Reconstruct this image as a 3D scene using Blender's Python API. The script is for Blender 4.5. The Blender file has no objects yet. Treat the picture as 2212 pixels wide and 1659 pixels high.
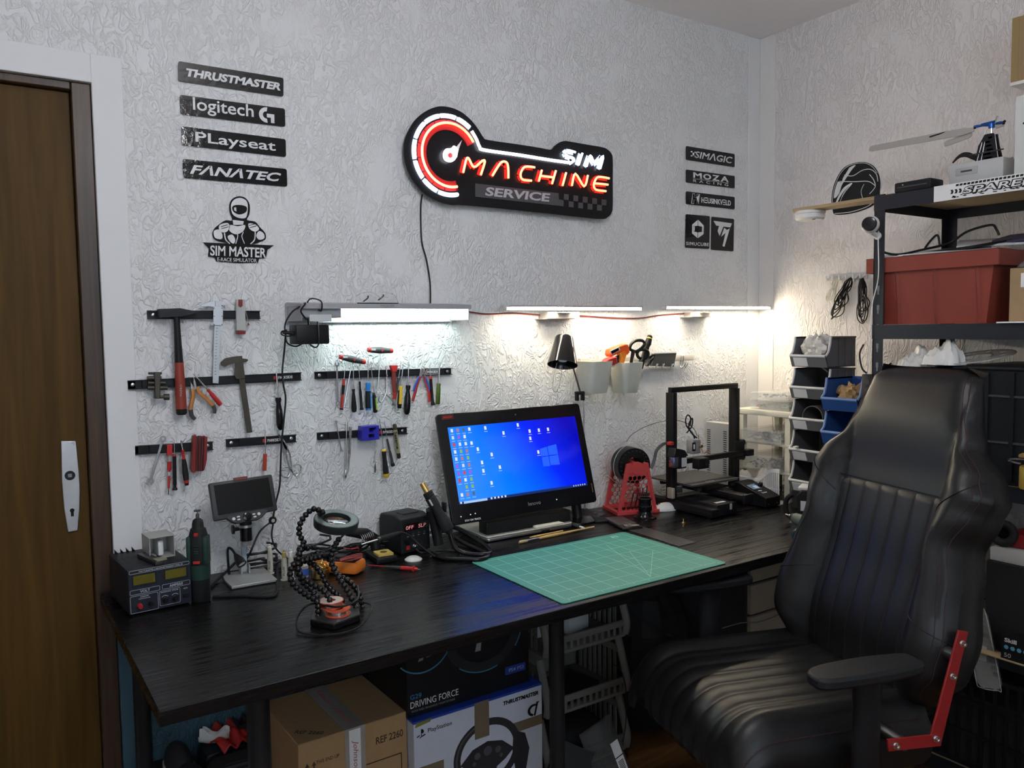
import bpy,bmesh,math,random
from mathutils import Vector,Matrix,Euler
R = math.radians
random.seed(7)
SC = bpy.context.scene
COL = SC.collection

# ------------------------------------------------------------------ camera
F_PX,YAW,PITCH,ROLL = 1740.49,R(33.7168),R(-3.84486),R(-0.78456)
CAM = Vector((0,0,1.43))
_fw = Vector((math.sin(YAW)*math.cos(PITCH),math.cos(YAW)*math.cos(PITCH),math.sin(PITCH)))
_r0 = Vector((math.cos(YAW),-math.sin(YAW),0));_u0 = _r0.cross(_fw)
_rt = math.cos(ROLL)*_r0 + math.sin(ROLL)*_u0
_up = -math.sin(ROLL)*_r0 + math.cos(ROLL)*_u0
cd = bpy.data.cameras.new('camera');cam = bpy.data.objects.new('camera',cd);COL.objects.link(cam)
cd.sensor_width = 36;cd.sensor_fit = 'HORIZONTAL';cd.lens = F_PX/2212*36;cd.clip_start = 0.02
mw = Matrix((( _rt.x,_up.x,-_fw.x,CAM.x),(_rt.y,_up.y,-_fw.y,CAM.y),(_rt.z,_up.z,-_fw.z,CAM.z),(0,0,0,1)))
cam.matrix_world = mw
SC.camera = cam

# ------------------------------------------------------------------ world, daylight and exposure
SC.view_settings.view_transform = 'Standard';SC.view_settings.look = 'None'
SC.view_settings.gamma = 1.0;SC.view_settings.use_curve_mapping = False
SC.view_settings.exposure = 0.25
cy = SC.cycles
cy.max_bounces = 8;cy.diffuse_bounces = 4;cy.glossy_bounces = 3;cy.transmission_bounces = 6;cy.transparent_max_bounces = 10;cy.caustics_reflective = False;cy.caustics_refractive = False
wd = bpy.data.worlds.new('sky');SC.world = wd;wd.use_nodes = True
wn = wd.node_tree.nodes;wb = wn['Background']
wb.inputs[0].default_value = (0.62,0.78,1.0,1);wb.inputs[1].default_value = 1.1

WALL,XR,CEIL,XL,YF = 2.385,2.915,2.678,-0.95,-1.9     # room: back wall y, side wall x, ceiling z
def area_light(name,loc,rot,sx,sy,col,watt):
    l = bpy.data.lights.new(name,'AREA');l.shape = 'RECTANGLE';l.size = sx;l.size_y = sy
    l.color = col;l.energy = watt
    o = bpy.data.objects.new(name,l);COL.objects.link(o);o.location = loc;o.rotation_euler = rot
    return o
# daylight entering by the window behind the camera (fills the window opening built below)
area_light('window_daylight',(0.0,YF+0.03,1.88),(R(90),0,R(180)),1.5,0.92,(0.72,0.86,1.0),120)

# ------------------------------------------------------------------ pixel -> place (on planes of known depth)
def ray(px,py): return _fw + (px-1106)/F_PX*_rt - (py-829.5)/F_PX*_up
def on_y(px,py,y): d = ray(px,py);return CAM + d*(y/d.y)
def on_x(px,py,x): d = ray(px,py);return CAM + d*(x/d.x)
def on_z(px,py,z): d = ray(px,py);return CAM + d*((z-CAM.z)/d.z)
def wp(px,py,gap=0.02): return on_y(px,py,WALL-gap)
DESK = 0.74
def dp(px,py,z=DESK): return on_z(px,py,z)

# ------------------------------------------------------------------ materials
MATS = {}
def mat(name,col,rough=0.5,metal=0.0,var=0.06,vs=40.0,bump=0.0,bs=200.0,emis=None,es=0.0,trans=0.0,ior=1.45,alpha=1.0,coat=0.0,spec=0.5):
    if name in MATS: return MATS[name]
    m = bpy.data.materials.new(name);m.use_nodes = True;nt = m.node_tree;n = nt.nodes;L = nt.links
    b = n['Principled BSDF']
    c = tuple(col) + (1,)
    tc = n.new('ShaderNodeTexCoord')
    no = n.new('ShaderNodeTexNoise');no.inputs['Scale'].default_value = vs;no.inputs['Detail'].default_value = 3
    L.new(tc.outputs['Object'],no.inputs['Vector'])
    mx = n.new('ShaderNodeMix');mx.data_type = 'RGBA'
    mx.inputs[6].default_value = tuple(x*(1-var) for x in col)+(1,)
    mx.inputs[7].default_value = tuple(min(1,x*(1+var)) for x in col)+(1,)
    L.new(no.outputs['Fac'],mx.inputs[0]);L.new(mx.outputs[2],b.inputs['Base Color'])
    mr = n.new('ShaderNodeMapRange');mr.inputs[3].default_value = max(0.0,rough-0.05);mr.inputs[4].default_value = min(1,rough+0.05)
    L.new(no.outputs['Fac'],mr.inputs[0]);L.new(mr.outputs[0],b.inputs['Roughness'])
    b.inputs['Metallic'].default_value = metal
    b.inputs['IOR'].default_value = ior
    b.inputs['Specular IOR Level'].default_value = spec*(0.62 if max(col) < 0.03 and metal < 0.2 and rough > 0.2 else 1)
    if coat: b.inputs['Coat Weight'].default_value = coat;b.inputs['Coat Roughness'].default_value = 0.08
    if trans: b.inputs['Transmission Weight'].default_value = trans
    if alpha < 1: b.inputs['Alpha'].default_value = alpha
    if emis is not None:
        b.inputs['Emission Color'].default_value = tuple(emis)+(1,);b.inputs['Emission Strength'].default_value = es
    if bump:
        n2 = n.new('ShaderNodeTexNoise');n2.inputs['Scale'].default_value = bs;n2.inputs['Detail'].default_value = 4
        L.new(tc.outputs['Object'],n2.inputs['Vector'])
        bp = n.new('ShaderNodeBump');bp.inputs['Strength'].default_value = bump;bp.inputs['Distance'].default_value = 0.002
        L.new(n2.outputs['Fac'],bp.inputs['Height']);L.new(bp.outputs[0],b.inputs['Normal'])
    MATS[name] = m
    return m

def wood(name,c1,c2,rough,sc=(3,40,40),bump=0.15,metal=0,dist=2.0,coat=0.0,spec=0.5):
    m = bpy.data.materials.new(name);m.use_nodes = True;nt = m.node_tree;n = nt.nodes;L = nt.links
    b = n['Principled BSDF'];tc = n.new('ShaderNodeTexCoord');mp = n.new('ShaderNodeMapping')
    mp.inputs['Scale'].default_value = sc
    L.new(tc.outputs['Object'],mp.inputs['Vector'])
    no = n.new('ShaderNodeTexNoise');no.inputs['Scale'].default_value = 1.0;no.inputs['Detail'].default_value = 8;no.inputs['Distortion'].default_value = dist
    L.new(mp.outputs[0],no.inputs['Vector'])
    cr = n.new('ShaderNodeValToRGB');cr.color_ramp.elements[0].position = 0.35;cr.color_ramp.elements[1].position = 0.68
    cr.color_ramp.elements[0].color = tuple(c1)+(1,);cr.color_ramp.elements[1].color = tuple(c2)+(1,)
    L.new(no.outputs['Fac'],cr.inputs[0]);L.new(cr.outputs[0],b.inputs['Base Color'])
    b.inputs['Roughness'].default_value = rough;b.inputs['Specular IOR Level'].default_value = spec
    if coat: b.inputs['Coat Weight'].default_value = coat;b.inputs['Coat Roughness'].default_value = 0.15
    bp = n.new('ShaderNodeBump');bp.inputs['Strength'].default_value = bump;bp.inputs['Distance'].default_value = 0.001
    L.new(no.outputs['Fac'],bp.inputs['Height']);L.new(bp.outputs[0],b.inputs['Normal'])
    MATS[name] = m
    return m

def plaster(name,col,stretch=(1,1,0.55),low=None,low_z=0.0,strength=0.60,scale=40):
    """rough-cast plaster: squiggly ridges from a warped noise, as relief only"""
    m = bpy.data.materials.new(name);m.use_nodes = True;nt = m.node_tree;n = nt.nodes;L = nt.links
    b = n['Principled BSDF'];b.inputs['Roughness'].default_value = 0.75;b.inputs['Specular IOR Level'].default_value = 0.3
    tc = n.new('ShaderNodeTexCoord');mp = n.new('ShaderNodeMapping');mp.inputs['Scale'].default_value = stretch
    L.new(tc.outputs['Object'],mp.inputs['Vector'])
    no = n.new('ShaderNodeTexNoise');no.inputs['Scale'].default_value = scale;no.inputs['Detail'].default_value = 2.5;no.inputs['Distortion'].default_value = 1.4
    L.new(mp.outputs[0],no.inputs['Vector'])
    s = n.new('ShaderNodeMath');s.operation = 'SUBTRACT';s.inputs[1].default_value = 0.5;L.new(no.outputs['Fac'],s.inputs[0])
    a = n.new('ShaderNodeMath');a.operation = 'ABSOLUTE';L.new(s.outputs[0],a.inputs[0])
    mr = n.new('ShaderNodeMapRange');mr.interpolation_type = 'SMOOTHSTEP'
    mr.inputs[1].default_value = 0.0;mr.inputs[2].default_value = 0.10;mr.inputs[3].default_value = 1.0;mr.inputs[4].default_value = 0.0
    L.new(a.outputs[0],mr.inputs[0])
    n2 = n.new('ShaderNodeTexNoise');n2.inputs['Scale'].default_value = 9;n2.inputs['Detail'].default_value = 1
    L.new(tc.outputs['Object'],n2.inputs['Vector'])
    m2 = n.new('ShaderNodeMapRange');m2.inputs[1].default_value = 0.25;m2.inputs[2].default_value = 0.50
    L.new(n2.outputs['Fac'],m2.inputs[0])
    mul = n.new('ShaderNodeMath');mul.operation = 'MULTIPLY';L.new(mr.outputs[0],mul.inputs[0]);L.new(m2.outputs[0],mul.inputs[1])
    bp = n.new('ShaderNodeBump');bp.inputs['Strength'].default_value = strength;bp.inputs['Distance'].default_value = 0.006
    L.new(mul.outputs[0],bp.inputs['Height']);L.new(bp.outputs[0],b.inputs['Normal'])
    if low is None: b.inputs['Base Color'].default_value = tuple(col)+(1,)
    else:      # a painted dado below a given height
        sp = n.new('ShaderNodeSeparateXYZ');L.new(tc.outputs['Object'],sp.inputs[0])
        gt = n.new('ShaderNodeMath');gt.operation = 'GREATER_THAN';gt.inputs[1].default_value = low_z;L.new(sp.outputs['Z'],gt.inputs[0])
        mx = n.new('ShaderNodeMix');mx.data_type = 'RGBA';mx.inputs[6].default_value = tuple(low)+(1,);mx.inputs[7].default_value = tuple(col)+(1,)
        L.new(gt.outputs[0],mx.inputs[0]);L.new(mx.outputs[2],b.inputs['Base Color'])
    MATS[name] = m
    return m

# shared palette
BLK = mat('black_plastic',(0.012,0.012,0.014),0.42,var=0.15)
BLKG = mat('black_gloss',(0.008,0.008,0.010),0.12,var=0.1)
BLKM = mat('black_matte',(0.018,0.018,0.020),0.7,var=0.2,bump=0.1)
DGREY = mat('dark_grey',(0.05,0.052,0.056),0.5)
GREY = mat('mid_grey',(0.25,0.26,0.27),0.5)
LGREY = mat('light_grey',(0.55,0.56,0.57),0.45)
WHITE = mat('white_plastic',(0.80,0.80,0.78),0.4)
WHITEM = mat('white_paper',(0.82,0.82,0.82),0.8)
CREAM = mat('cream_plastic',(0.72,0.70,0.60),0.45)
STEEL = mat('steel',(0.62,0.63,0.65),0.28,1.0,var=0.12)
ALU = mat('brushed_alu',(0.60,0.61,0.62),0.38,1.0,var=0.1)
CHROME = mat('chrome',(0.80,0.81,0.83),0.12,1.0)
DSTEEL = mat('dark_steel',(0.10,0.10,0.105),0.4,0.8,var=0.3)
OLDSTEEL = mat('old_steel',(0.085,0.078,0.065),0.5,0.6,var=0.3)
BRASS = mat('brass',(0.70,0.50,0.18),0.3,1.0,var=0.2)
RED = mat('red_plastic',(0.50,0.028,0.025),0.4)
DRED = mat('dark_red',(0.22,0.02,0.018),0.45)
ORANGE = mat('orange_plastic',(0.80,0.22,0.03),0.45)
YELLOW = mat('yellow_plastic',(0.80,0.50,0.03),0.4)
BLUE = mat('blue_plastic',(0.02,0.10,0.50),0.4)
SKYB = mat('sky_blue',(0.03,0.25,0.70),0.4)
DBLUE = mat('deep_blue',(0.03,0.03,0.40),0.35)
GREEN = mat('green_plastic',(0.07,0.12,0.015),0.4)
CLEAR = mat('clear_plastic',(0.95,0.96,0.97),0.08,trans=1.0,ior=1.05,var=0.01,alpha=0.35)
FROST = mat('frosted_plastic',(0.85,0.87,0.86),0.35,trans=0.75,ior=1.1,var=0.02)
CARD = mat('cardboard',(0.36,0.24,0.13),0.85,var=0.1,bump=0.15,bs=90)
PRINTW = mat('white_print',(0.80,0.80,0.80),0.5)
PRINTK = mat('black_print',(0.012,0.012,0.012),0.5)
PRINTR = mat('red_print',(0.55,0.04,0.03),0.5)

# ------------------------------------------------------------------ mesh builder
def frame(origin,zdir,xhint=None):
    z = Vector(zdir).normalized()
    x = Vector(xhint) if xhint is not None else (Vector((1,0,0)) if abs(z.x) < 0.9 else Vector((0,0,1)))
    y = z.cross(x).normalized();x = y.cross(z).normalized()
    return Matrix(((x.x,y.x,z.x,origin[0]),(x.y,y.y,z.y,origin[1]),(x.z,y.z,z.z,origin[2]),(0,0,0,1)))
def T(x=0,y=0,z=0): return Matrix.Translation((x,y,z))
def RX(a): return Matrix.Rotation(R(a),4,'X')
def RY(a): return Matrix.Rotation(R(a),4,'Y')
def RZ(a): return Matrix.Rotation(R(a),4,'Z')
def spl(pts,n=8,closed=False):
    """Catmull-Rom through the points"""
    P = [Vector(p) for p in pts];out = [];k = len(P)
    for i in range(k if closed else k-1):
        if closed: a,b,c,d = P[(i-1) % k],P[i],P[(i+1) % k],P[(i+2) % k]
        else: a,b,c,d = P[max(i-1,0)],P[i],P[i+1],P[min(i+2,k-1)]
        for j in range(n):
            t = j/n
            out.append(0.5*((2*b)+(c-a)*t+(2*a-5*b+4*c-d)*t*t+(3*b-a-3*c+d)*t*t*t))
    if not closed: out.append(P[-1])
    return out
_RB = {}
def _rbox(s,r,seg):
    key = (round(s[0],5),round(s[1],5),round(s[2],5),round(r,5),seg)
    if key in _RB: return _RB[key]
    bm = bmesh.new();bmesh.ops.create_cube(bm,size=1)
    for v in bm.verts: v.co = Vector((v.co.x*s[0],v.co.y*s[1],v.co.z*s[2]))
    bmesh.ops.bevel(bm,geom=bm.edges[:],offset=min(r,min(s)*0.49),segments=seg,affect='EDGES',profile=0.5)
    bm.verts.index_update()
    res = ([v.co.copy() for v in bm.verts],[[v.index for v in f.verts] for f in bm.faces]);bm.free()
    _RB[key] = res
    return res
class MB:
    def __init__(s,M=None): s.v = [];s.f = [];s.mi = [];s.M = M or Matrix();s.m = 0
    def add(s,vs,fs,M=None):
        k = len(s.v);A = s.M @ M if M is not None else s.M
        s.v += [A @ Vector(v) for v in vs]
        for f in fs: s.f.append([i+k for i in f]);s.mi.append(s.m)
        return s
    def mat(s,i): s.m = i;return s
    def box(s,c,d,r=0.0,seg=2,M=None):
        if r > 0:
            vs,fs = _rbox(d,r,seg);return s.add([v+Vector(c) for v in vs],fs,M)
        x,y,z = d[0]/2,d[1]/2,d[2]/2
        vs = [(c[0]+i*x,c[1]+j*y,c[2]+k*z) for i in (-1,1) for j in (-1,1) for k in (-1,1)]
        return s.add(vs,[(0,1,3,2),(4,6,7,5),(0,4,5,1),(2,3,7,6),(0,2,6,4),(1,5,7,3)],M)
    def bb(s,a,b,r=0.0,M=None):
        return s.box([(a[i]+b[i])/2 for i in range(3)],[abs(b[i]-a[i]) for i in range(3)],r,M=M)
    def lathe(s,prof,M=None,n=24,closed=False):
        """profile (r, z) turned round local z"""
        vs = [];rings = []
        for (r,z) in prof:
            if r < 1e-6: rings.append([len(vs)]);vs.append((0,0,z))
            else:
                rings.append(list(range(len(vs),len(vs)+n)))
                vs += [(r*math.cos(2*math.pi*i/n),r*math.sin(2*math.pi*i/n),z) for i in range(n)]
        fs = []
        pairs = list(zip(rings,rings[1:])) + ([(rings[-1],rings[0])] if closed else [])
        for a,b in pairs:
            if len(a) == 1 and len(b) == 1: continue
            for i in range(n):
                j = (i+1) % n
                if len(a) == 1: fs.append((a[0],b[j],b[i]))
                elif len(b) == 1: fs.append((a[i],a[j],b[0]))
                else: fs.append((a[i],a[j],b[j],b[i]))
        if not closed:
            if len(rings[0]) > 1: fs.append(tuple(reversed(rings[0])))
            if len(rings[-1]) > 1: fs.append(tuple(rings[-1]))
        return s.add(vs,fs,M)
    def rod(s,p0,p1,prof,n=14):
        """prof = [(t 0..1, radius)] along p0-p1"""
        p0 = Vector(p0);p1 = Vector(p1);L = (p1-p0).length
        return s.lathe([(r,t*L) for t,r in prof],frame(p0,p1-p0),n)
    def cyl(s,p0,p1,r0,r1=None,n=16): return s.rod(p0,p1,[(0,r0),(1,r0 if r1 is None else r1)],n)
    def tube(s,pts,r,n=8,cap=True,M=None,flat=1.0):
        P = [Vector(p) for p in pts];k = len(P);vs = [];fs = []
        t0 = (P[1]-P[0]).normalized();nv = t0.orthogonal().normalized()
        for i in range(k):
            t = (P[min(i+1,k-1)]-P[max(i-1,0)]).normalized()
            nv = (nv - t*nv.dot(t))
            nv = nv.normalized() if nv.length > 1e-6 else t.orthogonal().normalized()
            b = t.cross(nv);rr = r[i] if isinstance(r,(list,tuple)) else r
            for j in range(n):
                a = 2*math.pi*j/n;vs.append(P[i]+nv*math.cos(a)*rr+b*math.sin(a)*rr*flat)
        for i in range(k-1):
            for j in range(n):
                q = (j+1) % n;fs.append((i*n+j,i*n+q,(i+1)*n+q,(i+1)*n+j))
        if cap: fs.append(tuple(reversed(range(n))));fs.append(tuple(range((k-1)*n,k*n)))
        return s.add(vs,fs,M)
    def loop(s,pts,r,n=6):
        P = [Vector(p) for p in pts];k = len(P);vs = [];fs = [];nv = (P[1]-P[0]).orthogonal().normalized()
        for i in range(k):
            t = (P[(i+1) % k]-P[i-1]).normalized();nv = (nv-t*nv.dot(t)).normalized();b = t.cross(nv)
            for j in range(n): a = 2*math.pi*j/n;vs.append(P[i]+nv*math.cos(a)*r+b*math.sin(a)*r)
        for i in range(k):
            for j in range(n):
                q = (j+1) % n;i2 = (i+1) % k;fs.append((i*n+j,i*n+q,i2*n+q,i2*n+j))
        return s.add(vs,fs)
    def torus(s,c,axis,R0,r,n=28,m=8):
        A = frame(c,axis)
        return s.lathe([(R0+r*math.cos(2*math.pi*j/m),r*math.sin(2*math.pi*j/m)) for j in range(m)],A,n,closed=True)
    def sph(s,c,r,n=12,sc=(1,1,1),M=None):
        k = max(5,n//2)
        pr = [(r*math.sin(math.pi*i/k),-r*math.cos(math.pi*i/k)) for i in range(k+1)]
        A = T(*c) @ Matrix.Diagonal((sc[0],sc[1],sc[2],1))
        return s.lathe(pr,(M @ A) if M is not None else A,n)
    def prism(s,poly,y0,y1,M=None):
        """outline (x, z) extruded along y from y0 (front) to y1"""
        k = len(poly)
        ar = sum(poly[i][0]*poly[(i+1) % k][1]-poly[(i+1) % k][0]*poly[i][1] for i in range(k))
        if ar < 0: poly = list(reversed(poly))
        vs = [(p[0],y0,p[1]) for p in poly]+[(p[0],y1,p[1]) for p in poly]
        fs = [tuple(range(k)),tuple(reversed(range(k,2*k)))]
        for i in range(k): j = (i+1) % k;fs.append((i,k+i,k+j,j))
        return s.add(vs,fs,M)
    def slab(s,poly,z0,z1,M=None):
        """outline (x, y) extruded along z"""
        k = len(poly)
        ar = sum(poly[i][0]*poly[(i+1) % k][1]-poly[(i+1) % k][0]*poly[i][1] for i in range(k))
        if ar < 0: poly = list(reversed(poly))
        vs = [(p[0],p[1],z0) for p in poly]+[(p[0],p[1],z1) for p in poly]
        fs = [tuple(reversed(range(k))),tuple(range(k,2*k))]
        for i in range(k): j = (i+1) % k;fs.append((i,j,k+j,k+i))
        return s.add(vs,fs,M)
    def grid(s,fn,nu,nv,closed_u=False,M=None):
        vs = [fn(i/nu,j/nv) for j in range(nv+1) for i in range(nu+1)]
        fs = [(j*(nu+1)+i,j*(nu+1)+i+1,(j+1)*(nu+1)+i+1,(j+1)*(nu+1)+i) for j in range(nv) for i in range(nu)]
        return s.add(vs,fs,M)
    def curve2d(s,loops,depth,M=None):
        """filled 2D outline with holes (x, z), standing in the xz plane, front at y=-depth"""
        c = bpy.data.curves.new('tmp','CURVE');c.dimensions = '2D';c.fill_mode = 'BOTH';c.extrude = depth/2
        for lp in loops:
            sp = c.splines.new('POLY');sp.points.add(len(lp)-1);sp.use_cyclic_u = True
            for i,p in enumerate(lp): sp.points[i].co = (p[0],p[1],0,1)
        return s._conv(c,depth,M)
    def _conv(s,c,depth,M):
        o = bpy.data.objects.new('tmp',c);me = bpy.data.meshes.new_from_object(o)
        vs = [(v.co.x,-v.co.z-depth/2,v.co.y) for v in me.vertices];fs = [tuple(p.vertices) for p in me.polygons]
        bpy.data.objects.remove(o);bpy.data.curves.remove(c);bpy.data.meshes.remove(me)
        return s.add(vs,fs,M)
    def text(s,body,w=None,h=0.02,depth=0.0006,shear=0.0,bold=0.0,M=None,align='CENTER',sx=1.0,space=1.0):
        """lettering in the xz plane facing -y, about its centre; scaled to width w and letter height h if given"""
        c = bpy.data.curves.new('tmp','FONT');c.body = body;c.size = 1.0;c.shear = shear;c.offset = bold
        c.align_x = 'LEFT';c.resolution_u = 3;c.space_character = space
        o = bpy.data.objects.new('tmp',c);me = bpy.data.meshes.new_from_object(o)
        vs = [v.co.copy() for v in me.vertices];fs = [tuple(p.vertices) for p in me.polygons]
        bpy.data.objects.remove(o);bpy.data.curves.remove(c);bpy.data.meshes.remove(me)
        if not vs: return s
        x0 = min(v.x for v in vs);x1 = max(v.x for v in vs);z0 = min(v.y for v in vs);z1 = max(v.y for v in vs)
        kz = h/(z1-z0);kx = w/(x1-x0) if w else kz*sx
        ox = (x0+x1)/2 if align == 'CENTER' else x0
        q = [((v.x-ox)*kx,-depth,(v.y-(z0+z1)/2)*kz) for v in vs]
        k = len(q)
        ed = {}
        for f in fs:
            for a,b in zip(f,f[1:]+f[:1]): ed[(a,b)] = 1
        bd = [(a,b) for (a,b) in ed if (b,a) not in ed]
        n = len(q);q2 = [(x,0.0,z) for x,y,z in q]
        fo = list(fs)+[(b,a,n+a,n+b) for a,b in bd]
        return s.add(q+q2,fo,M)

def finish(name,mb,mats,smooth=38):
    me = bpy.data.meshes.new(name);me.from_pydata([tuple(v) for v in mb.v],[],mb.f)
    if not isinstance(mats,(list,tuple)): mats = [mats]
    for m in mats: me.materials.append(m)
    if len(mats) > 1: me.polygons.foreach_set('material_index',mb.mi)
    me.validate()
    if smooth:
        me.polygons.foreach_set('use_smooth',[True]*len(me.polygons))
        me.set_sharp_from_angle(angle=R(smooth))
    me.update()
    return me
def tag(o,label=None,cat=None,group=None,kind=None):
    if label: o['label'] = label
    if cat: o['category'] = cat
    if group: o['group'] = group
    if kind: o['kind'] = kind
    return o
def thing(name,label,cat,loc=(0,0,0),rz=0.0,group=None,rot=None):
    o = bpy.data.objects.new(name,None);COL.objects.link(o);o.empty_display_size = 0.05
    o.location = loc;o.rotation_euler = rot if rot is not None else (0,0,rz)
    return tag(o,label,cat,group)
def part(name,mb,mats,parent=None,world=False,label=None,smooth=38,bevel=0.0,sub=0):
    """one mesh object. world=True: the builder's points are world points"""
    if world and parent is not None:
        M = Matrix();p = parent
        ch = []
        while p is not None: ch.append(Matrix.LocRotScale(p.location,p.rotation_euler,p.scale));p = p.parent
        for m in reversed(ch): M = M @ m
        I = M.inverted();mb.v = [I @ v for v in mb.v]
    o = bpy.data.objects.new(name,finish(name,mb,mats,smooth));COL.objects.link(o)
    if parent is not None: o.parent = parent
    if label: o['label'] = label
    if bevel:
        b = o.modifiers.new('edge','BEVEL');b.width = bevel;b.segments = 2;b.limit_method = 'ANGLE';b.angle_limit = R(40)
    if sub:
        b = o.modifiers.new('round','SUBSURF');b.levels = sub;b.render_levels = sub
    return o
def single(name,mb,mats,label,cat,loc=(0,0,0),rz=0.0,group=None,world=False,**k):
    """a thing that is one mesh; world=True keeps the mesh where it is with its origin at loc"""
    if world: mb.v = [v-Vector(loc) for v in mb.v];rz = 0
    o = part(name,mb,mats,None,**k);o.location = loc;o.rotation_euler = (0,0,rz)
    return tag(o,label,cat,group)
def struct(name,mb,mats,**k):
    o = part(name,mb,mats,None,**k);o['kind'] = 'structure';return o
def copy_tree(o,parent=None):
    c = o.copy();COL.objects.link(c);c.parent = parent
    for ch in list(o.children): copy_tree(ch,c)
    return c
def pw(name,mb,mats,parent): return part(name,mb,mats,parent,world=True)
# ================================================================== room shell
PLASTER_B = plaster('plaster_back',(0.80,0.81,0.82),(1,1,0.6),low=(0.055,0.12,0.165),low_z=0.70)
PLASTER_R = plaster('plaster_side',(0.82,0.79,0.77),(1,1,0.42))
SMOOTHW = mat('smooth_white_paint',(0.80,0.81,0.82),0.6,var=0.02,vs=6)
CEILM = mat('ceiling_paint',(0.92,0.89,0.89),0.8,var=0.02)
FLOORM = wood('floor_laminate',(0.10,0.045,0.015),(0.20,0.10,0.035),0.35,(2,22,2))
DOORW = wood('door_oak',(0.066,0.033,0.005),(0.108,0.056,0.010),0.55,(26,26,1.6),0.1,dist=0.8,spec=0.2)
JAMBW = wood('jamb_dark_oak',(0.030,0.014,0.006),(0.070,0.034,0.014),0.4,(30,30,1.8),0.12)

b = MB();b.bb((XL,YF,-0.08),(XR,WALL,0));struct('floor',b,FLOORM)
b = MB();b.bb((XL-0.1,YF-0.1,CEIL),(XR+0.1,WALL+0.12,CEIL+0.08));struct('ceiling',b,CEILM)
# back wall with the door opening cut into it (door between DX0 and DX1)
DX1 = 0.289;DX0 = DX1-0.98;DTOP = 2.086
b = MB()
b.bb((DX1,WALL,0),(XR+0.12,WALL+0.12,CEIL));b.bb((XL-0.1,WALL,0),(DX0,WALL+0.12,CEIL));b.bb((DX0,WALL,DTOP),(DX1,WALL+0.12,CEIL))
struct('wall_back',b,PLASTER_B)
b = MB();b.bb((XR,YF-0.1,0),(XR+0.12,WALL,CEIL));struct('wall_right',b,PLASTER_R)
b = MB();b.bb((XL-0.12,YF-0.1,0),(XL,WALL,CEIL));struct('wall_left',b,PLASTER_R)
b = MB()
b.bb((XL,YF-0.1,0),(-0.78,YF,CEIL));b.bb((0.78,YF-0.1,0),(XR,YF,CEIL))
b.bb((-0.78,YF-0.1,0),(0.78,YF,1.40));b.bb((-0.78,YF-0.1,2.36),(0.78,YF,CEIL))
struct('wall_front',b,SMOOTHW)
# window frame in the opening behind the camera
b = MB()
for a,c in (((-0.78,1.40),(-0.73,2.36)),((0.73,1.40),(0.78,2.36)),((-0.03,1.40),(0.03,2.36)),((-0.73,1.40),(0.73,1.45)),((-0.73,2.31),(0.73,2.36))):
    b.bb((a[0],YF-0.08,a[1]),(c[0],YF-0.02,c[1]))
struct('window_1',b,WHITE)
# smooth painted band round the door
TB = 0.074
b = MB()
b.bb((DX1,WALL-0.004,0),(DX1+TB,WALL+0.002,DTOP+TB));b.bb((DX0-TB,WALL-0.004,0),(DX0,WALL+0.002,DTOP+TB));b.bb((DX0,WALL-0.004,DTOP),(DX1,WALL+0.002,DTOP+TB))
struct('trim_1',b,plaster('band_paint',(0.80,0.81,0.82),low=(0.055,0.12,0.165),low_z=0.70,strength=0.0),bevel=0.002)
# globe lamp hanging in the middle of the room (outside the picture)
t = thing('ceiling_lamp','white globe lamp hanging from the ceiling in the middle of the room','lamp',(0.70,0.66,CEIL))
b = MB();b.lathe([(0.05,0),(0.05,-0.03),(0.01,-0.045),(0.01,-0.20),(0.03,-0.22),(0,-0.22)],None,24);part('stem',b,WHITE,t)
b = MB();b.sph((0,0,-0.33),0.125,32);part('globe',b,mat('globe_glow',(0.8,0.8,0.8),0.5,emis=(0.97,0.97,1.0),es=35.0),t,smooth=60)
# smooth border strip at the room corner
b = MB();b.bb((XR-0.075,WALL-0.0035,0.7),(XR-0.0005,WALL+0.001,CEIL-0.0005));struct('trim_2',b,SMOOTHW,bevel=0.002)
b = MB();b.bb((XR-0.0035,WALL-0.085,0.7),(XR+0.001,WALL-0.0036,CEIL-0.0005));struct('trim_3',b,mat('smooth_side_paint',(0.82,0.80,0.78),0.6,var=0.02),bevel=0.002)
# the door: frame, leaf, plate
door = bpy.data.objects.new('door_1',None);COL.objects.link(door);door.location = (DX1-0.49,WALL,0);door['kind'] = 'structure'
b = MB();jw = 0.047
b.bb((DX1-jw,WALL+0.012,0),(DX1,WALL+0.11,DTOP));b.bb((DX0,WALL+0.012,0),(DX0+jw,WALL+0.11,DTOP));b.bb((DX0+jw,WALL+0.012,DTOP-0.022),(DX1-jw,WALL+0.11,DTOP))
part('door_frame',b,JAMBW,door,world=True,bevel=0.003)
b = MB();b.bb((DX0+jw+0.0005,WALL+0.034,0.008),(DX1-jw-0.0005,WALL+0.075,DTOP-0.0225))
part('door_leaf',b,DOORW,door,world=True,bevel=0.003)
# handle plate: a slightly barrelled alloy plate with a spindle hole, keyhole and screws
YP = WALL+0.034
def dpx(x,y): q = on_y(x,y,YP);return (q.x,q.z)
b = MB()
out = [(131,952),(164,952),(171,1020),(173,1060),(172,1100),(168,1146),(146,1149),(138,1100),(133,1040),(132,1000)]
b.prism([dpx(*q) for q in out],YP-0.006,YP)
pl = part('handle_plate',b,ALU,door,world=True,bevel=0.002)
def disc(name,px,py,r,m,d=0.002,parent=door,yy=YP-0.006):
    q = on_y(px,py,yy);bb_ = MB();bb_.cyl((q.x,yy-d,q.z),(q.x,yy,q.z),r,n=20);return part(name,bb_,m,parent,world=True)
disc('spindle_bush',151,1027,0.0125,BLK,0.003)
b = MB();q = on_y(151,1027,YP-0.009);b.box((q.x,YP-0.0105,q.z),(0.009,0.003,0.009));pw('spindle_hole',b,GREY,door)
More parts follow.
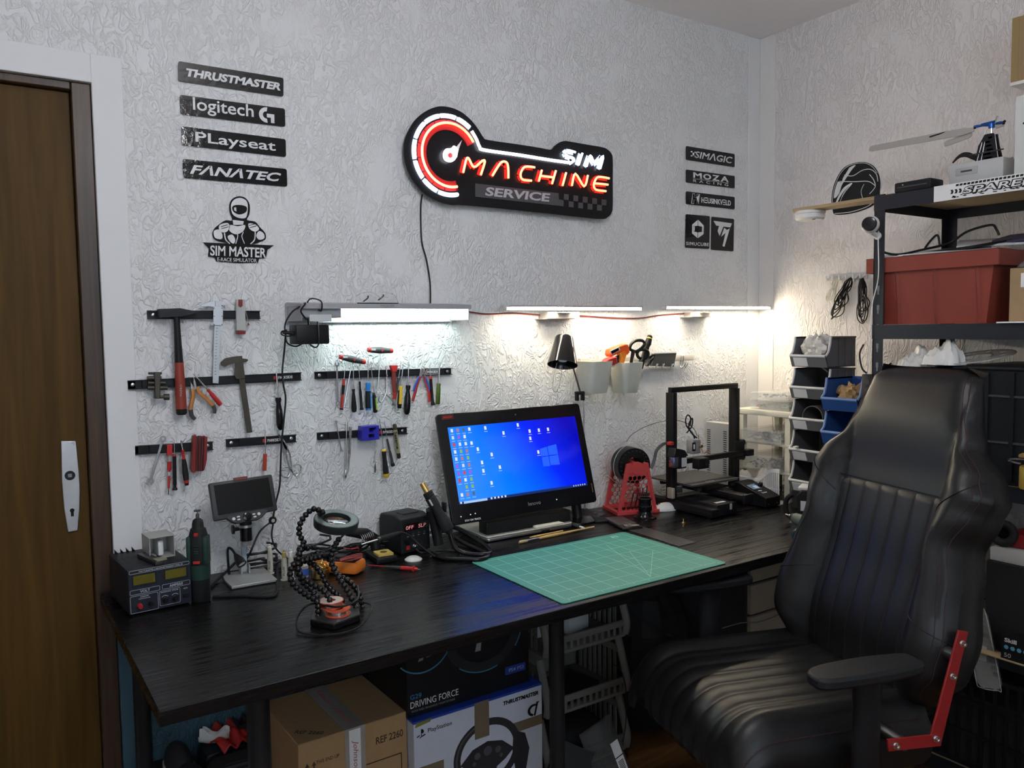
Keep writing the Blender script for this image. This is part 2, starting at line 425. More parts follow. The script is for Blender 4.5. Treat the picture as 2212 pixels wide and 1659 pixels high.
b = MB();q = on_y(156,1105,YP-0.006);b.cyl((q.x,YP-0.0065,q.z+0.003),(q.x,YP-0.005,q.z+0.003),0.0055);b.bb((q.x-0.0035,YP-0.0065,q.z-0.013),(q.x+0.0035,YP-0.005,q.z));pw('keyhole',b,PRINTK,door)
for sx_,sy_ in ((138,959),(157,958),(158,1141)): disc('screw',sx_,sy_,0.0045,STEEL,0.0015)
# ================================================================== wall: lit sign, stickers, tool rails, tools
def crop(x0,y0,s):
    return lambda x,y: (x0+x/s,y0+y/s)
def arc(c,r,a0,a1,n=24): return [(c[0]+r*math.cos(R(a0+(a1-a0)*i/n)),c[1]+r*math.sin(R(a0+(a1-a0)*i/n))) for i in range(n+1)]
def ribbon(pts,w):
    """flat outline of a stroke of width w along 2D pts"""
    P = [Vector((p[0],p[1])) for p in pts];a = [];b_ = []
    for i in range(len(P)):
        t = (P[min(i+1,len(P)-1)]-P[max(i-1,0)]).normalized();nn = Vector((-t.y,t.x))*w/2
        a.append(tuple(P[i]+nn));b_.append(tuple(P[i]-nn))
    return a+b_[::-1]
def emit(name,col,st):
    m = mat(name,(0.8,0.8,0.8),0.4,emis=col,es=st);return m
NEON_W = emit('neon_white',(0.86,0.90,1.0),5.0)
NEON_R = emit('neon_red',(1.0,0.16,0.045),3.6)
SIGNB = mat('sign_black_acrylic',(0.010,0.010,0.012),0.3)
REDA = mat('red_acrylic',(0.50,0.025,0.03),0.35)
PALEB = mat('pale_blue_acrylic',(0.45,0.58,0.80),0.35)
sg = crop(850,200,4.424)
YB = 0.034                                  # board front stands this far off the wall
def ns(x,y,g=YB): q = wp(*sg(x,y),g);return (q.x,q.z)
sign = thing('neon_sign','black contour-cut neon sign with red and white glowing speedometer and letters','neon sign',(1.6,WALL,1.85))
out = [(100,560),(110,450),(150,350),(210,260),(290,190),(380,145),(460,130),(560,145),(650,185),(730,250),(790,320),(830,380),(860,425),(905,452),(1200,495),(1400,527),(1505,545),(1540,510),(1590,475),(1640,462),(1700,470),(1850,496),(2000,522),(2050,545),(2085,585),(2097,640),(2097,850),(2097,1080),(2085,1150),(2050,1190),(1985,1208),(1700,1180),(1200,1125),(690,1075),(560,1072),(460,1050),(380,1015),(300,965),(220,880),(160,790),(120,690)]
pl2 = [ns(*p) for p in out]
pl2 = [(p.x,p.y) for p in spl([(a,c_,0) for a,c_ in pl2],4,True)]
b = MB();b.prism(pl2,WALL-YB,WALL-YB+0.006);part('board',b,SIGNB,sign,world=True,bevel=0.001)
for sx_,sz_ in ((1.25,1.95),(1.4,2.0),(1.95,1.9),(1.7,1.87)):
    b = MB();b.cyl((sx_,WALL-YB+0.006,sz_),(sx_,WALL-0.001,sz_),0.008);pw('standoff',b,STEEL,sign)
KS = (WALL-YB)/2.33;DC = (1.318*KS,1.43+0.569*KS)
b = MB();a0,a1 = 28,287
b.prism(arc(DC,0.114*KS,a0,a1,48)+arc(DC,0.082*KS,a1,a0,48),WALL-YB-0.002,WALL-YB);pw('dial_band',b,REDA,sign)
def tubes(name,strokes,m,r=0.0042,g=0.012,parent=sign):
    b = MB()
    for s_ in strokes:
        pts = [(x,WALL-YB-g,z) for x,z in s_]
        b.tube(pts,r,8)
    return part(name,b,m,parent,world=True)
tubes('dial_tube',[arc(DC,0.102*KS,30,284,60)],NEON_R)
for k in range(11):
    a = 45+k*24;b = MB();b.prism([tuple(v) for v in ribbon([(DC[0]+0.106*math.cos(R(a)),DC[1]+0.106*math.sin(R(a))),(DC[0]+0.115*math.cos(R(a)),DC[1]+0.115*math.sin(R(a)))],0.002)],WALL-YB-0.003,WALL-YB);pw('tick_mark',b,PRINTK,sign)
cuts = [49,76,104,132,162,192,221,250,286]
for a,c_ in zip(cuts,cuts[1:]):
    tubes('dial_segment',[arc(DC,0.1265*KS,a+2.6,c_-2.6,10)],NEON_W,0.0050,0.008)
    b = MB();b.prism(arc(DC,0.134*KS,a+0.8,c_-0.8,10)+arc(DC,0.119*KS,c_-0.8,a+0.8,10),WALL-YB-0.0015,WALL-YB);pw('segment_backing',b,PALEB,sign)
G2 = YB+0.014
lead = [ns(*p,G2) for p in [(757,365),(800,440),(832,515),(875,545),(1200,592),(1500,640),(1700,668)]]
tubes('lead_line',[[(v.x,v.y) for v in spl([(a,c_,0) for a,c_ in lead],5)]],NEON_W,0.0052,0.008)
def strokes(lst): return [[ns(*p,G2) for p in s_] for s_ in lst]
def letter(name,lst,m,base,w=0.0175):
    st = strokes(lst)
    st2 = [[(v.x,v.y) for v in spl([(a,c_,0) for a,c_ in s_],4)] for s_ in st]
    o = tubes(name,st2,m,0.0040,0.014)
    b = MB()
    for s_ in st:
        for p_,q_ in zip(s_,s_[1:]): b.prism(ribbon([p_,q_],w),WALL-YB-0.0018,WALL-YB)
    bo = pw('letter_backing',b,base,sign)
    return o
for nm,lst in (('letter_m',[[(666,765),(697,640),(720,632),(770,712),(850,652),(872,665),(834,787)]]),
                ('letter_a',[[(945,795),(1025,672),(1078,666),(1096,720),(1098,820)]]),
                ('letter_c',[[(1350,715),(1272,708),(1236,728),(1214,785),(1236,832),(1320,842)]]),
                ('letter_h',[[(1418,740),(1388,848)],[(1405,796),(1528,811)],[(1552,745),(1515,872)]]),
                ('letter_i',[[(1650,765),(1615,890)]]),
                ('letter_n',[[(1705,890),(1738,775),(1822,897),(1858,790)]]),
                ('letter_e',[[(2062,820),(1968,806),(1932,830),(1914,890),(1940,930),(2030,942)],[(1925,868),(2050,880)]])):
    letter(nm,lst,NEON_R,REDA)
for nm,lst in (('letter_s',[[(1738,570),(1672,553),(1642,575),(1658,604),(1712,622),(1728,650),(1695,668)]]),
                ('letter_i',[[(1805,580),(1770,690)]]),('letter_m',[[(1845,705),(1882,602),(1930,685),(2003,606),(1975,727)]])):
    letter(nm,lst,NEON_W,PALEB)
nd = [(585,520),(600,570),(585,625),(545,650),(500,635),(488,590),(510,550),(560,545)]
q = [ns(*p,G2) for p in nd]
b = MB();b.tube([(v.x,WALL-YB-0.012,v.y) for v in spl([(a,c_,0) for a,c_ in q],5,True)]+[(q[0][0],WALL-YB-0.012,q[0][1])],0.005,8);pw('needle_tube',b,NEON_W,sign)
b = MB();b.prism([ns(*p) for p in [(590,530),(652,456),(622,540),(605,620),(560,655),(500,645),(475,600),(500,545),(550,530)]],WALL-YB-0.002,WALL-YB);pw('needle',b,WHITE,sign)
b = MB();q = ns(538,602);b.cyl((q[0],WALL-YB-0.005,q[1]),(q[0],WALL-YB,q[1]),0.008);pw('needle_hub',b,REDA,sign)
b = MB();b.prism([ns(*p) for p in [(780,868),(1575,962),(1578,1022),(1625,1030),(1622,1087),(780,995)]],WALL-YB-0.0015,WALL-YB);pw('service_plate',b,mat('sign_grey',(0.085,0.085,0.095),0.5),sign)
for k in range(5):
    x = 1628+k*90
    for (xx,yy) in ([(x,968+k*13)] + ([(x+46,1038+k*11)] if k < 4 else [])):
        b = MB();b.prism([ns(*p) for p in [(xx,yy),(xx+45,yy+6),(xx+44,yy+60),(xx-1,yy+55)]],WALL-YB-0.0015,WALL-YB);pw('checker',b,mat('sign_grey',(0,0,0)),sign)
def quadM(TL,TR,BL,g,fn=None):
    """unit square (x right, z up) laid on the wall between three pixel corners"""
    f_ = fn or (lambda p: wp(p[0],p[1],g))
    a,c_,d = f_(TL),f_(TR),f_(BL)
    u = c_-a;v = a-d;o = d
    nrm = u.cross(v).normalized()*(-1)
    return Matrix(((u.x,nrm.x,v.x,o.x),(u.y,nrm.y,v.y,o.y),(u.z,nrm.z,v.z,o.z),(0,0,0,1)))
M_ = quadM(sg(875,900),sg(1497,965),sg(875,985),YB+0.0015)
b = MB(M_);b.text('SERVICE',1,1,0.001,0.12,0.03,T(0.5,0,0.5));pw('lettering',b,mat('service_letters',(0.50,0.50,0.53),0.5),sign)
b = MB();b.tube(spl([wp(912,420,0.02),wp(909,450,0.006),wp(911,520,0.005),wp(921,560,0.006),wp(929,610,0.008),wp(930,655,0.02)],6),0.0026,6)
pw('power_cable',b,BLK,sign)

# ---- stickers
VINYL = mat('black_vinyl',(0.010,0.010,0.011),0.10,bump=0.32,bs=60)
VWHITE = mat('white_vinyl',(0.74,0.76,0.78),0.4)
def rrect(w,h,r,n=4):
    o = []
    for cx,cz,a in ((w-r,h-r,0),(r,h-r,90),(r,r,180),(w-r,r,270)):
        o += [(cx+r*math.cos(R(a+90*i/n)),cz+r*math.sin(R(a+90*i/n))) for i in range(n+1)]
    return o
SG = 0.0042
def sticker(name,label,TL,TR,BL,group):
    c_ = wp(*BL,0)
    t = thing(name,label,'sticker',(c_.x,WALL,c_.z),group=group)
    M = quadM(TL,TR,BL,SG-0.0012)
    w = (M.col[0].xyz).length;h = (M.col[2].xyz).length
    k = [(x/w,z/h) for x,z in rrect(w,h,0.006)]
    b = MB(M);b.prism(k,-0.0012,0.0012);pw('backing',b,VINYL,t)
    return t,M
s1 = crop(360,110,3.457)
GA = 'black name stickers beside the door';GB = 'small black name stickers by the room corner'
def P2(M,poly,d=0.0020): bb_ = MB(M);bb_.prism(poly,-d,-0.0012);return bb_
t,M = sticker('name_sticker','black sticker lettered THRUSTMASTER, topmost of four beside the door',s1(85,76),s1(872,203),s1(85,226),GA)
b = MB(M);b.text('THRUSTMASTER',0.90,0.42,0.002,0.18,0.045,T(0.52,0,0.50));pw('lettering',b,VWHITE,t)
t,M = sticker('name_sticker','black sticker lettered logitech G, second of four beside the door',s1(97,328),s1(882,432),s1(102,474),GA)
b = MB(M);b.text('logitech',0.57,0.86,0.002,0,0.01,T(0.40,0,0.54));pw('lettering',b,VWHITE,t)
def ell(cx,cz,rx,rz,a0,a1,n=14): return [(cx+rx*math.cos(R(a0+(a1-a0)*i/n)),cz+rz*math.sin(R(a0+(a1-a0)*i/n))) for i in range(n+1)]
b = P2(M,ell(0.815,0.52,0.078,0.42,85,275)+ell(0.815,0.52,0.040,0.20,270,90));pw('emblem',b,VWHITE,t)
b = P2(M,[(0.815,0.60),(0.89,0.60),(0.89,0.12),(0.855,0.12),(0.855,0.40),(0.815,0.40)]);pw('emblem',b,VWHITE,t)
t,M = sticker('name_sticker','black sticker lettered PLAYSEAT, third of four beside the door',s1(108,562),s1(888,660),s1(112,704),GA)
b = MB(M);b.text('PLayseat',0.77,0.70,0.002,0,0.012,T(0.51,0,0.45));pw('lettering',b,VWHITE,t)
t,M = sticker('name_sticker','black sticker lettered FANATEC, lowest of four beside the door',s1(118,806),s1(896,882),s1(124,948),GA)
b = MB(M);b.text('F\u039bN\u039bTEC',0.88,0.52,0.002,0.30,0.03,T(0.50,0,0.50));pw('lettering',b,VWHITE,t)
s2 = crop(1460,300,6.38)
t,M = sticker('name_sticker','small black sticker lettered SIMAGIC near the room corner',s2(138,98),s2(808,210),s2(138,288),GB)
b = MB(M);b.text('SIM\u039bGIC',0.78,0.52,0.002,0.22,0.012,T(0.56,0,0.50));pw('lettering',b,VWHITE,t)
for k in range(6): b = P2(M,[(0.09+k % 3*0.035,0.30+(k//3)*0.2+(k % 2)*0.1),(0.12+k % 3*0.035,0.30+(k//3)*0.2+(k % 2)*0.1),(0.125+k % 3*0.035,0.39+(k//3)*0.2+(k % 2)*0.1),(0.095+k % 3*0.035,0.39+(k//3)*0.2+(k % 2)*0.1)]);pw('checker',b,VWHITE,t)
t,M = sticker('name_sticker','small black sticker lettered MOZA RACING near the room corner',s2(138,422),s2(808,512),s2(138,600),GB)
for i,(ch,x,w_) in enumerate((('M',0.225,0.17),('O',0.42,0.16),('Z',0.60,0.15),('A',0.785,0.17))): b = MB(M);b.text(ch,w_,0.44,0.002,0,0.03,T(x,0,0.64));pw('letter',b,VWHITE,t)
b = P2(M,[(0.14,0.345),(0.86,0.345),(0.86,0.37),(0.14,0.37)]);pw('underline',b,VWHITE,t)
b = MB(M);b.text('RACING',0.72,0.20,0.002,0,0.0,T(0.5,0,0.20),space=1.9);pw('lettering',b,VWHITE,t)
t,M = sticker('name_sticker','small black sticker lettered HEUSINKVELD near the room corner',s2(138,722),s2(808,802),s2(138,900),GB)
b = MB(M);b.text('H\u039eUSINKV\u039eLD',0.61,0.44,0.002,0,0.02,T(0.61,0,0.47));pw('lettering',b,VWHITE,t)
hh = [(0.10,0.08),(0.125,0.9),(0.17,0.9),(0.165,0.60),(0.20,0.60),(0.215,0.9),(0.27,0.9),(0.25,0.10),(0.20,0.10),(0.20,0.40),(0.155,0.40),(0.15,0.08)]
cx = sum(p[0] for p in hh)/12;cz = sum(p[1] for p in hh)/12
b = MB(M);b.curve2d([hh,[((p[0]-cx)*0.86+cx,(p[1]-cz)*0.90+cz) for p in hh]],0.002);pw('emblem',b,VWHITE,t)
t,M = sticker('name_sticker','square black sticker with hexagon helmet emblem lettered SIMUCUBE',s2(135,1037),s2(466,1065),s2(128,1500),GB)
b = MB(M);b.text('SIMUCUBE',0.94,0.10,0.002,0,0.01,T(0.5,0,0.13),space=1.15);pw('lettering',b,VWHITE,t)
for sgn in (-1,1):
    b = P2(M,[(0.5+sgn*0.012,0.855),(0.5+sgn*0.24,0.70),(0.5+sgn*0.24,0.44),(0.5+sgn*0.012,0.31),(0.5+sgn*0.012,0.48),(0.5+sgn*0.17,0.50),(0.5+sgn*0.18,0.66),(0.5+sgn*0.012,0.68)]);pw('emblem',b,VWHITE,t)
b = P2(M,[(0.34,0.52),(0.37,0.52),(0.37,0.65),(0.34,0.65)]);pw('emblem',b,VWHITE,t)
t,M = sticker('name_sticker','black sticker with angular white T-shaped monogram beside the hexagon sticker',s2(490,1072),s2(800,1105),s2(482,1528),GB)
b = P2(M,[(0.08,0.88),(0.90,0.86),(0.83,0.73),(0.52,0.735),(0.42,0.55),(0.36,0.44),(0.27,0.58),(0.33,0.74),(0.20,0.745)]);pw('emblem',b,VWHITE,t)
b = P2(M,[(0.56,0.70),(0.43,0.42),(0.62,0.55),(0.50,0.14),(0.58,0.12),(0.81,0.70),(0.68,0.64)]);pw('emblem',b,VWHITE,t)

# racing driver emblem sticker
def s1w(x,y): q = wp(*s1(x,y),SG-0.0012);return (q.x,q.z)
q = wp(512,500,0)
t = thing('driver_sticker','black and white sticker of a helmeted driver holding a wheel, lettered SIM MASTER','sticker',(q.x,WALL,q.z))
def em(name,pts,white,d,sp=3):
    P = [s1w(*p) for p in pts]
    if sp: P = [(v.x,v.y) for v in spl([(a,c_,0) for a,c_ in P],sp,True)]
    b = MB();b.prism(P,WALL-SG+0.0012-d,WALL-0.002);part(name,b,VWHITE if white else VINYL,t,world=True)
em('body_backing',[(468,1150),(490,1105),(540,1085),(590,1100),(620,1150),(618,1220),(600,1262),(660,1275),(695,1315),(735,1360),(738,1405),(700,1425),(660,1440),(560,1450),(430,1430),(370,1415),(342,1380),(350,1335),(385,1300),(440,1265),(490,1265),(472,1210)],0,0.0006)
em('banner_backing',[(272,1430),(802,1452),(752,1485),(742,1545),(690,1552),(682,1580),(540,1584),(370,1572),(360,1545),(308,1535),(315,1475)],0,0.0008,0)
em('helmet',[(480,1150),(505,1110),(550,1098),(590,1115),(605,1150),(600,1225),(580,1250),(530,1245),(490,1215)],1,0.0010)
em('visor',[(492,1160),(540,1150),(596,1165),(590,1205),(540,1222),(495,1198)],0,0.0014)
em('visor_glint',[(502,1170),(518,1168),(520,1200),(504,1192)],1,0.0018,0)
em('collar',[(492,1262),(575,1272),(570,1298),(498,1300)],1,0.0010,0)
em('chest',[(470,1300),(530,1310),(585,1300),(572,1345),(520,1370),(470,1345)],1,0.0010)
for pts in ([(395,1300),(455,1285),(470,1320),(440,1355),(395,1345)],[(610,1290),(660,1295),(690,1330),(660,1350),(620,1330)]): em('glove',pts,1,0.0010)
for k,(x,y) in enumerate(((405,1310),(408,1326),(612,1302),(620,1318))): em('glove_finger',[(x,y),(x+50,y-14),(x+50,y-9),(x,y+5)],0,0.0014,0)
for pts in ([(352,1345),(392,1335),(415,1370),(410,1405),(360,1395)],[(690,1345),(725,1365),(728,1400),(690,1410),(668,1380)]): em('sleeve',pts,1,0.0010)
em('arm_panel',[(455,1385),(490,1372),(512,1410),(500,1440),(470,1420)],1,0.0010)
b = MB();b.tube([(v.x,WALL-SG-0.0004,v.y) for v in spl([s1w(*p)+(0,) for p in [(430,1360),(440,1410),(470,1440)]],5)],0.0018,6);b.tube([(v.x,WALL-SG-0.0004,v.y) for v in spl([s1w(*p)+(0,) for p in [(660,1350),(655,1410),(625,1442)]],5)],0.0018,6)
b.tube([(v.x,WALL-SG-0.0004,v.y) for v in spl([s1w(*p)+(0,) for p in [(515,1440),(530,1380),(520,1352),(548,1342),(570,1355),(560,1385),(580,1440)]],4)],0.0012,6)
pw('wheel_lines',b,VWHITE,t)
M = quadM(s1(325,1450),s1(742,1470),s1(325,1530),SG-0.0004);b = MB(M);b.text('SIM MASTER',1,0.96,0.0012,0,0.02,T(0.5,0,0.5));pw('lettering',b,VWHITE,t)
M = quadM(s1(378,1542),s1(672,1552),s1(378,1570),SG-0.0004);b = MB(M);b.text('E-RACE SIMULATOR',1,0.96,0.0012,0,0.0,T(0.5,0,0.5));pw('lettering',b,VWHITE,t)

# ---- magnetic tool rails
RAILB = mat('rail_black',(0.014,0.015,0.018),0.4)
def rail(label,Lp,Rp,hh,screws,txt=None,box=False):
    a,c_ = wp(*Lp,0.012),wp(*Rp,0.012);mid = (a+c_)/2;L = (c_-a).length
    tilt = math.atan2(c_.z-a.z,c_.x-a.x)
    t = thing('magnetic_rail',label,'tool rail',(mid.x,WALL,mid.z),rot=(0,-tilt,0),group='black magnetic tool rails')
    b = MB();b.bb((-L/2,-0.004,-hh/2),(L/2,0,hh/2));b.bb((-L/2,-0.013,hh/2-0.002),(L/2,-0.004,hh/2));b.bb((-L/2,-0.013,-hh/2),(L/2,-0.004,-hh/2+0.002))
    part('channel',b,RAILB,t)
    b = MB();b.bb((-L/2+0.035,-0.012,-hh/2+0.0022),(L/2-0.03,-0.004,hh/2-0.0022));part('magnet_strip',b,RAILB,t,bevel=0.001)
    for s_ in screws:
        b = MB();x = (s_-0.5)*L;b.lathe([(0.0055,0),(0.005,0.002),(0.003,0.003),(0,0.0025)],T(x,-0.004,0) @ RX(90),12);part('screw',b,STEEL,t)
    if txt:
        x0,x1 = [(q_-0.5)*L for q_ in txt]
        b = MB();b.text('PARKSIDE',(x1-x0),0.0085,0.0006,0.0,0.02,T((x0+x1)/2,-0.012,0));part('lettering',b,PRINTW,t)
        b = MB();b.bb((x0-0.014,-0.0125,-0.005),(x0-0.003,-0.012,0.005));part('emblem',b,PRINTR,t)
        if box:
            b = MB();b.curve2d([[(x0-0.004,-0.008),(x1+0.004,-0.008),(x1+0.004,0.008),(x0-0.004,0.008)],[(x0-0.003,-0.007),(x0-0.003,0.007),(x1+0.003,0.007),(x1+0.003,-0.007)]],0.0006,T(0,-0.012,0));part('text_border',b,PRINTW,t)
    return t
k1 = crop(260,620,3.607);k2 = crop(600,620,3.77)
rail('black tool rail carrying the hammer and the silver caliper',(319,680),(563,680),0.0235,(0.05,0.55))
rail('long black tool rail crossed by the hanging cable, with the orange pliers',(277,832),(652,813),0.0245,(0.025,),(0.85,0.94))
rail('long black tool rail below the tube lamp with the T-handles',(682,811),(977,802),0.0225,(0.03,0.97),(0.80,0.885),True)
rail('short black tool rail carrying the folding hex keys',(293,973),(461,963),0.024,(0.93,))
rail('short black tool rail above the microscope screen',(490,958),(641,947),0.023,(0.07,0.93),(0.57,0.77))
rail('black tool rail carrying the blue magnetizer',(687,943),(881,930),0.0225,(0.05,0.95),(0.71,0.84))

# ---- tools
TG = 'hand tools on the wall rails'
def tool(name,label,cat,px,gap=0.02):
    q = wp(*px,0);return thing(name,label,cat,(q.x,WALL,q.z),group=TG)
def A(k,x,y,g): return wp(*k(x,y),g)
def segs(t,p0,p1,lst,n=14):
    """lst = [(partname, material, [(t, r), ...])]"""
    for nm,m,prof in lst:
        b = MB();b.rod(p0,p1,prof,n);part(nm,b,m,t,world=True)
def driver(label,k,tip,neck,end,sr,handle,g=0.024,tipr=None):
    t = tool('screwdriver',label,'screwdriver',k(*neck))
    a,n_,e = A(k,*tip,g),A(k,*neck,g),A(k,*end,g)
    b = MB();b.rod(a,n_,[(0,(tipr or sr*0.6)),(0.03,(tipr or sr*0.8)),(0.1,sr),(1,sr)],10);pw('shaft',b,STEEL,t)
    segs(t,n_,e,handle);return t
def outline_y(name,t,k,pts,g0,g1,m,sp=0,bevel=0.0):
    P = []
    for p in pts: q = A(k,*p,(g0+g1)/2);P.append((q.x,q.z))
    if sp: P = [(v.x,v.y) for v in spl([(a,c_,0) for a,c_ in P],sp,True)]
    b = MB();b.prism(P,WALL-g1,WALL-g0);return part(name,b,m,t,world=True,bevel=bevel)
# hammer
t = tool('hammer','claw-less hammer with black head and red rubber grip','hammer',k1(440,560))
outline_y('head',t,k1,[(290,172),(460,166),(530,180),(600,195),(600,200),(540,218),(470,232),(300,240)],0.014,0.040,mat('hammer_head',(0.02,0.022,0.026),0.4),bevel=0.003)
a,c_ = A(k1,438,225,0.028),A(k1,478,995,0.028)
segs(t,a,c_,[('shaft',BLK,[(0,0.0085),(0.1,0.0085),(0.25,0.0095),(0.47,0.0115)]),('grip',mat('hammer_red',(0.30,0.045,0.03),0.45),[(0.47,0.0122),(0.7,0.0135),(0.9,0.0145),(0.94,0.0145)]),('end_cap',BLK,[(0.94,0.0148),(0.985,0.0145),(1.0,0.011)])])
b = MB();M = quadM(k1(462,850),k1(462,760),k1(482,850),0.028+0.0135);b = MB(M);b.text('FIXPRO',1,0.8,0.0006,0,0,T(0.5,0,0.5));pw('lettering',b,mat('grey_print',(0.45,0.42,0.40),0.6),t)
# silver caliper
t = tool('caliper','silver vernier caliper hanging beside the hammer','caliper',k1(750,400))
CAL = mat('satin_steel',(0.66,0.70,0.75),0.35,0.6)
outline_y('beam',t,k1,[(738,110),(788,110),(764,752),(718,748)],0.016,0.020,CAL,bevel=0.0006)
outline_y('fixed_jaw',t,k1,[(735,112),(690,116),(660,132),(626,140),(626,152),(690,152),(735,158)],0.016,0.020,CAL,bevel=0.0006)
outline_y('inner_jaw',t,k1,[(786,112),(815,116),(840,132),(838,140),(786,142)],0.016,0.019,CAL,bevel=0.0005)
outline_y('slide',t,k1,[(724,152),(800,155),(797,300),(722,298)],0.0205,0.025,CAL,bevel=0.0008)
outline_y('thumb_wheel',t,k1,[(722,268),(706,280),(706,298),(722,300)],0.018,0.024,STEEL)
b = MB()
for i in range(16):
    p,q = A(k1,745-i*0.8,320+i*24,0.0203),A(k1,757-i*0.8+(4 if i % 5 == 0 else 0),320+i*24,0.0203);b.cyl(p,q,0.0005,n=4)
pw('scale_marks',b,PRINTK,t)
for x,y in ((731,165),(731,228),(731,292),(792,165),(792,228),(792,292)):
    q = A(k1,x,y,0.025);b = MB();b.cyl(q,q+Vector((0,-0.001,0)),0.0014,n=8);pw('screw',b,DSTEEL,t)
# grey and red sharpener stick
t = tool('blade_holder','grey and red box-shaped tool beside the silver caliper','tool',k1(935,230))
outline_y('body',t,k1,[(900,96),(968,98),(973,340),(902,338)],0.014,0.026,mat('pale_grey',(0.48,0.50,0.48),0.5),bevel=0.001)
outline_y('red_tab',t,k1,[(920,98),(952,98),(952,148),(936,158),(920,148)],0.0265,0.028,DRED)
outline_y('red_foot',t,k1,[(902,342),(973,342),(971,368),(903,366)],0.014,0.027,DRED,bevel=0.0008)
t = tool('pin_tool','thin steel pin hanging beside the grey and red tool','pin',k1(985,240))
b = MB();b.cyl(A(k1,978,188,0.016),A(k1,996,280,0.016),0.0012,n=8);pw('needle',b,STEEL,t)
b = MB();b.rod(A(k1,996,276,0.016),A(k1,1000,298,0.016),[(0,0.001),(1,0.0035)],10);pw('bulb',b,DRED,t)
# dark clamp / drill stop block
t = tool('chain_breaker','dark steel clamp block with knurled screws at the rail end','clamp',k1(290,770))
outline_y('block',t,k1,[(262,662),(308,662),(305,870),(265,868)],0.013,0.035,OLDSTEEL,bevel=0.002)
for y0,x0,x1,r in ((672,218,322,0.0032),(710,210,320,0.0055),(748,215,352,0.0045),(785,212,366,0.0060),(857,300,340,0.004)):
    b = MB();b.cyl(A(k1,x0,y0,0.024),A(k1,x1,y0,0.024),r,n=12);pw('pin',b,OLDSTEEL,t)
b = MB();b.cyl(A(k1,340,857,0.024),A(k1,380,857,0.024),0.0085,n=16);pw('knob',b,OLDSTEEL,t)
# orange pliers
t = tool('pliers','long-nose pliers with orange and grey handles spread open','pliers',k1(580,790))
outline_y('jaw',t,k1,[(531,698),(545,745),(548,790),(575,805),(588,795),(565,770),(545,740)],0.014,0.021,STEEL,bevel=0.001)
outline_y('jaw',t,k1,[(570,697),(566,740),(572,770),(580,800),(596,790),(585,740)],0.016,0.022,STEEL,bevel=0.001)
ORG2 = mat('pliers_orange',(0.55,0.22,0.06),0.5)
def hnd(t,k,pts,rs,m,name='handle',g=0.02,flat=0.8):
    P = spl([A(k,*p,g) for p in pts],6);n = len(P)-1
    r = [rs[min(int(i/n*(len(rs)-1)),len(rs)-2)]*(1-(i/n*(len(rs)-1)) % 1)+rs[min(int(i/n*(len(rs)-1))+1,len(rs)-1)]*((i/n*(len(rs)-1)) % 1) if i < n else rs[-1] for i in range(n+1)]
    b = MB();b.tube(P,r,10,flat=flat);return part(name,b,m,t,world=True)
hnd(t,k1,[(558,795),(568,850),(550,930),(548,960)],[0.0055,0.0065,0.0065,0.007],ORG2)
hnd(t,k1,[(548,955),(556,1000),(582,1030)],[0.0072,0.0068,0.006],DGREY,'handle_tip')
hnd(t,k1,[(605,775),(610,815),(680,880),(722,925)],[0.005,0.006,0.0062,0.0062],ORG2)
hnd(t,k1,[(720,922),(735,955),(732,985)],[0.0064,0.006,0.0055],DGREY,'handle_tip')
driver('short screwdriver with glossy red handle beside the orange pliers',k1,(568,675),(682,800),(782,918),0.0022,[('handle',RED,[(0,0.0045),(0.06,0.005),(0.15,0.004),(0.3,0.0062),(0.9,0.0072),(1,0.006)])],g=0.026)
# dark caliper
t = tool('caliper','old dark steel caliper tilted across the long rail','caliper',k1(940,700))
outline_y('beam',t,k1,[(900,560),(945,560),(1028,1132),(985,1138)],0.016,0.020,OLDSTEEL,bevel=0.0006)
outline_y('fixed_jaw',t,k1,[(782,585),(815,556),(880,542),(948,536),(952,585),(890,592),(862,600),(815,618),(790,612),(780,598)],0.0165,0.0205,OLDSTEEL,bevel=0.0006)
outline_y('inner_jaw',t,k1,[(950,556),(985,560),(996,572),(980,585),(952,590)],0.016,0.0195,OLDSTEEL,bevel=0.0006)
outline_y('slide',t,k1,[(893,585),(955,580),(972,710),(905,718),(890,700)],0.0205,0.025,OLDSTEEL,bevel=0.0008)
driver('large black screwdriver hanging beside the cable',k1,(1215,655),(1229,860),(1248,1115),0.0024,[('handle',BLKG,[(0,0.0085),(0.06,0.0092),(0.18,0.0065),(0.4,0.010),(0.75,0.0112),(0.92,0.0095),(1,0.0035)])],g=0.027)
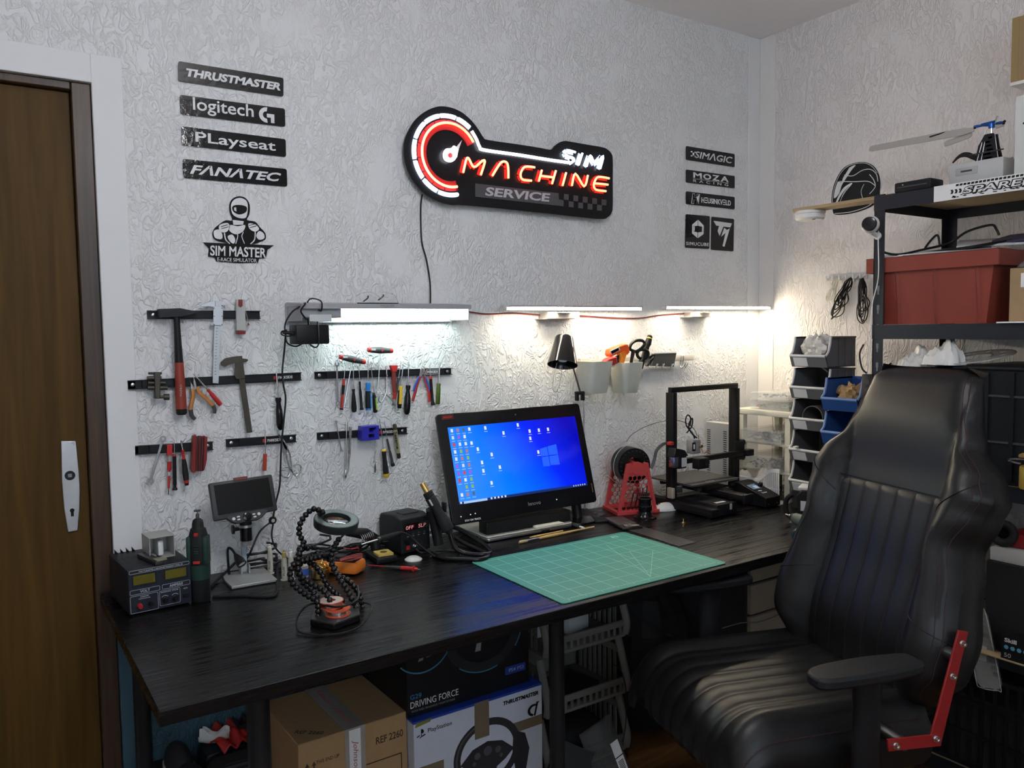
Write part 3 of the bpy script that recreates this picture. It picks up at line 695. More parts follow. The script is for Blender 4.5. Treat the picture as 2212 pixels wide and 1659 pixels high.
# wrench
def wrench(label,k,top,bot,w,ring_top,g=0.018,m=None):
    m = m or mat('wrench_chrome',(0.60,0.62,0.66),0.25,1.0)
    t = tool('wrench',label,'wrench',k(*top));a,c_ = A(k,*top,g),A(k,*bot,g)
    if ring_top is False: a,c_ = c_,a
    d = (c_-a).normalized();nx = Vector((-d.z,0,d.x));L = (c_-a).length
    Mx = Matrix(((nx.x,0,d.x,a.x),(nx.y,1,d.y,a.y),(nx.z,0,d.z,a.z),(0,0,0,1)))
    b = MB(Mx);b.prism([(-w*0.42,w*1.0),(-w*0.34,L*0.5),(-w*0.42,L-w),(w*0.42,L-w),(w*0.34,L*0.5),(w*0.42,w*1.0)],-0.0025,0.0025);part('shank',b,m,t,world=True,bevel=0.0008)
    rr = w*0.95
    b = MB(Mx);o = ell(0,0,rr,rr,0,345,24);i_ = ell(0,0,rr*0.62,rr*0.62,0,300,5)
    b.curve2d([o,i_],0.008,T(0,0.004,0));pw('ring_end',b,m,t)
    b = MB(Mx @ T(0,0,L));rr = w*1.1
    o = ell(0,0,rr,rr,118,422,24);jaw = [(rr*0.42,rr*0.85),(rr*0.42,-rr*0.1),(0,-rr*0.35),(-rr*0.42,-rr*0.1),(-rr*0.42,rr*0.85)]
    b.curve2d([o+jaw],0.006,T(0,0.003,0));pw('open_end',b,m,t)
    return t
wrench('chrome combination wrench leaning at the end of the short rail',k1,(332,1182),(232,1515),0.0085,True,0.019)
# voltage tester, precision drivers, folding hex keys
t = tool('voltage_tester','slim red and clear voltage tester screwdriver','screwdriver',k1(382,1300))
outline_y('red_clip',t,k1,[(360,1230),(404,1228),(402,1312),(362,1314)],0.014,0.024,RED,bevel=0.001)
segs(t,A(k1,384,1310,0.022),A(k1,375,1618,0.022),[('clear_sleeve',FROST,[(0,0.005),(0.16,0.0045)]),('collar',RED,[(0.16,0.0055),(0.35,0.006),(0.42,0.003)]),('mid_ring',LGREY,[(0.42,0.003),(0.52,0.0028)]),('handle',RED,[(0.52,0.0036),(0.84,0.003)]),('blade',DSTEEL,[(0.84,0.0014),(1,0.0012)])])
driver('slim black precision screwdriver beside the voltage tester',k1,(420,1195),(421,1305),(425,1582),0.0014,[('collar',RED,[(0,0.0045),(0.05,0.0048)]),('grip',BLK,[(0.05,0.005),(0.85,0.0052),(0.86,0.0042),(0.93,0.0045)]),('end_cap',BLK,[(0.93,0.0045),(0.96,0.0068),(1,0.0068)])],g=0.022)
driver('black grip ratchet screwdriver with red collars',k1,(473,1196),(486,1268),(518,1545),0.0024,[('collar',RED,[(0,0.0042),(0.06,0.0045),(0.08,0.0036),(0.26,0.0046)]),('grip',BLKM,[(0.26,0.005),(0.4,0.0068),(0.7,0.0082),(0.85,0.0070)]),('end_ring',RED,[(0.85,0.0066),(0.93,0.0066)]),('end_cap',BLK,[(0.93,0.0062),(1,0.0050)])],g=0.026,tipr=0.0024)
t = tool('hex_key_set','folding hex key set with dark red side plates','tool',k1(610,1300))
for pts in ([(562,1160),(585,1148),(580,1440),(560,1446),(546,1420)],[(650,1158),(672,1165),(668,1340),(650,1420),(640,1430)]): outline_y('side_plate',t,k1,pts,0.014,0.036,DRED,bevel=0.001)
for i in range(6):
    x = 588+i*11;outline_y('key',t,k1,[(x,1158+abs(i-2.5)*2),(x+8,1158+abs(i-2.5)*2),(x+5-i*1.5,1432),(x-3-i*1.5,1434)],0.016,0.030-(i % 2)*0.003,DSTEEL if i % 2 else DRED,bevel=0.0006)
driver('small red screwdriver half hidden behind the microscope screen',k1,(1130,1112),(1128,1300),(1124,1430),0.0018,[('handle',mat('dark_orange_red',(0.45,0.05,0.025),0.45),[(0,0.005),(0.05,0.0055),(1,0.0055)])],g=0.022)
b = MB();
# scissors
t = tool('scissors','steel scissors with wire loop handles hanging by the cable','scissors',k1(1290,1240))
for pts,nm in (([(1215,1118),(1240,1150),(1300,1250),(1310,1290),(1285,1285)],'blade'),([(1218,1116),(1290,1215),(1305,1240),(1295,1275),(1278,1262)],'blade')):
    outline_y(nm,t,k1,pts,0.015 if nm else 0,0.019,STEEL,bevel=0.0005)
for pts in ([(1285,1260),(1295,1340),(1312,1395),(1325,1440),(1305,1480),(1265,1475),(1250,1440),(1275,1405),(1312,1405)],[(1298,1255),(1318,1300),(1330,1380),(1335,1430),(1365,1470),(1400,1440),(1405,1400),(1385,1380),(1345,1395)]):
    b = MB();b.tube(spl([A(k1,*p,0.018) for p in pts],6),0.0022,8);pw('loop_handle',b,STEEL,t)
# ---- right-hand rails
wrench('chrome combination wrench at the start of the lamp-lit rail',k2,(480,630),(488,945),0.0068,False,0.018)
def thandle(label,L_,R_,tip):
    t = tool('t_handle_key',label,'hex key',k2(*L_));g = 0.030
    a,c_ = A(k2,*L_,g),A(k2,*R_,g);m = (a+c_)/2
    segs(t,a,c_,[('end_cap',RED,[(0,0.0068),(0.03,0.0075),(0.13,0.0080)]),('grip',DGREY,[(0.13,0.0084),(0.5,0.0105),(0.86,0.0080)]),('end_cap',RED,[(0.86,0.0085),(0.97,0.0075),(1,0.0065)])])
    u = (c_-a).normalized();b = MB();p = m+u*0.003+Vector((0,-0.010,0));b.cyl(p,p+Vector((0,-0.0012,0)),0.0035,n=10);pw('red_dot',b,RED,t)
    b = MB();p = a+u*0.016+Vector((0,-0.0092,0.002));b.box(p,(0.015,0.0016,0.006));pw('label_plate',b,LGREY,t)
    b = MB();b.cyl(m,A(k2,*tip,g),0.0018,n=8);pw('shaft',b,STEEL,t)
    b = MB();b.cyl(a,a-u*0.008,0.0012,n=8);pw('short_key',b,STEEL,t)
thandle('T-handle hex key tilted, lower of the two red and grey ones',(502,567),(712,612),(540,985))
thandle('T-handle hex key level, upper of the two red and grey ones',(732,512),(935,520),(812,930))
driver('red and black thin screwdriver below the tilted T-handle',k2,(547,672),(540,750),(518,1000),0.0015,[('collar',RED,[(0,0.0035),(0.2,0.0042)]),('grip',BLK,[(0.2,0.0048),(0.5,0.0042)]),('handle',RED,[(0.5,0.004),(0.95,0.0042)]),('end_cap',BLK,[(0.95,0.0055),(1,0.0055)])],g=0.022)
driver('screwdriver with plain black pear handle',k2,(616,645),(616,830),(622,1020),0.0016,[('handle',BLK,[(0,0.0050),(0.05,0.0050),(0.12,0.0038),(0.4,0.0062),(0.8,0.0086),(0.97,0.0070),(1,0.004)])],g=0.026)
driver('thin all-black precision screwdriver',k2,(660,640),(667,770),(684,1000),0.0013,[('grip',BLK,[(0,0.0034),(0.05,0.0034),(0.2,0.0028),(0.4,0.0044),(0.92,0.0044),(0.95,0.006),(1,0.006)])],g=0.022)
driver('thick blue and black screwdriver',k2,(736,588),(735,780),(738,1003),0.0018,[('collar',SKYB,[(0,0.0078),(0.1,0.0084),(0.16,0.0074),(0.3,0.0074)]),('grip',BLKM,[(0.3,0.0086),(0.6,0.0096),(0.93,0.0090)]),('end_cap',SKYB,[(0.93,0.0086),(1,0.0082)])],g=0.028)
b = MB();b.cyl(A(k2,757,865,0.036),A(k2,762,985,0.036),0.0022,n=8);part('grip_stripe',b,SKYB,bpy.data.objects[[o.name for o in COL.objects if o.get('label') == 'thick blue and black screwdriver'][0]],world=True)
driver('black screwdriver with lime stripe at its end',k2,(757,605),(782,860),(796,1022),0.0014,[('collar',DGREY,[(0,0.004),(0.1,0.0045)]),('grip',BLK,[(0.1,0.0052),(0.5,0.0066),(0.95,0.0072),(1,0.005)])],g=0.025)
b = MB();b.cyl(A(k2,800,905,0.0325),A(k2,806,1000,0.0325),0.0024,n=8);part('grip_stripe',b,mat('lime',(0.30,0.55,0.03),0.4),[o for o in COL.objects if o.get('label','').startswith('black screwdriver with lime')][0],world=True)
# hemostat
t = tool('hemostat','steel hemostat clamp with ring handles behind the red scraper','clamp',k2(885,780))
for pts in ([(884,640),(888,700),(886,800),(880,870),(850,930),(832,940),(820,915),(830,880),(852,870),(865,890)],[(888,640),(886,700),(892,800),(884,870),(912,905),(935,930),(948,910),(938,880),(915,868),(905,885)]):
    b = MB();b.tube(spl([A(k2,*p,0.018) for p in pts],5),0.0018,8);pw('arm',b,STEEL,t)
b = MB();q = A(k2,888,720,0.0195);b.cyl(q,q+Vector((0,-0.003,0)),0.0025,n=10);pw('pivot',b,STEEL,t)
# red knife/scraper
t = tool('craft_knife','dark red craft knife with blade pointing down','knife',k2(945,780))
outline_y('cap',t,k2,[(914,638),(970,636),(960,690),(928,690)],0.014,0.032,RED,bevel=0.001)
segs(t,A(k2,944,685,0.024),A(k2,955,1030,0.024),[('grip',mat('maroon',(0.20,0.03,0.025),0.4),[(0,0.0072),(0.4,0.0068),(0.5,0.006)]),('sleeve',RED,[(0.5,0.0062),(0.66,0.005)]),('collet',STEEL,[(0.66,0.0038),(0.8,0.003)]),('blade',STEEL,[(0.8,0.002),(1,0.0003)])])
driver('thin grey screwdriver behind the yellow one',k2,(1005,605),(985,740),(945,965),0.0013,[('grip',DGREY,[(0,0.0042),(0.3,0.0042),(0.9,0.004),(0.95,0.0062),(1,0.0062)])],g=0.020)
driver('yellow and black stubby screwdriver',k2,(1022,622),(1003,805),(990,988),0.0018,[('collar',YELLOW,[(0,0.0058),(0.08,0.0066),(0.2,0.0048),(0.35,0.0066)]),('grip',YELLOW,[(0.35,0.0066),(0.8,0.0072)]),('end_cap',BLK,[(0.8,0.0074),(0.96,0.007),(1,0.005)])],g=0.030)
b = MB();b.cyl(A(k2,985,840,0.036),A(k2,978,960,0.036),0.0025,n=8);part('grip_stripe',b,BLK,[o for o in COL.objects if o.get('label','').startswith('yellow and black stubby')][0],world=True)
driver('biggest black screwdriver of the lamp-lit rail with fat rounded handle',k2,(1066,608),(1062,800),(1050,1040),0.0021,[('handle',BLKG,[(0,0.0078),(0.06,0.0084),(0.18,0.0060),(0.42,0.0100),(0.7,0.0112),(0.9,0.010),(0.97,0.0075),(1,0.003)])],g=0.027)
# side cutters
t = tool('side_cutters','side cutters with red and blue handles spread open','pliers',k2(1180,700))
outline_y('jaw',t,k2,[(1168,640),(1178,670),(1186,700),(1165,735),(1150,725),(1160,680)],0.016,0.023,STEEL,bevel=0.001)
outline_y('jaw',t,k2,[(1192,638),(1188,665),(1180,700),(1192,735),(1206,728),(1198,680)],0.015,0.022,STEEL,bevel=0.001)
hnd(t,k2,[(1160,728),(1135,790),(1118,860),(1098,930)],[0.0045,0.006,0.006,0.005],RED)
hnd(t,k2,[(1150,730),(1122,795),(1105,850)],[0.003,0.0042,0.003],BLUE,'handle_inlay',g=0.024)
hnd(t,k2,[(1196,728),(1215,790),(1232,860),(1236,935)],[0.0045,0.006,0.0065,0.006],RED)
hnd(t,k2,[(1204,735),(1224,795),(1238,850)],[0.003,0.004,0.003],BLUE,'handle_inlay',g=0.024)
driver('thin red and black screwdriver beside the side cutters',k2,(1237,632),(1244,728),(1264,962),0.0013,[('collar',RED,[(0,0.0042),(0.08,0.0048)]),('grip',BLK,[(0.08,0.0050),(0.5,0.0046),(0.88,0.0046),(0.93,0.0068),(1,0.0068)])],g=0.022)
driver('screwdriver with translucent green handle',k2,(1320,608),(1311,785),(1303,955),0.0024,[('handle',GREEN,[(0,0.0055),(0.05,0.0072),(0.15,0.006),(0.25,0.0072),(0.97,0.0074),(1,0.006)])],g=0.027)
# ---- lower right rail
wrench('small chrome combination wrench on the rail with the blue cube',k2,(474,1098),(518,1335),0.0042,True,0.017)
t = tool('socket_extension','bright chrome double-ended extension rod','tool',k2(558,1300))
segs(t,A(k2,562,1098,0.018),A(k2,553,1558,0.018),[('head',CHROME,[(0,0.003),(0.02,0.0035),(0.17,0.0032)]),('rod',CHROME,[(0.17,0.0022),(0.85,0.0020)]),('drive_end',CHROME,[(0.85,0.002),(0.9,0.0038),(0.96,0.0038),(1,0.0015)])],10)
t = tool('tweezers','slim steel tweezers beside the extension rod','tweezers',k2(585,1300))
for dx in (-4,4): outline_y('leg',t,k2,[(584+dx,1140),(600+dx,1140),(592+dx*0.5,1350),(578,1510),(574,1510),(580+dx*0.5,1340)],0.0165+abs(dx)*0.0002+(0.002 if dx > 0 else 0),0.0178+(0.002 if dx > 0 else 0),STEEL)
t = tool('magnetizer','deep blue plastic magnetizer block with openings','magnetizer',k2(724,1185))
q0 = A(k2,650,1245,0.014);q1 = A(k2,800,1118,0.014);w = q1.x-q0.x;h = q1.z-q0.z
b = MB();b.curve2d([[(0,0),(w*0.92,0),(w*0.92,h),(w*0.05,h),(0,h*0.3)],[(w*0.40,h*0.55),(w*0.40,h*0.88),(w*0.80,h*0.88),(w*0.70,h*0.72),(w*0.55,h*0.55)],[(w*0.36,h*0.18),(w*0.66,h*0.18),(w*0.66,h*0.44),(w*0.36,h*0.44)]],0.034,T(q0.x,WALL-0.014,q0.z));pw('body',b,DBLUE,t)
b = MB();b.bb((q0.x+0.003,WALL-0.016,q0.z+0.003),(q0.x+w*0.9,WALL-0.0145,q1.z-0.003));pw('core',b,BLK,t)
t = tool('screwdriver_bit','long steel bit hanging beside the blue magnetizer','bit',k2(798,1300))
segs(t,A(k2,799,1105,0.018),A(k2,793,1515,0.018),[('shaft',STEEL,[(0,0.0012),(0.82,0.0013)]),('tip',DSTEEL,[(0.82,0.0016),(0.88,0.0028),(0.97,0.0024),(1,0.001)])],8)
driver('black screwdriver with yellow end below the blue magnetizer',k2,(828,1072),(862,1322),(885,1550),0.0015,[('collar',YELLOW,[(0,0.0046),(0.03,0.0075),(0.07,0.0075)]),('grip',BLKM,[(0.07,0.0074),(0.35,0.0068),(0.7,0.0092),(0.86,0.0095)]),('end_cap',YELLOW,[(0.86,0.0094),(0.96,0.009),(1,0.007)])],g=0.027)
driver('grey precision screwdriver with swivel cap below the blue magnetizer',k2,(868,1090),(890,1238),(940,1458),0.0012,[('grip',DGREY,[(0,0.0032),(0.35,0.0038),(0.4,0.003),(0.5,0.0044),(0.9,0.0046)]),('end_cap',BLK,[(0.9,0.0062),(1,0.0066)])],g=0.022)
t = tool('spudger_case','translucent olive tube lettered Sesame with black caps','tube',k2(965,1260))
p0,p1 = A(k2,950,1116,0.022),A(k2,988,1396,0.022)
segs(t,p0,p1,[('cap',mat('smoked_black',(0.03,0.028,0.02),0.4),[(0,0.0045),(0.03,0.0068),(0.16,0.0070)]),('tube',mat('olive_clear',(0.34,0.31,0.17),0.3),[(0.16,0.0066),(0.84,0.0062)]),('cap',mat('smoked_black',(0,0,0)),[(0.84,0.0065),(0.97,0.0062),(1,0.004)])])
M = quadM(k2(972,1178),k2(992,1318),k2(944,1180),0.0292);b = MB(M);b.text('Sesame',1,0.8,0.0006,0,0.01,T(0.5,0,0.5));pw('lettering',b,PRINTK,t)
# ================================================================== lamps and things fixed to the wall
TUBE_E = emit('tube_glow',(0.80,1.0,0.95),24.0)
LED_E = emit('led_glow',(1.0,0.86,0.64),75.0)
HOUS = mat('lamp_housing',(0.42,0.42,0.45),0.4,0.3)
# ---- tube lamp under no shelf: sloped housing, tube, milky cover, bracket
q = wp(830,670,0);t = thing('tube_lamp','long grey tube lamp glowing greenish white above the tool rails','lamp',(q.x,WALL,q.z))
gF,gB = 0.150,0.015
xl,xr = on_y(652,660,WALL-gF).x,on_y(1018,660,WALL-gF).x
zt = on_y(830,657,WALL-gF).z;zf = zt-0.014;zb = zt-0.052
def sect(x,pts): return [(x,WALL-g,z) for g,z in pts]
prof = [(gF,zt),(gF,zf),(gF-0.006,zf),(gF-0.010,zt-0.006),(0.02,zt-0.006),(0.02,zb),(0.0,zb),(0.0,zt+0.004),(gB,zt+0.008)]
k = len(prof);b = MB();b.add(sect(xl,prof)+sect(xr,prof),[tuple(range(k)),tuple(reversed(range(k,2*k)))]+[(i,k+i,k+(i+1) % k,(i+1) % k) for i in range(k)])
pw('housing',b,HOUS,t)
xm = on_y(722,680,WALL-0.08).x
b = MB();b.cyl((xm+0.02,WALL-0.075,zt-0.022),(xr-0.02,WALL-0.075,zt-0.022),0.0125,n=16);pw('fluorescent_tube',b,TUBE_E,t)
b = MB();b.bb((xl+0.004,WALL-gF+0.012,zt-0.040),(xm,WALL-0.022,zt-0.007));part('ballast_cover',b,mat('lamp_cover_grey',(0.34,0.36,0.38),0.45),t,world=True,bevel=0.003)
b = MB();q = on_y(692,687,WALL-gF+0.010);b.box((q.x,WALL-gF+0.009,q.z),(0.066,0.004,0.020));part('switch_plate',b,mat('pale_plate',(0.62,0.64,0.66),0.35),t,world=True,bevel=0.001)
for x in (xl+0.002,xr-0.004):
    b = MB();b.prism([(0,0),(0,1)],0,1) if False else b.bb((x,WALL-gF+0.012,zt-0.048),(x+0.003,WALL-0.02,zt-0.006));pw('end_cap',b,HOUS,t)
M = quadM((822,658),(852,658),(822,663),gF+0.0004);b = MB(M);b.text('MIOLUX',1,1,0.0004,0,0,T(0.5,0,0.5));pw('lettering',b,mat('grey_ink',(0.22,0.22,0.24),0.6),t)
# ---- power brick hung under the lamp, with its cables
q = wp(665,720,0.08);t = thing('power_brick','black power brick strapped under the tube lamp','power adapter',(q.x,WALL-0.08,q.z))
c0,c1 = on_y(634,722,WALL-0.10),on_y(705,720,WALL-0.10);zc = (c0.z+c1.z)/2
b = MB();b.bb((c0.x,WALL-0.125,zc-0.030),(c1.x,WALL-0.06,zc+0.026),0.004);pw('body',b,BLK,t)
b = MB();b.rod((c0.x+0.002,WALL-0.095,zc+0.002),(c0.x-0.030,WALL-0.095,zc+0.004),[(0,0.006),(0.5,0.0045),(1,0.003)],10);pw('strain_relief',b,BLK,t)
b = MB();x = on_y(686,700,WALL-0.126).x
b.loop(spl([(x,WALL-0.128,zc-0.032),(x,WALL-0.128,zc+0.06),(x,WALL-0.160,zt-0.02),(x,WALL-0.156,zt+0.008),(x,WALL-0.05,zt+0.010),(x,WALL-0.055,zc+0.0),(x,WALL-0.058,zc-0.032)],5,True),0.0022,6);pw('cable_tie',b,BLK,t)
b = MB();b.tube(spl([on_y(634,720,WALL-0.095),on_y(612,715,WALL-0.09),on_y(608,722,WALL-0.09),on_y(622,726,WALL-0.095),on_y(637,723,WALL-0.11)],6),0.0022,6);pw('cable_loop',b,BLK,t)
b = MB();b.tube(spl([on_y(660,738,WALL-0.10),on_y(640,748,WALL-0.09),on_y(622,742,WALL-0.07),on_y(617,728,WALL-0.04),on_y(616,700,WALL-0.03),on_y(630,675,WALL-0.08),on_y(645,664,WALL-0.12),on_y(660,655,WALL-0.155),on_y(650,672,WALL-0.155),on_y(662,690,WALL-0.14)],6),0.0024,6);pw('lamp_cord',b,BLK,t)
# ---- long hanging cable in front of the rails with the round inline switch
q = wp(610,900,0.03);t = thing('hanging_cable','black cable hanging from the power brick down to a round inline dimmer','cable',(q.x,WALL-0.03,q.z))
pts = [(618,712),(614,760),(610,800),(612,830),(617,860),(614,900),(608,960),(606,1010),(604,1050),(596,1085),(590,1118),(589,1124)]
b = MB();b.tube(spl([on_y(*p,WALL-(0.075 if i == 0 else 0.046)) for i,p in enumerate(pts)],5),0.0027,6);pw('cord',b,BLK,t)
q = on_y(589,1124,WALL-0.05)
b = MB();b.lathe([(0,-0.004),(0.010,-0.004),(0.0115,-0.002),(0.0115,0.002),(0.010,0.004),(0,0.004)],T(*q) @ RX(90));pw('dimmer',b,BLK,t)
b = MB();b.lathe([(0.0055,0),(0.005,0.002),(0,0.0025)],T(q.x,q.y-0.004,q.z) @ RX(90));pw('dimmer_button',b,mat('pale_green_cap',(0.55,0.60,0.50),0.4),t)
b = MB();b.tube(spl([q+Vector((0.001,0.0,-0.010)),on_y(587,1155,WALL-0.05),on_y(591,1175,WALL-0.05),on_y(602,1192,WALL-0.05),dp(625,1212)+Vector((0,0,0.004))],5),0.0025,6)
b.tube(spl([q+Vector((-0.009,0,-0.006)),on_y(560,1150,WALL-0.07),on_y(540,1195,WALL-0.09),dp(534,1222)+Vector((0,0,0.022))],5),0.0027,6);pw('lower_cords',b,BLK,t)
# ---- safety glasses on the lamp
q = on_y(820,655,WALL-0.08);t = thing('safety_glasses','clear safety glasses with dark temples lying on the tube lamp','glasses',(q.x,WALL-0.08,zt))
for x0,x1 in ((765,823),(826,860)):
    P = [on_y(*p,WALL-0.125) for p in [(x0,656),(x0+3,640),(x0+18,632),(x1-10,633),(x1-2,645),(x1,656)]]
    b = MB();b.prism([(v.x,max(v.z,zt+0.001)) for v in P],WALL-0.127,WALL-0.125);pw('lens',b,CLEAR,t)
P = [on_y(*p,WALL-0.126) for p in [(765,656),(768,641),(786,632),(806,632),(819,642),(826,643),(836,633),(850,636),(858,648),(860,656)]]
b = MB();b.tube(spl([Vector((v.x,v.y,max(v.z,zt+0.002))) for v in P],4),0.0008,6);pw('rim',b,STEEL,t)
for p in ((795,640),(828,637)):
    a = on_y(*p,WALL-0.126);b = MB();b.tube(spl([a,a+Vector((0.012,0.03,-0.004)),a+Vector((0.022,0.085,-0.012))],5),0.0022,6);pw('temple',b,BLK,t)
b = MB();a = on_y(772,655,WALL-0.10);c_ = on_y(861,655,WALL-0.10);b.cyl((a.x,a.y,zt+0.004),(c_.x,c_.y,zt+0.004),0.002,n=8);pw('brow_bar',b,BLK,t)
# ---- LED bars
def ledbar(label,Lp,Rp,blk,g=0.08):
    a,c_ = on_y(*Lp,WALL-g),on_y(*Rp,WALL-g);q = (a+c_)/2
    t = thing('led_bar',label,'lamp',(q.x,WALL-g,q.z),group='warm white LED bars over the desk')
    b = MB();b.bb((a.x,WALL-g-0.001,q.z+0.003),(c_.x,WALL-g+0.020,q.z+0.0075));b.bb((a.x,WALL-g+0.017,q.z-0.007),(c_.x,WALL-g+0.020,q.z+0.003));pw('profile',b,ALU,t)
    b = MB();b.bb((a.x+0.006,WALL-g,q.z-0.0065),(c_.x-0.004,WALL-g+0.0165,q.z+0.0028),0.002);pw('diffuser',b,LED_E,t)
    b = MB();b.bb((a.x-0.022,WALL-g,q.z-0.006),(a.x+0.0055,WALL-g+0.018,q.z+0.007));pw('end_cap',b,FROST,t)
    b = MB();b.bb((c_.x-0.003,WALL-g-0.001,q.z-0.0075),(c_.x+0.002,WALL-g+0.021,q.z+0.0075));pw('end_cap',b,ALU,t)
    m0,m1 = on_y(*blk[0],WALL-0.05),on_y(*blk[1],WALL-0.05)
    b = MB();b.bb((m0.x,WALL-0.055,m1.z),(m1.x,WALL-0.0005,m0.z));b.bb((m0.x-0.02,WALL-0.05,m1.z-0.002),(m1.x-0.02,WALL-0.0005,m1.z));pw('wall_bracket',b,mat('foil_bracket',(0.62,0.60,0.58),0.3,0.7,bump=0.4,bs=60),t)
    b = MB();b.bb(((m0.x+m1.x)/2-0.03,WALL-g+0.012,m0.z-0.004),((m0.x+m1.x)/2+0.03,WALL-0.05,m0.z));pw('bracket_arm',b,ALU,t)
    return t
ledbar('glowing LED bar nearest the tube lamp',(1100,666),(1387,665),((1182,674),(1250,688)))
ledbar('glowing LED bar reaching into the room corner',(1446,665),(1664,663),((1495,674),(1547,684)))
q = wp(1100,678,0);t = thing('red_wire','thin red and black wire strung along the wall below the LED bars','wire',(q.x,WALL,q.z))
for dz,m in ((0,mat('red_wire',(0.40,0.05,0.03),0.5)),(0.0022,BLK)):
    b = MB();b.tube(spl([wp(*p,0.006)+Vector((0,0,dz)) for p in [(1005,673),(1050,679),(1110,677),(1180,682),(1250,683),(1320,687),(1380,688),(1430,681),(1495,677)]],5),0.0013,6);pw('strand',b,m,t)
b = MB();b.tube(spl([wp(1010,680,0.02),wp(1018,720,0.006),wp(1026,760,0.005),wp(1038,815,0.005),wp(1040,850,0.006),wp(1035,882,0.02)],6),0.0016,6)
single('thin_white_cable',b,WHITE,'thin white cord running down the wall from the tube lamp','cord',tuple(wp(1026,760,0)),world=True)
# ---- clip lamp behind the monitor
Yl = WALL-0.065
def ly(x,y): return on_y(x,y,Yl)
q = ly(1256,850);t = thing('clip_lamp','small black clip lamp with metal shade over the monitor','lamp',(q.x,Yl,q.z))
top,bot = ly(1219,727),ly(1206,786)
d = bot-top;L = d.length
b = MB();Mx = frame(top,d+Vector((0,-0.025,0)))
b.lathe([(0,0),(0.030,0.001),(0.033,0.006),(0.055,L*1.06),(0.0535,L*1.06),(0.031,0.01),(0,0.008)],Mx,32);pw('shade',b,BLKG,t)
b = MB();b.lathe([(0,L*0.55),(0.016,L*0.58),(0.020,L*0.8),(0.014,L*0.92),(0,L*0.95)],Mx,16);pw('bulb',b,WHITE,t)
b = MB();b.tube(spl([ly(1203,784),ly(1196,815),ly(1193,838),ly(1200,847),ly(1206,840),ly(1212,815),ly(1215,790)],5),0.0011,6);pw('wire_loop',b,STEEL,t)
b = MB();b.cyl(ly(1240,788)+Vector((0,0.01,0)),ly(1253,846),0.0032,n=8);pw('upper_arm',b,DSTEEL,t)
b = MB();jx = ly(1252,849);b.box(jx,(0.036,0.018,0.012),0.002);b.box(jx+Vector((-0.013,0,-0.014)),(0.008,0.018,0.028),0.002);b.box(jx+Vector((0.014,0,-0.014)),(0.008,0.018,0.028),0.002);pw('joint',b,BLK,t)
b = MB();bz = dp(1258,1140);b.cyl(ly(1261,855),(ly(1261,855).x,Yl,DESK+0.02),0.003,n=8);pw('lower_arm',b,STEEL,t)
b = MB();b.lathe([(0,0),(0.055,0),(0.055,0.006),(0.03,0.012),(0.012,0.02),(0,0.02)],T(ly(1261,855).x,Yl,DESK+0.0005),28);pw('foot',b,BLK,t)

# ---- utensil rail with cups, hooks and holder
k5 = crop(1040,640,3.3515)
def A5(x,y,g): return wp(*k5(x,y),g)
a,c_ = A5(707,485,0.02),A5(1537,440,0.02);q = (a+c_)/2
t = thing('utensil_rail','white wall rail holding two cream cups','wall rail',(q.x,WALL,q.z),rot=(0,-math.atan2(c_.z-a.z,c_.x-a.x),0))
L = (c_-a).length;b = MB();b.bb((-L/2,-0.022,-0.013),(L/2,-0.014,0.013),0.002);part('bar',b,mat('rail_white',(0.62,0.60,0.56),0.4),t)
for x in (-L/2+0.05,L/2-0.05): b = MB();b.bb((x-0.012,-0.014,-0.010),(x+0.012,0.0,0.010));part('bracket',b,WHITE,t)
railz = q.z
CUP = mat('cup_cream',(0.62,0.62,0.54),0.4)
def cup(label,px0,w,h,dpt):
    q = A5(*px0,0.13)
    t = thing('wall_cup',label,'cup',(q.x,WALL-0.028,q.z),group='cream cups on the wall rail')
    def ring(z,s,off): return [(w/2+(x-w/2)*s,y*s+off,z) for x,y in [(px_,-py_) for px_,py_ in rrect(w,dpt,0.022,5)]]
    lv = [(0,0.70,-0.010),(0.004,0.74,-0.008),(h*0.6,0.90,-0.004),(h,1.0,0)]
    n = len(rrect(w,dpt,0.022,5));vs = [];fs = []
    for z,s_,o_ in lv: vs += ring(z,s_,o_)
    for z,s_,o_ in reversed(lv[1:]): vs += ring(max(z,0.005),s_*0.965,o_-dpt*0.018)
    m = 7
    for j in range(m-1):
        for i in range(n): i2 = (i+1) % n;fs.append((j*n+i,j*n+i2,(j+1)*n+i2,(j+1)*n+i))
    fs.append(tuple(reversed(range(n))));fs.append(tuple(range((m-1)*n,m*n)))
    b = MB();b.add(vs,fs);part('body',b,CUP,t,smooth=50)
    b = MB();b.bb((w*0.3,0.0,h-0.03),(w*0.7,0.005,h-0.002));b.bb((w*0.3,0.0,h-0.004),(w*0.7,0.016,h+0.008));part('hook_lip',b,CUP,t)
    return t,q
c1t,c1q = cup('cream wall cup holding the orange thermometer gun',(795,712),0.112,0.118,0.105)
c2t,c2q = cup('cream wall cup holding scissors and a flashlight',(1040,708),0.100,0.116,0.105)
def cpt(x,y,g=0.08): return A5(x,y,g)
t = thing('thermometer_gun','orange and black infrared thermometer gun standing in the first cream cup','thermometer',tuple(cpt(985,480)))
def oy(name,t,k,pts,g0,g1,m,bevel=0.0,sp=0): return outline_y(name,t,k,pts,g0,g1,m,sp,bevel)
OR2 = mat('signal_orange',(0.85,0.12,0.02),0.4)
oy('body',t,k5,[(915,385),(1020,345),(1045,345),(1058,405),(1040,425),(1010,400),(920,440),(908,420)],0.065,0.095,OR2,0.004)
oy('grip',t,k5,[(985,400),(1020,392),(1040,420),(1012,510),(980,512),(1000,450)],0.068,0.092,mat('amber',(0.80,0.26,0.02),0.4),0.004)
oy('display_bezel',t,k5,[(930,395),(995,365),(1005,390),(940,425)],0.095,0.098,LGREY,0.001)
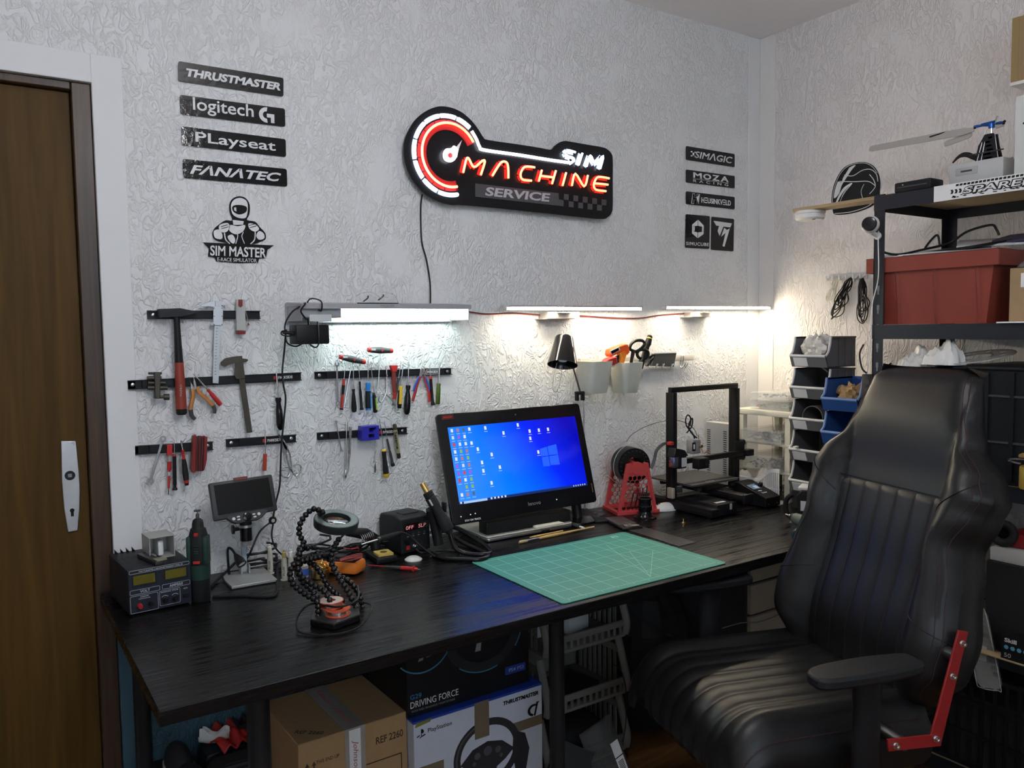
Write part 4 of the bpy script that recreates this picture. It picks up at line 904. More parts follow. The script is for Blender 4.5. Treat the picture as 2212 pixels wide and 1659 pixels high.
oy('display',t,k5,[(938,398),(990,374),(997,390),(945,418)],0.098,0.099,BLKG)
oy('trigger',t,k5,[(965,440),(990,425),(985,480),(960,490)],0.072,0.088,BLK,0.002)
t = thing('red_clamp','glossy red plastic clamp in the first cream cup','clamp',tuple(cpt(925,470,0.1)))
oy('jaw',t,k5,[(905,450),(960,435),(968,480),(940,500),(880,495),(875,482)],0.085,0.118,RED,0.004)
oy('blade',t,k5,[(885,490),(930,478),(960,490),(950,515),(890,512)],0.095,0.112,WHITE,0.002)
t = thing('cup_scissors','scissors with black loop handles standing in the second cream cup','scissors',tuple(cpt(1100,480)))
for pts,m in (([(1098,395),(1075,380),(1085,345),(1120,322),(1165,322),(1180,345),(1160,375),(1120,400)],BLK),([(1135,440),(1128,410),(1150,388),(1190,388),(1208,410),(1200,440),(1170,455)],BLK)):
    b = MB();b.loop(spl([cpt(*p,0.085) for p in pts],5,True),0.006,8);pw('handle_loop',b,m,t)
b = MB();b.tube([cpt(1100,395,0.085),cpt(1085,470,0.085),cpt(1075,540,0.085)],[0.008,0.006,0.003],8);pw('blade',b,BLK,t)
b = MB();b.tube([cpt(1160,450,0.085),cpt(1130,520,0.085),cpt(1115,560,0.085)],[0.008,0.006,0.003],8);pw('blade',b,DSTEEL,t)
t = thing('flashlight','black flashlight with yellow ring standing in the second cream cup','flashlight',tuple(cpt(1190,420)))
p0,p1 = cpt(1222,285,0.075),cpt(1150,520,0.075)
segs(t,p0,p1,[('head',BLK,[(0,0.0085),(0.02,0.0105),(0.07,0.0105)]),('yellow_ring',YELLOW,[(0.07,0.0108),(0.10,0.0108)]),('collar',BLK,[(0.10,0.011),(0.26,0.0135),(0.32,0.0105)]),('barrel',BLKM,[(0.32,0.0105),(1,0.0105)])],18)
b = MB();b.lathe([(0.0086,0),(0.0082,-0.001),(0,-0.0008)],frame(p0,p1-p0),16);pw('lens_glass',b,CHROME,t)
t = thing('wire_coil','coil of thin black wire hooked over the second cream cup','wire',tuple(cpt(1225,460,0.09)))
for i in range(5): b = MB();b.loop(spl([cpt(1185+i*7,500,0.09+i*0.004),cpt(1200+i*6,450,0.09),cpt(1240+i*3,425,0.10),cpt(1252,440,0.10),cpt(1235-i*4,470,0.09),cpt(1215-i*3,500,0.09)],4,True),0.0013,5);pw('turn',b,BLK,t)
t = thing('hook_rack','black hook plate hanging on the white wall rail','hook rack',tuple(cpt(1320,460,0.03)))
oy('plate',t,k5,[(1240,412),(1405,405),(1385,510),(1228,505)],0.026,0.040,DGREY,0.001)
b = MB();a,c_ = A5(1240,410,0.035),A5(1405,403,0.035);b.bb((a.x,WALL-0.041,a.z-0.004),(c_.x,WALL-0.0225,a.z+0.001));pw('top_lip',b,LGREY,t)
for x in (1265,1310,1375):
    b = MB();b.tube(spl([cpt(x+5,490,0.042),cpt(x,510,0.046),cpt(x-6,520,0.056),cpt(x+8,500,0.062),cpt(x+14,488,0.064)],5),0.0022,6);pw('hook',b,STEEL,t)
t = thing('rail_hook','small steel hook near the free end of the wall rail','hook',tuple(cpt(1450,470,0.03)))
for dx in (0,16): b = MB();b.tube(spl([cpt(1450+dx,425,0.022),cpt(1448+dx,440,0.026),cpt(1440+dx,500,0.030),cpt(1452+dx,520,0.045),cpt(1475+dx,495,0.06),cpt(1478+dx,480,0.062)],5),0.0022,6);pw('prong',b,STEEL,t)
# ================================================================== desk and the things on it (left and middle)
DESKW = bpy.data.materials.new('desk_black_wood');DESKW.use_nodes = True
_n = DESKW.node_tree.nodes;_l = DESKW.node_tree.links;_b = _n['Principled BSDF']
_t = _n.new('ShaderNodeTexCoord');_m = _n.new('ShaderNodeMapping');_m.inputs['Scale'].default_value = (2.2,80,80);_l.new(_t.outputs['Object'],_m.inputs['Vector'])
_w = _n.new('ShaderNodeTexNoise');_w.inputs['Scale'].default_value = 1.0;_w.inputs['Detail'].default_value = 6;_w.inputs['Roughness'].default_value = 0.62;_w.inputs['Distortion'].default_value = 1.0;_l.new(_m.outputs[0],_w.inputs['Vector'])
_r = _n.new('ShaderNodeValToRGB');_r.color_ramp.elements[0].position = 0.42;_r.color_ramp.elements[1].position = 0.62;_r.color_ramp.elements[0].color = (0.003,0.003,0.0035,1);_r.color_ramp.elements[1].color = (0.0065,0.0064,0.0068,1);_l.new(_w.outputs['Fac'],_r.inputs[0]);_l.new(_r.outputs[0],_b.inputs['Base Color'])
_g = _n.new('ShaderNodeMapRange');_g.inputs[1].default_value = 0.40;_g.inputs[2].default_value = 0.62;_g.inputs[3].default_value = 0.38;_g.inputs[4].default_value = 0.18;_l.new(_w.outputs['Fac'],_g.inputs[0]);_l.new(_g.outputs[0],_b.inputs['Roughness'])
_b.inputs['Specular IOR Level'].default_value = 0.28
_p = _n.new('ShaderNodeBump');_p.inputs['Strength'].default_value = 0.22;_p.inputs['Distance'].default_value = 0.001;_l.new(_w.outputs['Fac'],_p.inputs['Height']);_l.new(_p.outputs[0],_b.inputs['Normal'])
DX_L,DY_F = 0.251,1.556
t = thing('work_desk','long black wood-grain desk along the back wall','desk',(1.5,1.95,0))
b = MB();b.bb((DX_L,DY_F,DESK-0.030),(XR-0.004,WALL-0.004,DESK));part('desk_top',b,DESKW,t,world=True,bevel=0.0015)
for px,py,Y in ((559,1580,1.66),(1203,1500,1.70)):
    q = on_y(px,py,Y);b = MB();b.cyl((q.x,Y,0),(q.x,Y,DESK-0.030),0.024 if px < 800 else 0.021,n=24);pw('leg',b,BLK,t)
    b = MB();b.box((q.x,Y,DESK-0.034),(0.1,0.1,0.006));pw('leg_plate',b,BLK,t)
for x,y in ((0.33,2.3),(on_y(1462,1300,2.31).x,2.31),(2.82,2.3)):
    b = MB();b.cyl((x,y,0),(x,y,DESK-0.030),0.021,n=20);pw('leg',b,BLK,t)
def on_desk(name,label,cat,fl,fr,z=DESK,group=None,yaw=None):
    a,c_ = dp(*fl,z),dp(*fr,z);d = c_-a
    y = math.atan2(d.y,d.x) if yaw is None else R(yaw)
    t = thing(name,label,cat,(a.x,a.y,z),y,group);return t,math.hypot(d.x,d.y)
k3 = crop(240,990,4.74);k4 = crop(600,1030,4.483);k6 = crop(900,860,4.879);k7 = crop(1240,800,4.148)
# ---- bench power supply
PSUB = mat('psu_dark_blue_grey',(0.016,0.019,0.026),0.5,bump=0.1)
t,w = on_desk('bench_power_supply','dark bench power supply with two olive displays beside the door','power supply',(280,1333),(415,1304))
w,h,d = 0.149,0.114,0.200
b = MB();b.bb((0,0.004,0.004),(w,d,h),0.002);part('case',b,PSUB,t)
b = MB();b.bb((0.001,0,0.005),(w-0.001,0.005,h-0.001));part('front_panel',b,mat('psu_front',(0.014,0.018,0.030),0.45),t)
for x in (0.012,w-0.012):
    for y in (0.02,d-0.02): b = MB();b.cyl((x,y,0),(x,y,0.005),0.006,n=10);part('foot',b,BLK,t)
LINE = mat('panel_line',(0.55,0.58,0.62),0.6)
def frame_line(x0,x1,z0,z1,y=-0.0003,r=0.003,wl=0.0007,parent=t):
    o = [(x0+p[0],z0+p[1]) for p in rrect(x1-x0,z1-z0,r,3)];i_ = [(x0+wl+p[0],z0+wl+p[1]) for p in rrect(x1-x0-2*wl,z1-z0-2*wl,r-wl*0.5,3)]
    b = MB();b.curve2d([o,i_],0.0004,T(0,y+0.0003,0));part('panel_line',b,LINE,parent)
frame_line(0.003,0.146,0.104,0.1125);frame_line(0.003,0.073,0.052,0.064);frame_line(0.078,0.146,0.052,0.064)
frame_line(0.003,0.068,0.006,0.049);frame_line(0.071,0.121,0.011,0.049)
for x in (0.012,0.087):
    b = MB();b.bb((x-0.004,-0.0006,0.070),(x+0.055,0,0.1015));part('display_bezel',b,PSUB,t)
    b = MB();b.bb((x,-0.0012,0.076),(x+0.050,0,0.0985));part('display',b,mat('lcd_olive',(0.13,0.115,0.012),0.3),t)
for s_,x,z,hh_,ww in (('VOLT',0.038,0.058,0.0065,None),('AMPERE',0.112,0.058,0.0065,None),('VOLTCRAFT\u00ae LABORNETZGER\u00c4T DIGI 35',0.077,0.1083,0.0042,0.105),('AUSGANG',0.036,0.0445,0.003,None),('0-30VDC-2,5A max',0.036,0.0395,0.0028,None),('SPANNUNG  STROM',0.095,0.045,0.0028,0.042),('NETZ',0.134,0.044,0.003,None)):
    b = MB();b.text(s_,ww,hh_,0.0004,0,0.01,T(x,-0.0001,z));part('lettering',b,LINE,t)
for x,m in ((0.024,RED),(0.049,BLK)):
    b = MB();b.lathe([(0.0062,0),(0.0062,0.005),(0.005,0.012),(0.0025,0.012),(0.0025,0.009),(0,0.009)],T(x,0,0.023) @ RX(90),16);part('terminal',b,m,t)
for x in (0.084,0.108):
    b = MB();b.lathe([(0.008,0),(0.0078,0.004),(0.0055,0.005),(0.005,0.014),(0,0.0145)],T(x,0,0.026) @ RX(90),18);k_ = part('knob',b,BLK,t)
    b = MB();b.curve2d([ell(x,0.026,0.0105,0.0105,40,140,8)+ell(x,0.026,0.0095,0.0095,140,40,8)],0.0004);part('dial_arc',b,LINE,t)
b = MB();b.bb((0.127,-0.004,0.022),(0.142,0,0.032));part('power_switch',b,BLK,t,bevel=0.001)
for i in range(7):
    for j in range(8):
        b = None
b = MB()
for i in range(7):
    for j in range(9): b.box((0.018+i*0.0062,0.03+j*0.0135,h+0.0001),(0.0035,0.0075,0.0006))
o = part('vent_slots',b,PRINTK,t);o['kind'] = 'stuff'
b = MB()
for i in range(7):
    for j in range(3): b.box((0.100+i*0.0062,0.02+j*0.0135,h+0.0001),(0.0035,0.0075,0.0006))
o = part('vent_slots',b,PRINTK,t);o['kind'] = 'stuff'
for i in range(4):
    b = MB();b.add([(0.012+i*0.014,d-0.012,h-0.001),(0.022+i*0.014,d-0.012,h-0.001),(0.012+i*0.014,d-0.008,h+0.013),(0.012+i*0.014,d-0.014,h+0.010)],[(0,1,2),(0,2,3),(0,3,1),(1,3,2)]);part('heat_fin',b,BLK,t)
PS = t;PSm = Matrix.LocRotScale(t.location,t.rotation_euler,t.scale)
def on_psu(x,y,z): return PSm @ Vector((x,y,z))
q = on_psu(0.100,0.105,h);t = thing('plastic_box','frosted plastic box lying open on the power supply','box',tuple(q),PS.rotation_euler.z)
b = MB();W_,D_,H_ = 0.062,0.075,0.056
for a,c_ in (((-W_/2,-D_/2,0),(W_/2,D_/2,0.002)),((-W_/2,-D_/2,H_-0.002),(W_/2,D_/2,H_)),((-W_/2,-D_/2,0.002),(-W_/2+0.002,D_/2,H_-0.002)),((W_/2-0.002,-D_/2,0.002),(W_/2,D_/2,H_-0.002)),((-W_/2+0.002,D_/2-0.002,0.002),(W_/2-0.002,D_/2,H_-0.002))): b.bb(a,c_)
part('shell',b,mat('milky_plastic',(0.62,0.63,0.60),0.4,trans=0.35,ior=1.1),t)
b = MB();b.bb((-0.006,-0.020,0.0025),(0.008,0.03,0.042),0.003);part('insert',b,WHITE,t)
q = on_psu(0.068,0.058,h);t = thing('bar_clip','dark metal clip strip lying on the power supply','clip',tuple(q),PS.rotation_euler.z)
b = MB();b.box((0,0,0.006),(0.022,0.115,0.010),0.001,M=RZ(8));part('strip',b,DSTEEL,t)
b = MB();b.box((0.004,-0.048,0.0135),(0.026,0.026,0.004),0.001,M=RZ(8));part('pad',b,mat('khaki',(0.26,0.25,0.18),0.6),t)
b = MB();b.tube(spl([(0.01,-0.02,0.016),(0.02,-0.03,0.012),(0.024,-0.02,0.010),(0.016,-0.012,0.012)],5),0.002,6);part('wire',b,BLK,t)
# ---- green rotary tool standing upright
q = dp(*k3(930,1470));t = thing('rotary_tool','dark green rotary tool standing upright beside the power supply','rotary tool',(q.x,q.y+0.012,DESK),R(-28))
RG = mat('tool_green',(0.012,0.045,0.032),0.45);RK = mat('tool_black',(0.012,0.014,0.014),0.55)
def ovl(prof,n=20,sc=1.0): b = MB(Matrix.Diagonal((1.0,0.9,1,1)));b.lathe(prof,None,n);return b
part('lower_grip',ovl([(0.022,0),(0.0245,0.004),(0.0245,0.045),(0.0255,0.06)]),RK,t)
part('green_collar',ovl([(0.0262,0.06),(0.0270,0.075),(0.0268,0.098)]),RG,t)
part('body',ovl([(0.0262,0.098),(0.0268,0.12),(0.0262,0.14),(0.024,0.17),(0.019,0.190)]),RK,t)
for s_ in (-1,1): b = MB();b.box((s_*0.0205,-0.004,0.135),(0.012,0.036,0.075),0.005);part('green_flank',b,RG,t)
part('neck',ovl([(0.0168,0.190),(0.0145,0.194),(0.0143,0.204),(0.012,0.212),(0.007,0.216)]),RK,t)
part('collet',ovl([(0.004,0.214),(0.0045,0.226),(0.003,0.229)]),DSTEEL,t)
b = MB();b.cyl((0,0,0.228),(0,0,0.236),0.001,n=8);part('mandrel',b,DSTEEL,t)
b = MB();b.cyl((0,0,0.235),(0,0,0.238),0.0085,n=16);part('cutting_disc',b,DSTEEL,t)
b = MB();b.box((0,-0.0185,0.178),(0.010,0.006,0.009),0.001);part('lock_button',b,RED,t)
b = MB();b.box((0,-0.0235,0.107),(0.017,0.006,0.007),0.001);part('slide_switch',b,RED,t)
for i in range(4): b = MB();b.box((0,-0.0242,0.130+i*0.0065),(0.011,0.004,0.0032),0.001);part('vent',b,RG,t)
# ---- microscope with screen
t,w = on_desk('digital_microscope','digital microscope with tilted flat screen on a grey metal base','microscope',k3(1235,1350),k3(1690,1270),yaw=-3)
b = MB();b.slab([(0.0,0),(0.122,0),(0.118,0.135),(0.002,0.138),(-0.004,0.07)],0.002,0.010);part('base_plate',b,mat('base_grey',(0.42,0.43,0.42),0.4,0.4),t,bevel=0.0015)
b = MB();b.slab([(-0.001,-0.001),(0.123,-0.001),(0.119,0.136),(0.001,0.139),(-0.005,0.07)],0.0,0.003);part('rubber_base',b,BLK,t)
b = MB();b.bb((0.046,0.096,0.010),(0.050,0.126,0.034));b.bb((0.068,0.096,0.010),(0.072,0.126,0.034));b.bb((0.050,0.118,0.010),(0.068,0.126,0.040));part('post_foot',b,ALU,t,bevel=0.001)
b = MB();b.bb((0.052,0.108,0.02),(0.066,0.120,0.150));part('post',b,ALU,t,bevel=0.001)
b = MB();b.bb((0.0535,0.1068,0.03),(0.0645,0.1082,0.10));part('post_scale',b,mat('pale_blue_scale',(0.45,0.55,0.65),0.4),t)
b = MB();b.cyl((0.059,0.075,0.098),(0.059,0.075,0.118),0.0135,n=24);part('lens_tip',b,mat('smoke_clear',(0.45,0.45,0.44),0.2,trans=0.5),t)
b = MB();b.cyl((0.059,0.075,0.112),(0.059,0.075,0.158),0.0165,n=28);part('lens_barrel',b,BLKG,t)
b = MB();b.cyl((0.059,0.075,0.150),(0.059,0.075,0.157),0.0200,n=28);b.box((0.059,0.098,0.1535),(0.02,0.03,0.008));b.box((0.081,0.075,0.1535),(0.008,0.008,0.007));part('clamp_ring',b,ALU,t)
b = MB();b.cyl((0.034,0.100,0.141),(0.046,0.100,0.141),0.006,n=12);b.lathe([(0.004,0),(0.013,0.002),(0.013,0.008),(0,0.008)],T(0.034,0.1,0.141) @ RY(-90),16);part('focus_knob',b,BLK,t)
b = MB();b.cyl((0.059,0.075,0.158),(0.059,0.075,0.172),0.0165,n=28);part('upper_barrel',b,BLKM,t)
b = MB();b.bb((0.038,0.060,0.168),(0.084,0.092,0.180),0.003);part('screen_neck',b,BLK,t)
MSCR = T(0.054,0.062,0.214) @ RY(-3.0) @ RX(-18) @ RZ(3)
b = MB(MSCR);b.bb((-0.086,-0.006,-0.030),(0.088,0.012,0.074),0.004);part('screen_housing',b,mat('scope_grey_black',(0.03,0.033,0.036),0.45),t)
b = MB(MSCR);b.prism([(-0.055,-0.027),(-0.040,-0.042),(-0.030,-0.047),(0.030,-0.047),(0.042,-0.042),(0.062,-0.026),(0.05,-0.02),(-0.05,-0.02)],-0.0065,0.011);part('control_bar',b,mat('scope_grey_black',(0,0,0)),t,bevel=0.002)
b = MB(MSCR);b.bb((-0.074,-0.0068,-0.017),(0.076,-0.0055,0.066));part('screen',b,mat('dark_screen',(0.008,0.008,0.008),0.3,spec=0.3),t)
b = MB(MSCR);b.bb((-0.020,-0.0085,0.0695),(0.018,-0.0055,0.0785));part('sticker',b,mat('maroon_sticker',(0.10,0.012,0.012),0.4),t)
b = MB(MSCR);b.text('SIM MACHINE',0.026,0.0035,0.0004,0.2,0,T(0.002,-0.0085,0.074));part('lettering',b,PRINTR,t)
b = MB(MSCR);b.lathe([(0.0125,0),(0.012,0.003),(0.009,0.004),(0,0.0035)],T(0.002,-0.0065,-0.033) @ RX(90),24);part('joystick',b,BLKG,t)
for x,z,rx_ in ((-0.035,-0.033,0.0045),(-0.022,-0.0295,0),(-0.022,-0.037,0),(0.020,-0.0295,0),(0.022,-0.037,0),(0.034,-0.031,0.0045)):
    b = MB(MSCR)
    if rx_: b.lathe([(rx_,0),(rx_*0.9,0.0012),(0,0.0014)],T(x,-0.0065,z) @ RX(90),16)
    else: b.box((x,-0.007,z),(0.008,0.002,0.004),0.0009)
    part('button',b,WHITE,t)
b = MB();b.tube(spl([(0.018,0.118,0.010),(0.016,0.120,0.06),(0.018,0.118,0.085),(0.026,0.105,0.082),(0.032,0.085,0.068)],6),0.0035,8);part('gooseneck',b,BLK,t)
b = MB();b.rod((0.030,0.088,0.072),(0.043,0.062,0.048),[(0,0.005),(0.2,0.008),(0.6,0.013),(1,0.0135),(1,0.011),(0.9,0.010),(0.9,0)],20);part('gooseneck_lamp',b,BLK,t)
b = MB();b.rod((0.0418,0.0645,0.0503),(0.0424,0.0632,0.049),[(0,0.0098),(1,0.0098),(1,0)],16);part('lamp_lens',b,CHROME,t)
# ---- flux syringes
SYR = mat('amber_resin',(0.60,0.46,0.16),0.35,trans=0.3);SYRW = mat('milky_tube',(0.62,0.60,0.52),0.35,trans=0.35)
for i,(px,lab,m1,m2) in enumerate((((1632,1180),'flux syringe with cream cap standing alone behind the microscope base',CREAM,SYRW),((1778,1245),'flux syringe with amber cap, front of the pair',SYR,SYRW),((1845,1240),'flux syringe with white cap, behind the amber-capped one',WHITE,SYRW))):
    q = dp(*k3(*px));t = thing('flux_syringe',lab,'syringe',(q.x,q.y,DESK),group='flux syringes')
    b = MB();b.lathe([(0.0115,0),(0.0115,0.002),(0.008,0.004),(0.0078,0.058),(0.0055,0.064)],None,18);part('barrel',b,m2,t)
    b = MB();b.lathe([(0.0055,0.0635),(0.0062,0.066),(0.0058,0.078),(0.003,0.080),(0.003,0.086),(0,0.086)],None,14);part('cap',b,m1,t)
    b = MB();b.lathe([(0.0081,0.012),(0.0081,0.045)],None,18);part('paper_label',b,mat('pale_label',(0.60,0.60,0.50),0.6),t)
    b = MB();b.text('FLUX',0.025,0.006,0.0004,0,0,RZ(-30) @ T(0,-0.0083,0.028) @ RY(-90));part('lettering',b,PRINTK,t)
# ---- black cable heap along the wall
t = thing('cable_heap','tangle of black cables lying on the desk against the wall','cables',(0.85,2.32,DESK))
rnd = random.Random(5)
for i in range(9):
    x0 = 0.60+i*0.045;pts = []
    for j in range(7): pts.append((x0+j*0.05+rnd.uniform(-0.03,0.03),2.33+rnd.uniform(-0.04,0.03),DESK+0.006+rnd.uniform(0,0.028)))
    b = MB();b.tube(spl(pts,5),0.0035,6);pw('cable',b,BLK,t)
for c_,rr in (((0.67,2.335),0.045),((0.83,2.33),0.05)):
    b = MB();b.tube([(c_[0]+rr*math.cos(a/8)*(1+0.05*math.sin(a)),c_[1]+rr*0.6*math.sin(a/8),DESK+0.006+0.0006*a) for a in range(110)],0.0032,6);pw('coil',b,BLK,t)
def desk_cable(name,label,pts,r,m=BLK):
    P = [dp(p[0],p[1],DESK+(p[2] if len(p) > 2 else r)) for p in pts]
    b = MB();b.tube(spl(P,7),r,8);q = P[len(P)//2]
    return single(name,b,m,label,'cable',(q.x,q.y,DESK),world=True)
desk_cable('rotary_cable','grey-black cable looping from the rotary tool round the microscope base',[k3(1020,1320)+(0.004,),k3(1090,1245)+(0.006,),k3(1180,1160)+(0.016,),k3(1290,1055)+(0.022,),k3(1390,1000)+(0.022,),k3(1560,950)+(0.02,),k3(1680,985)+(0.02,),k3(1700,1080)+(0.012,),k3(1700,1250)+(0.004,),k3(1690,1380)+(0.004,),k3(1600,1415)+(0.004,),k3(1300,1405)+(0.004,),k3(1040,1415)+(0.004,)],0.0038,BLKM)
# ---- helping hands with magnifier
t,w = on_desk('helping_hands','black helping hands stand with beaded flexible arms and round magnifier','helping hands',k4(330,1475),k4(830,1440),yaw=-10)
HO = Vector(t.location)
base = [(0.0,0.02),(0.045,-0.035),(0.115,0.0),(0.125,0.055),(0.085,0.095),(0.02,0.085)]
b = MB();b.slab(base,0.001,0.016);part('base',b,BLKG,t,bevel=0.002)
b = MB();b.slab([(p[0]*0.97+0.002,p[1]*0.97+0.001) for p in base],0.0155,0.0175);part('base_plate',b,DSTEEL,t,bevel=0.0006)
HM = Matrix.LocRotScale(t.location,t.rotation_euler,t.scale)
BEAD = mat('bead_black',(0.008,0.008,0.009),0.18)
def beaded(pts_px,ys,tip=None):
    """arm of ball-and-socket segments through pixels at given distances"""
    P = [on_y(*k4(*p),y) for p,y in zip(pts_px,ys)]
    S = spl(P,14);L = [0]
    for a,c_ in zip(S,S[1:]): L.append(L[-1]+(c_-a).length)
    step = 0.0122;n = int(L[-1]/step);b = MB();k = 0
    for i in range(n+1):
        s_ = i*step
        while k < len(L)-2 and L[k+1] < s_: k += 1
        f = (s_-L[k])/max(1e-6,L[k+1]-L[k]);p = S[k].lerp(S[k+1],f);d_ = (S[min(k+1,len(S)-1)]-S[k]).normalized()
        b.lathe([(0.0036,-0.0066),(0.0066,-0.0044),(0.0080,-0.0012),(0.0070,0.0025),(0.0046,0.0044),(0.0040,0.0062)],frame(p,d_),10)
    o = pw('beaded_arm',b,BEAD,t);o['kind'] = 'stuff'
    return S
by = HO.y
S1 = beaded([(390,1350),(380,1210),(270,1140),(150,1040),(120,930),(170,840),(300,800),(430,770)],[by+0.03,by+0.03,by+0.035,by+0.045,by+0.05,by+0.06,by+0.07,by+0.08])
S2 = beaded([(560,1370),(540,1270),(450,1110),(330,1040),(220,950),(195,860),(210,740),(250,640),(210,560),(215,460),(270,370),(350,310),(440,345)],[by+0.02,by+0.02,by+0.03,by+0.04,by+0.05,by+0.055,by+0.07,by+0.09,by+0.1,by+0.1,by+0.1,by+0.1,by+0.1])
S3 = beaded([(640,1240),(600,1170),(480,1050),(430,950),(350,850),(220,790),(215,700),(330,690)],[by+0.075]*3+[by+0.08,by+0.085,by+0.09,by+0.1,by+0.11])
S4 = beaded([(790,1350),(740,1230),(660,1080),(570,950),(520,830),(530,720),(580,620),(610,590)],[by+0.03,by+0.035,by+0.045,by+0.055,by+0.065,by+0.08,by+0.1,by+0.1])
S5 = beaded([(820,1260),(790,1140),(690,1010),(590,960),(540,860),(480,780),(400,740),(300,770)],[by+0.075,by+0.075,by+0.08,by+0.085,by+0.09,by+0.1,by+0.1,by+0.11])
S6 = beaded([(420,1290),(400,1200),(330,1100),(240,1010),(200,900),(250,800),(360,770)],[by+0.07,by+0.07,by+0.075,by+0.08,by+0.085,by+0.09,by+0.09])
for S in (S1,S3,S5,S6):
    e = S[-1];d_ = (S[-1]-S[-6]).normalized();b = MB();b.rod(e,e+d_*0.022,[(0,0.005),(0.5,0.006),(1,0.0025)],10);pw('clip_collar',b,BLK,t)
    b = MB();b.rod(e+d_*0.020,e+d_*0.048,[(0,0.004),(0.3,0.005),(1,0.0012)],8);pw('alligator_clip',b,DSTEEL,t)
ym = by+0.10;mc = on_y(*k4(565,440),ym);hw = (on_y(*k4(770,440),ym)-on_y(*k4(360,440),ym)).length/2
MG = T(*mc) @ RX(13) @ RY(3)
b = MB(MG);b.lathe([(hw*0.62,0.010),(hw*0.98,0.010),(hw,0.007),(hw*0.97,-0.010),(hw*0.90,-0.012),(hw*0.62,-0.012)],None,48,closed=True);pw('magnifier_ring',b,mat('ring_black',(0.018,0.022,0.022),0.4),t)
b = MB(MG);b.lathe([(hw*0.93,0.0103),(hw*0.66,0.0103)],None,48);b.f = b.f[:-2];b.mi = b.mi[:-2];pw('ring_face',b,mat('ring_grey',(0.10,0.125,0.13),0.4),t)
b = MB(MG);b.lathe([(0,-0.006),(hw*0.4,-0.004),(hw*0.62,0.0),(hw*0.4,0.004),(0,0.006)],None,40);pw('magnifier_lens',b,mat('lens_glass',(0.95,0.98,0.97),0.02,trans=1.0,ior=1.45,var=0.0),t)
b = MB();b.cyl(S4[-1],MG @ Vector((hw*0.15,-hw*0.8,-0.008)),0.003,n=8);pw('ring_stem',b,STEEL,t)
b = MB();b.cyl(S2[-1],MG @ Vector((-hw*0.55,hw*0.75,0.004)),0.006,n=10);pw('ring_joint',b,BLK,t)
b = MB();P = [HM @ Vector(p) for p in [(0.12,0.06,0.03),(0.145,0.01,0.028),(0.10,-0.05,0.006),(0.03,-0.065,0.004),(-0.03,-0.02,0.005),(-0.025,0.04,0.02),(0.01,0.06,0.04),(0.06,-0.005,0.045),(0.11,0.01,0.05),(0.125,0.07,0.065)]]
b.tube(spl(P,7),0.0026,6);pw('usb_cord',b,BLK,t)
# solder spools on the base
SP_O = mat('spool_orange',(0.60,0.09,0.03),0.4)
for i,(lx,ly_,lz,m,lab) in enumerate(((0.066,0.024,0.0178,SP_O,'red solder spool lying on the helping hands base'),(0.055,0.046,0.0325,SP_O,'solder spool with white label stacked on the red spool'))):
    q = HM @ Vector((lx,ly_,lz));s = thing('solder_spool',lab,'spool',tuple(q),0,'solder spools')
    b = MB();b.lathe([(0.010,0),(0.030,0),(0.030,0.002),(0.010,0.002)],None,28,closed=True);b.lathe([(0.010,0.0125),(0.030,0.0125),(0.030,0.0145),(0.010,0.0145)],None,28,closed=True);b.lathe([(0.010,0),(0.013,0),(0.013,0.0145),(0.010,0.0145)],None,20,closed=True);part('flanges',b,m,s)
    b = MB();b.lathe([(0.0131,0.0022),(0.024,0.0022),(0.024,0.0123),(0.0131,0.0123)],None,28,closed=True);part('solder_wire',b,STEEL,s)
    if i: b = MB();b.lathe([(0.011,0.0146),(0.028,0.0146)],None,28);b.f = b.f[:-2];b.mi = b.mi[:-2];part('paper_label',b,mat('pink_label',(0.68,0.60,0.55),0.6),s)
# ---- brass sponge tin, blue bottle
q = dp(*k4(455,1000));t = thing('brass_sponge_tin','gold tin of curly brass cleaning wool behind the helping hands','tin',(q.x,q.y+0.03,DESK))
b = MB();b.lathe([(0,0),(0.022,0),(0.024,0.002),(0.024,0.026),(0.0225,0.026),(0.0225,0.004),(0,0.004)],None,28);part('tin',b,BRASS,t)
b = MB()
for i in range(40):
    r0 = random.Random(i);c_ = Vector((r0.uniform(-0.013,0.013),r0.uniform(-0.013,0.013),r0.uniform(0.018,0.045)));a = Vector((r0.uniform(-1,1),r0.uniform(-1,1),r0.uniform(-1,1)))
    b.torus(c_,a,r0.uniform(0.004,0.008),0.0006,10,4)
o = part('brass_wool',b,BRASS,t);o['kind'] = 'stuff'
q = dp(*k4(265,980));t = thing('flux_bottle','small bottle with blue label and white cap behind the beaded arms','bottle',(q.x,q.y+0.01,DESK))
b = MB();b.lathe([(0,0),(0.012,0),(0.013,0.002),(0.013,0.034),(0.006,0.040)],None,20);part('bottle',b,SYRW,t)
b = MB();b.lathe([(0.0132,0.006),(0.0132,0.026)],None,20);part('label_band',b,mat('blue_label',(0.05,0.12,0.50),0.5),t)
b = MB();b.lathe([(0.007,0.0395),(0.007,0.052),(0,0.052)],None,16);part('cap',b,WHITE,t)
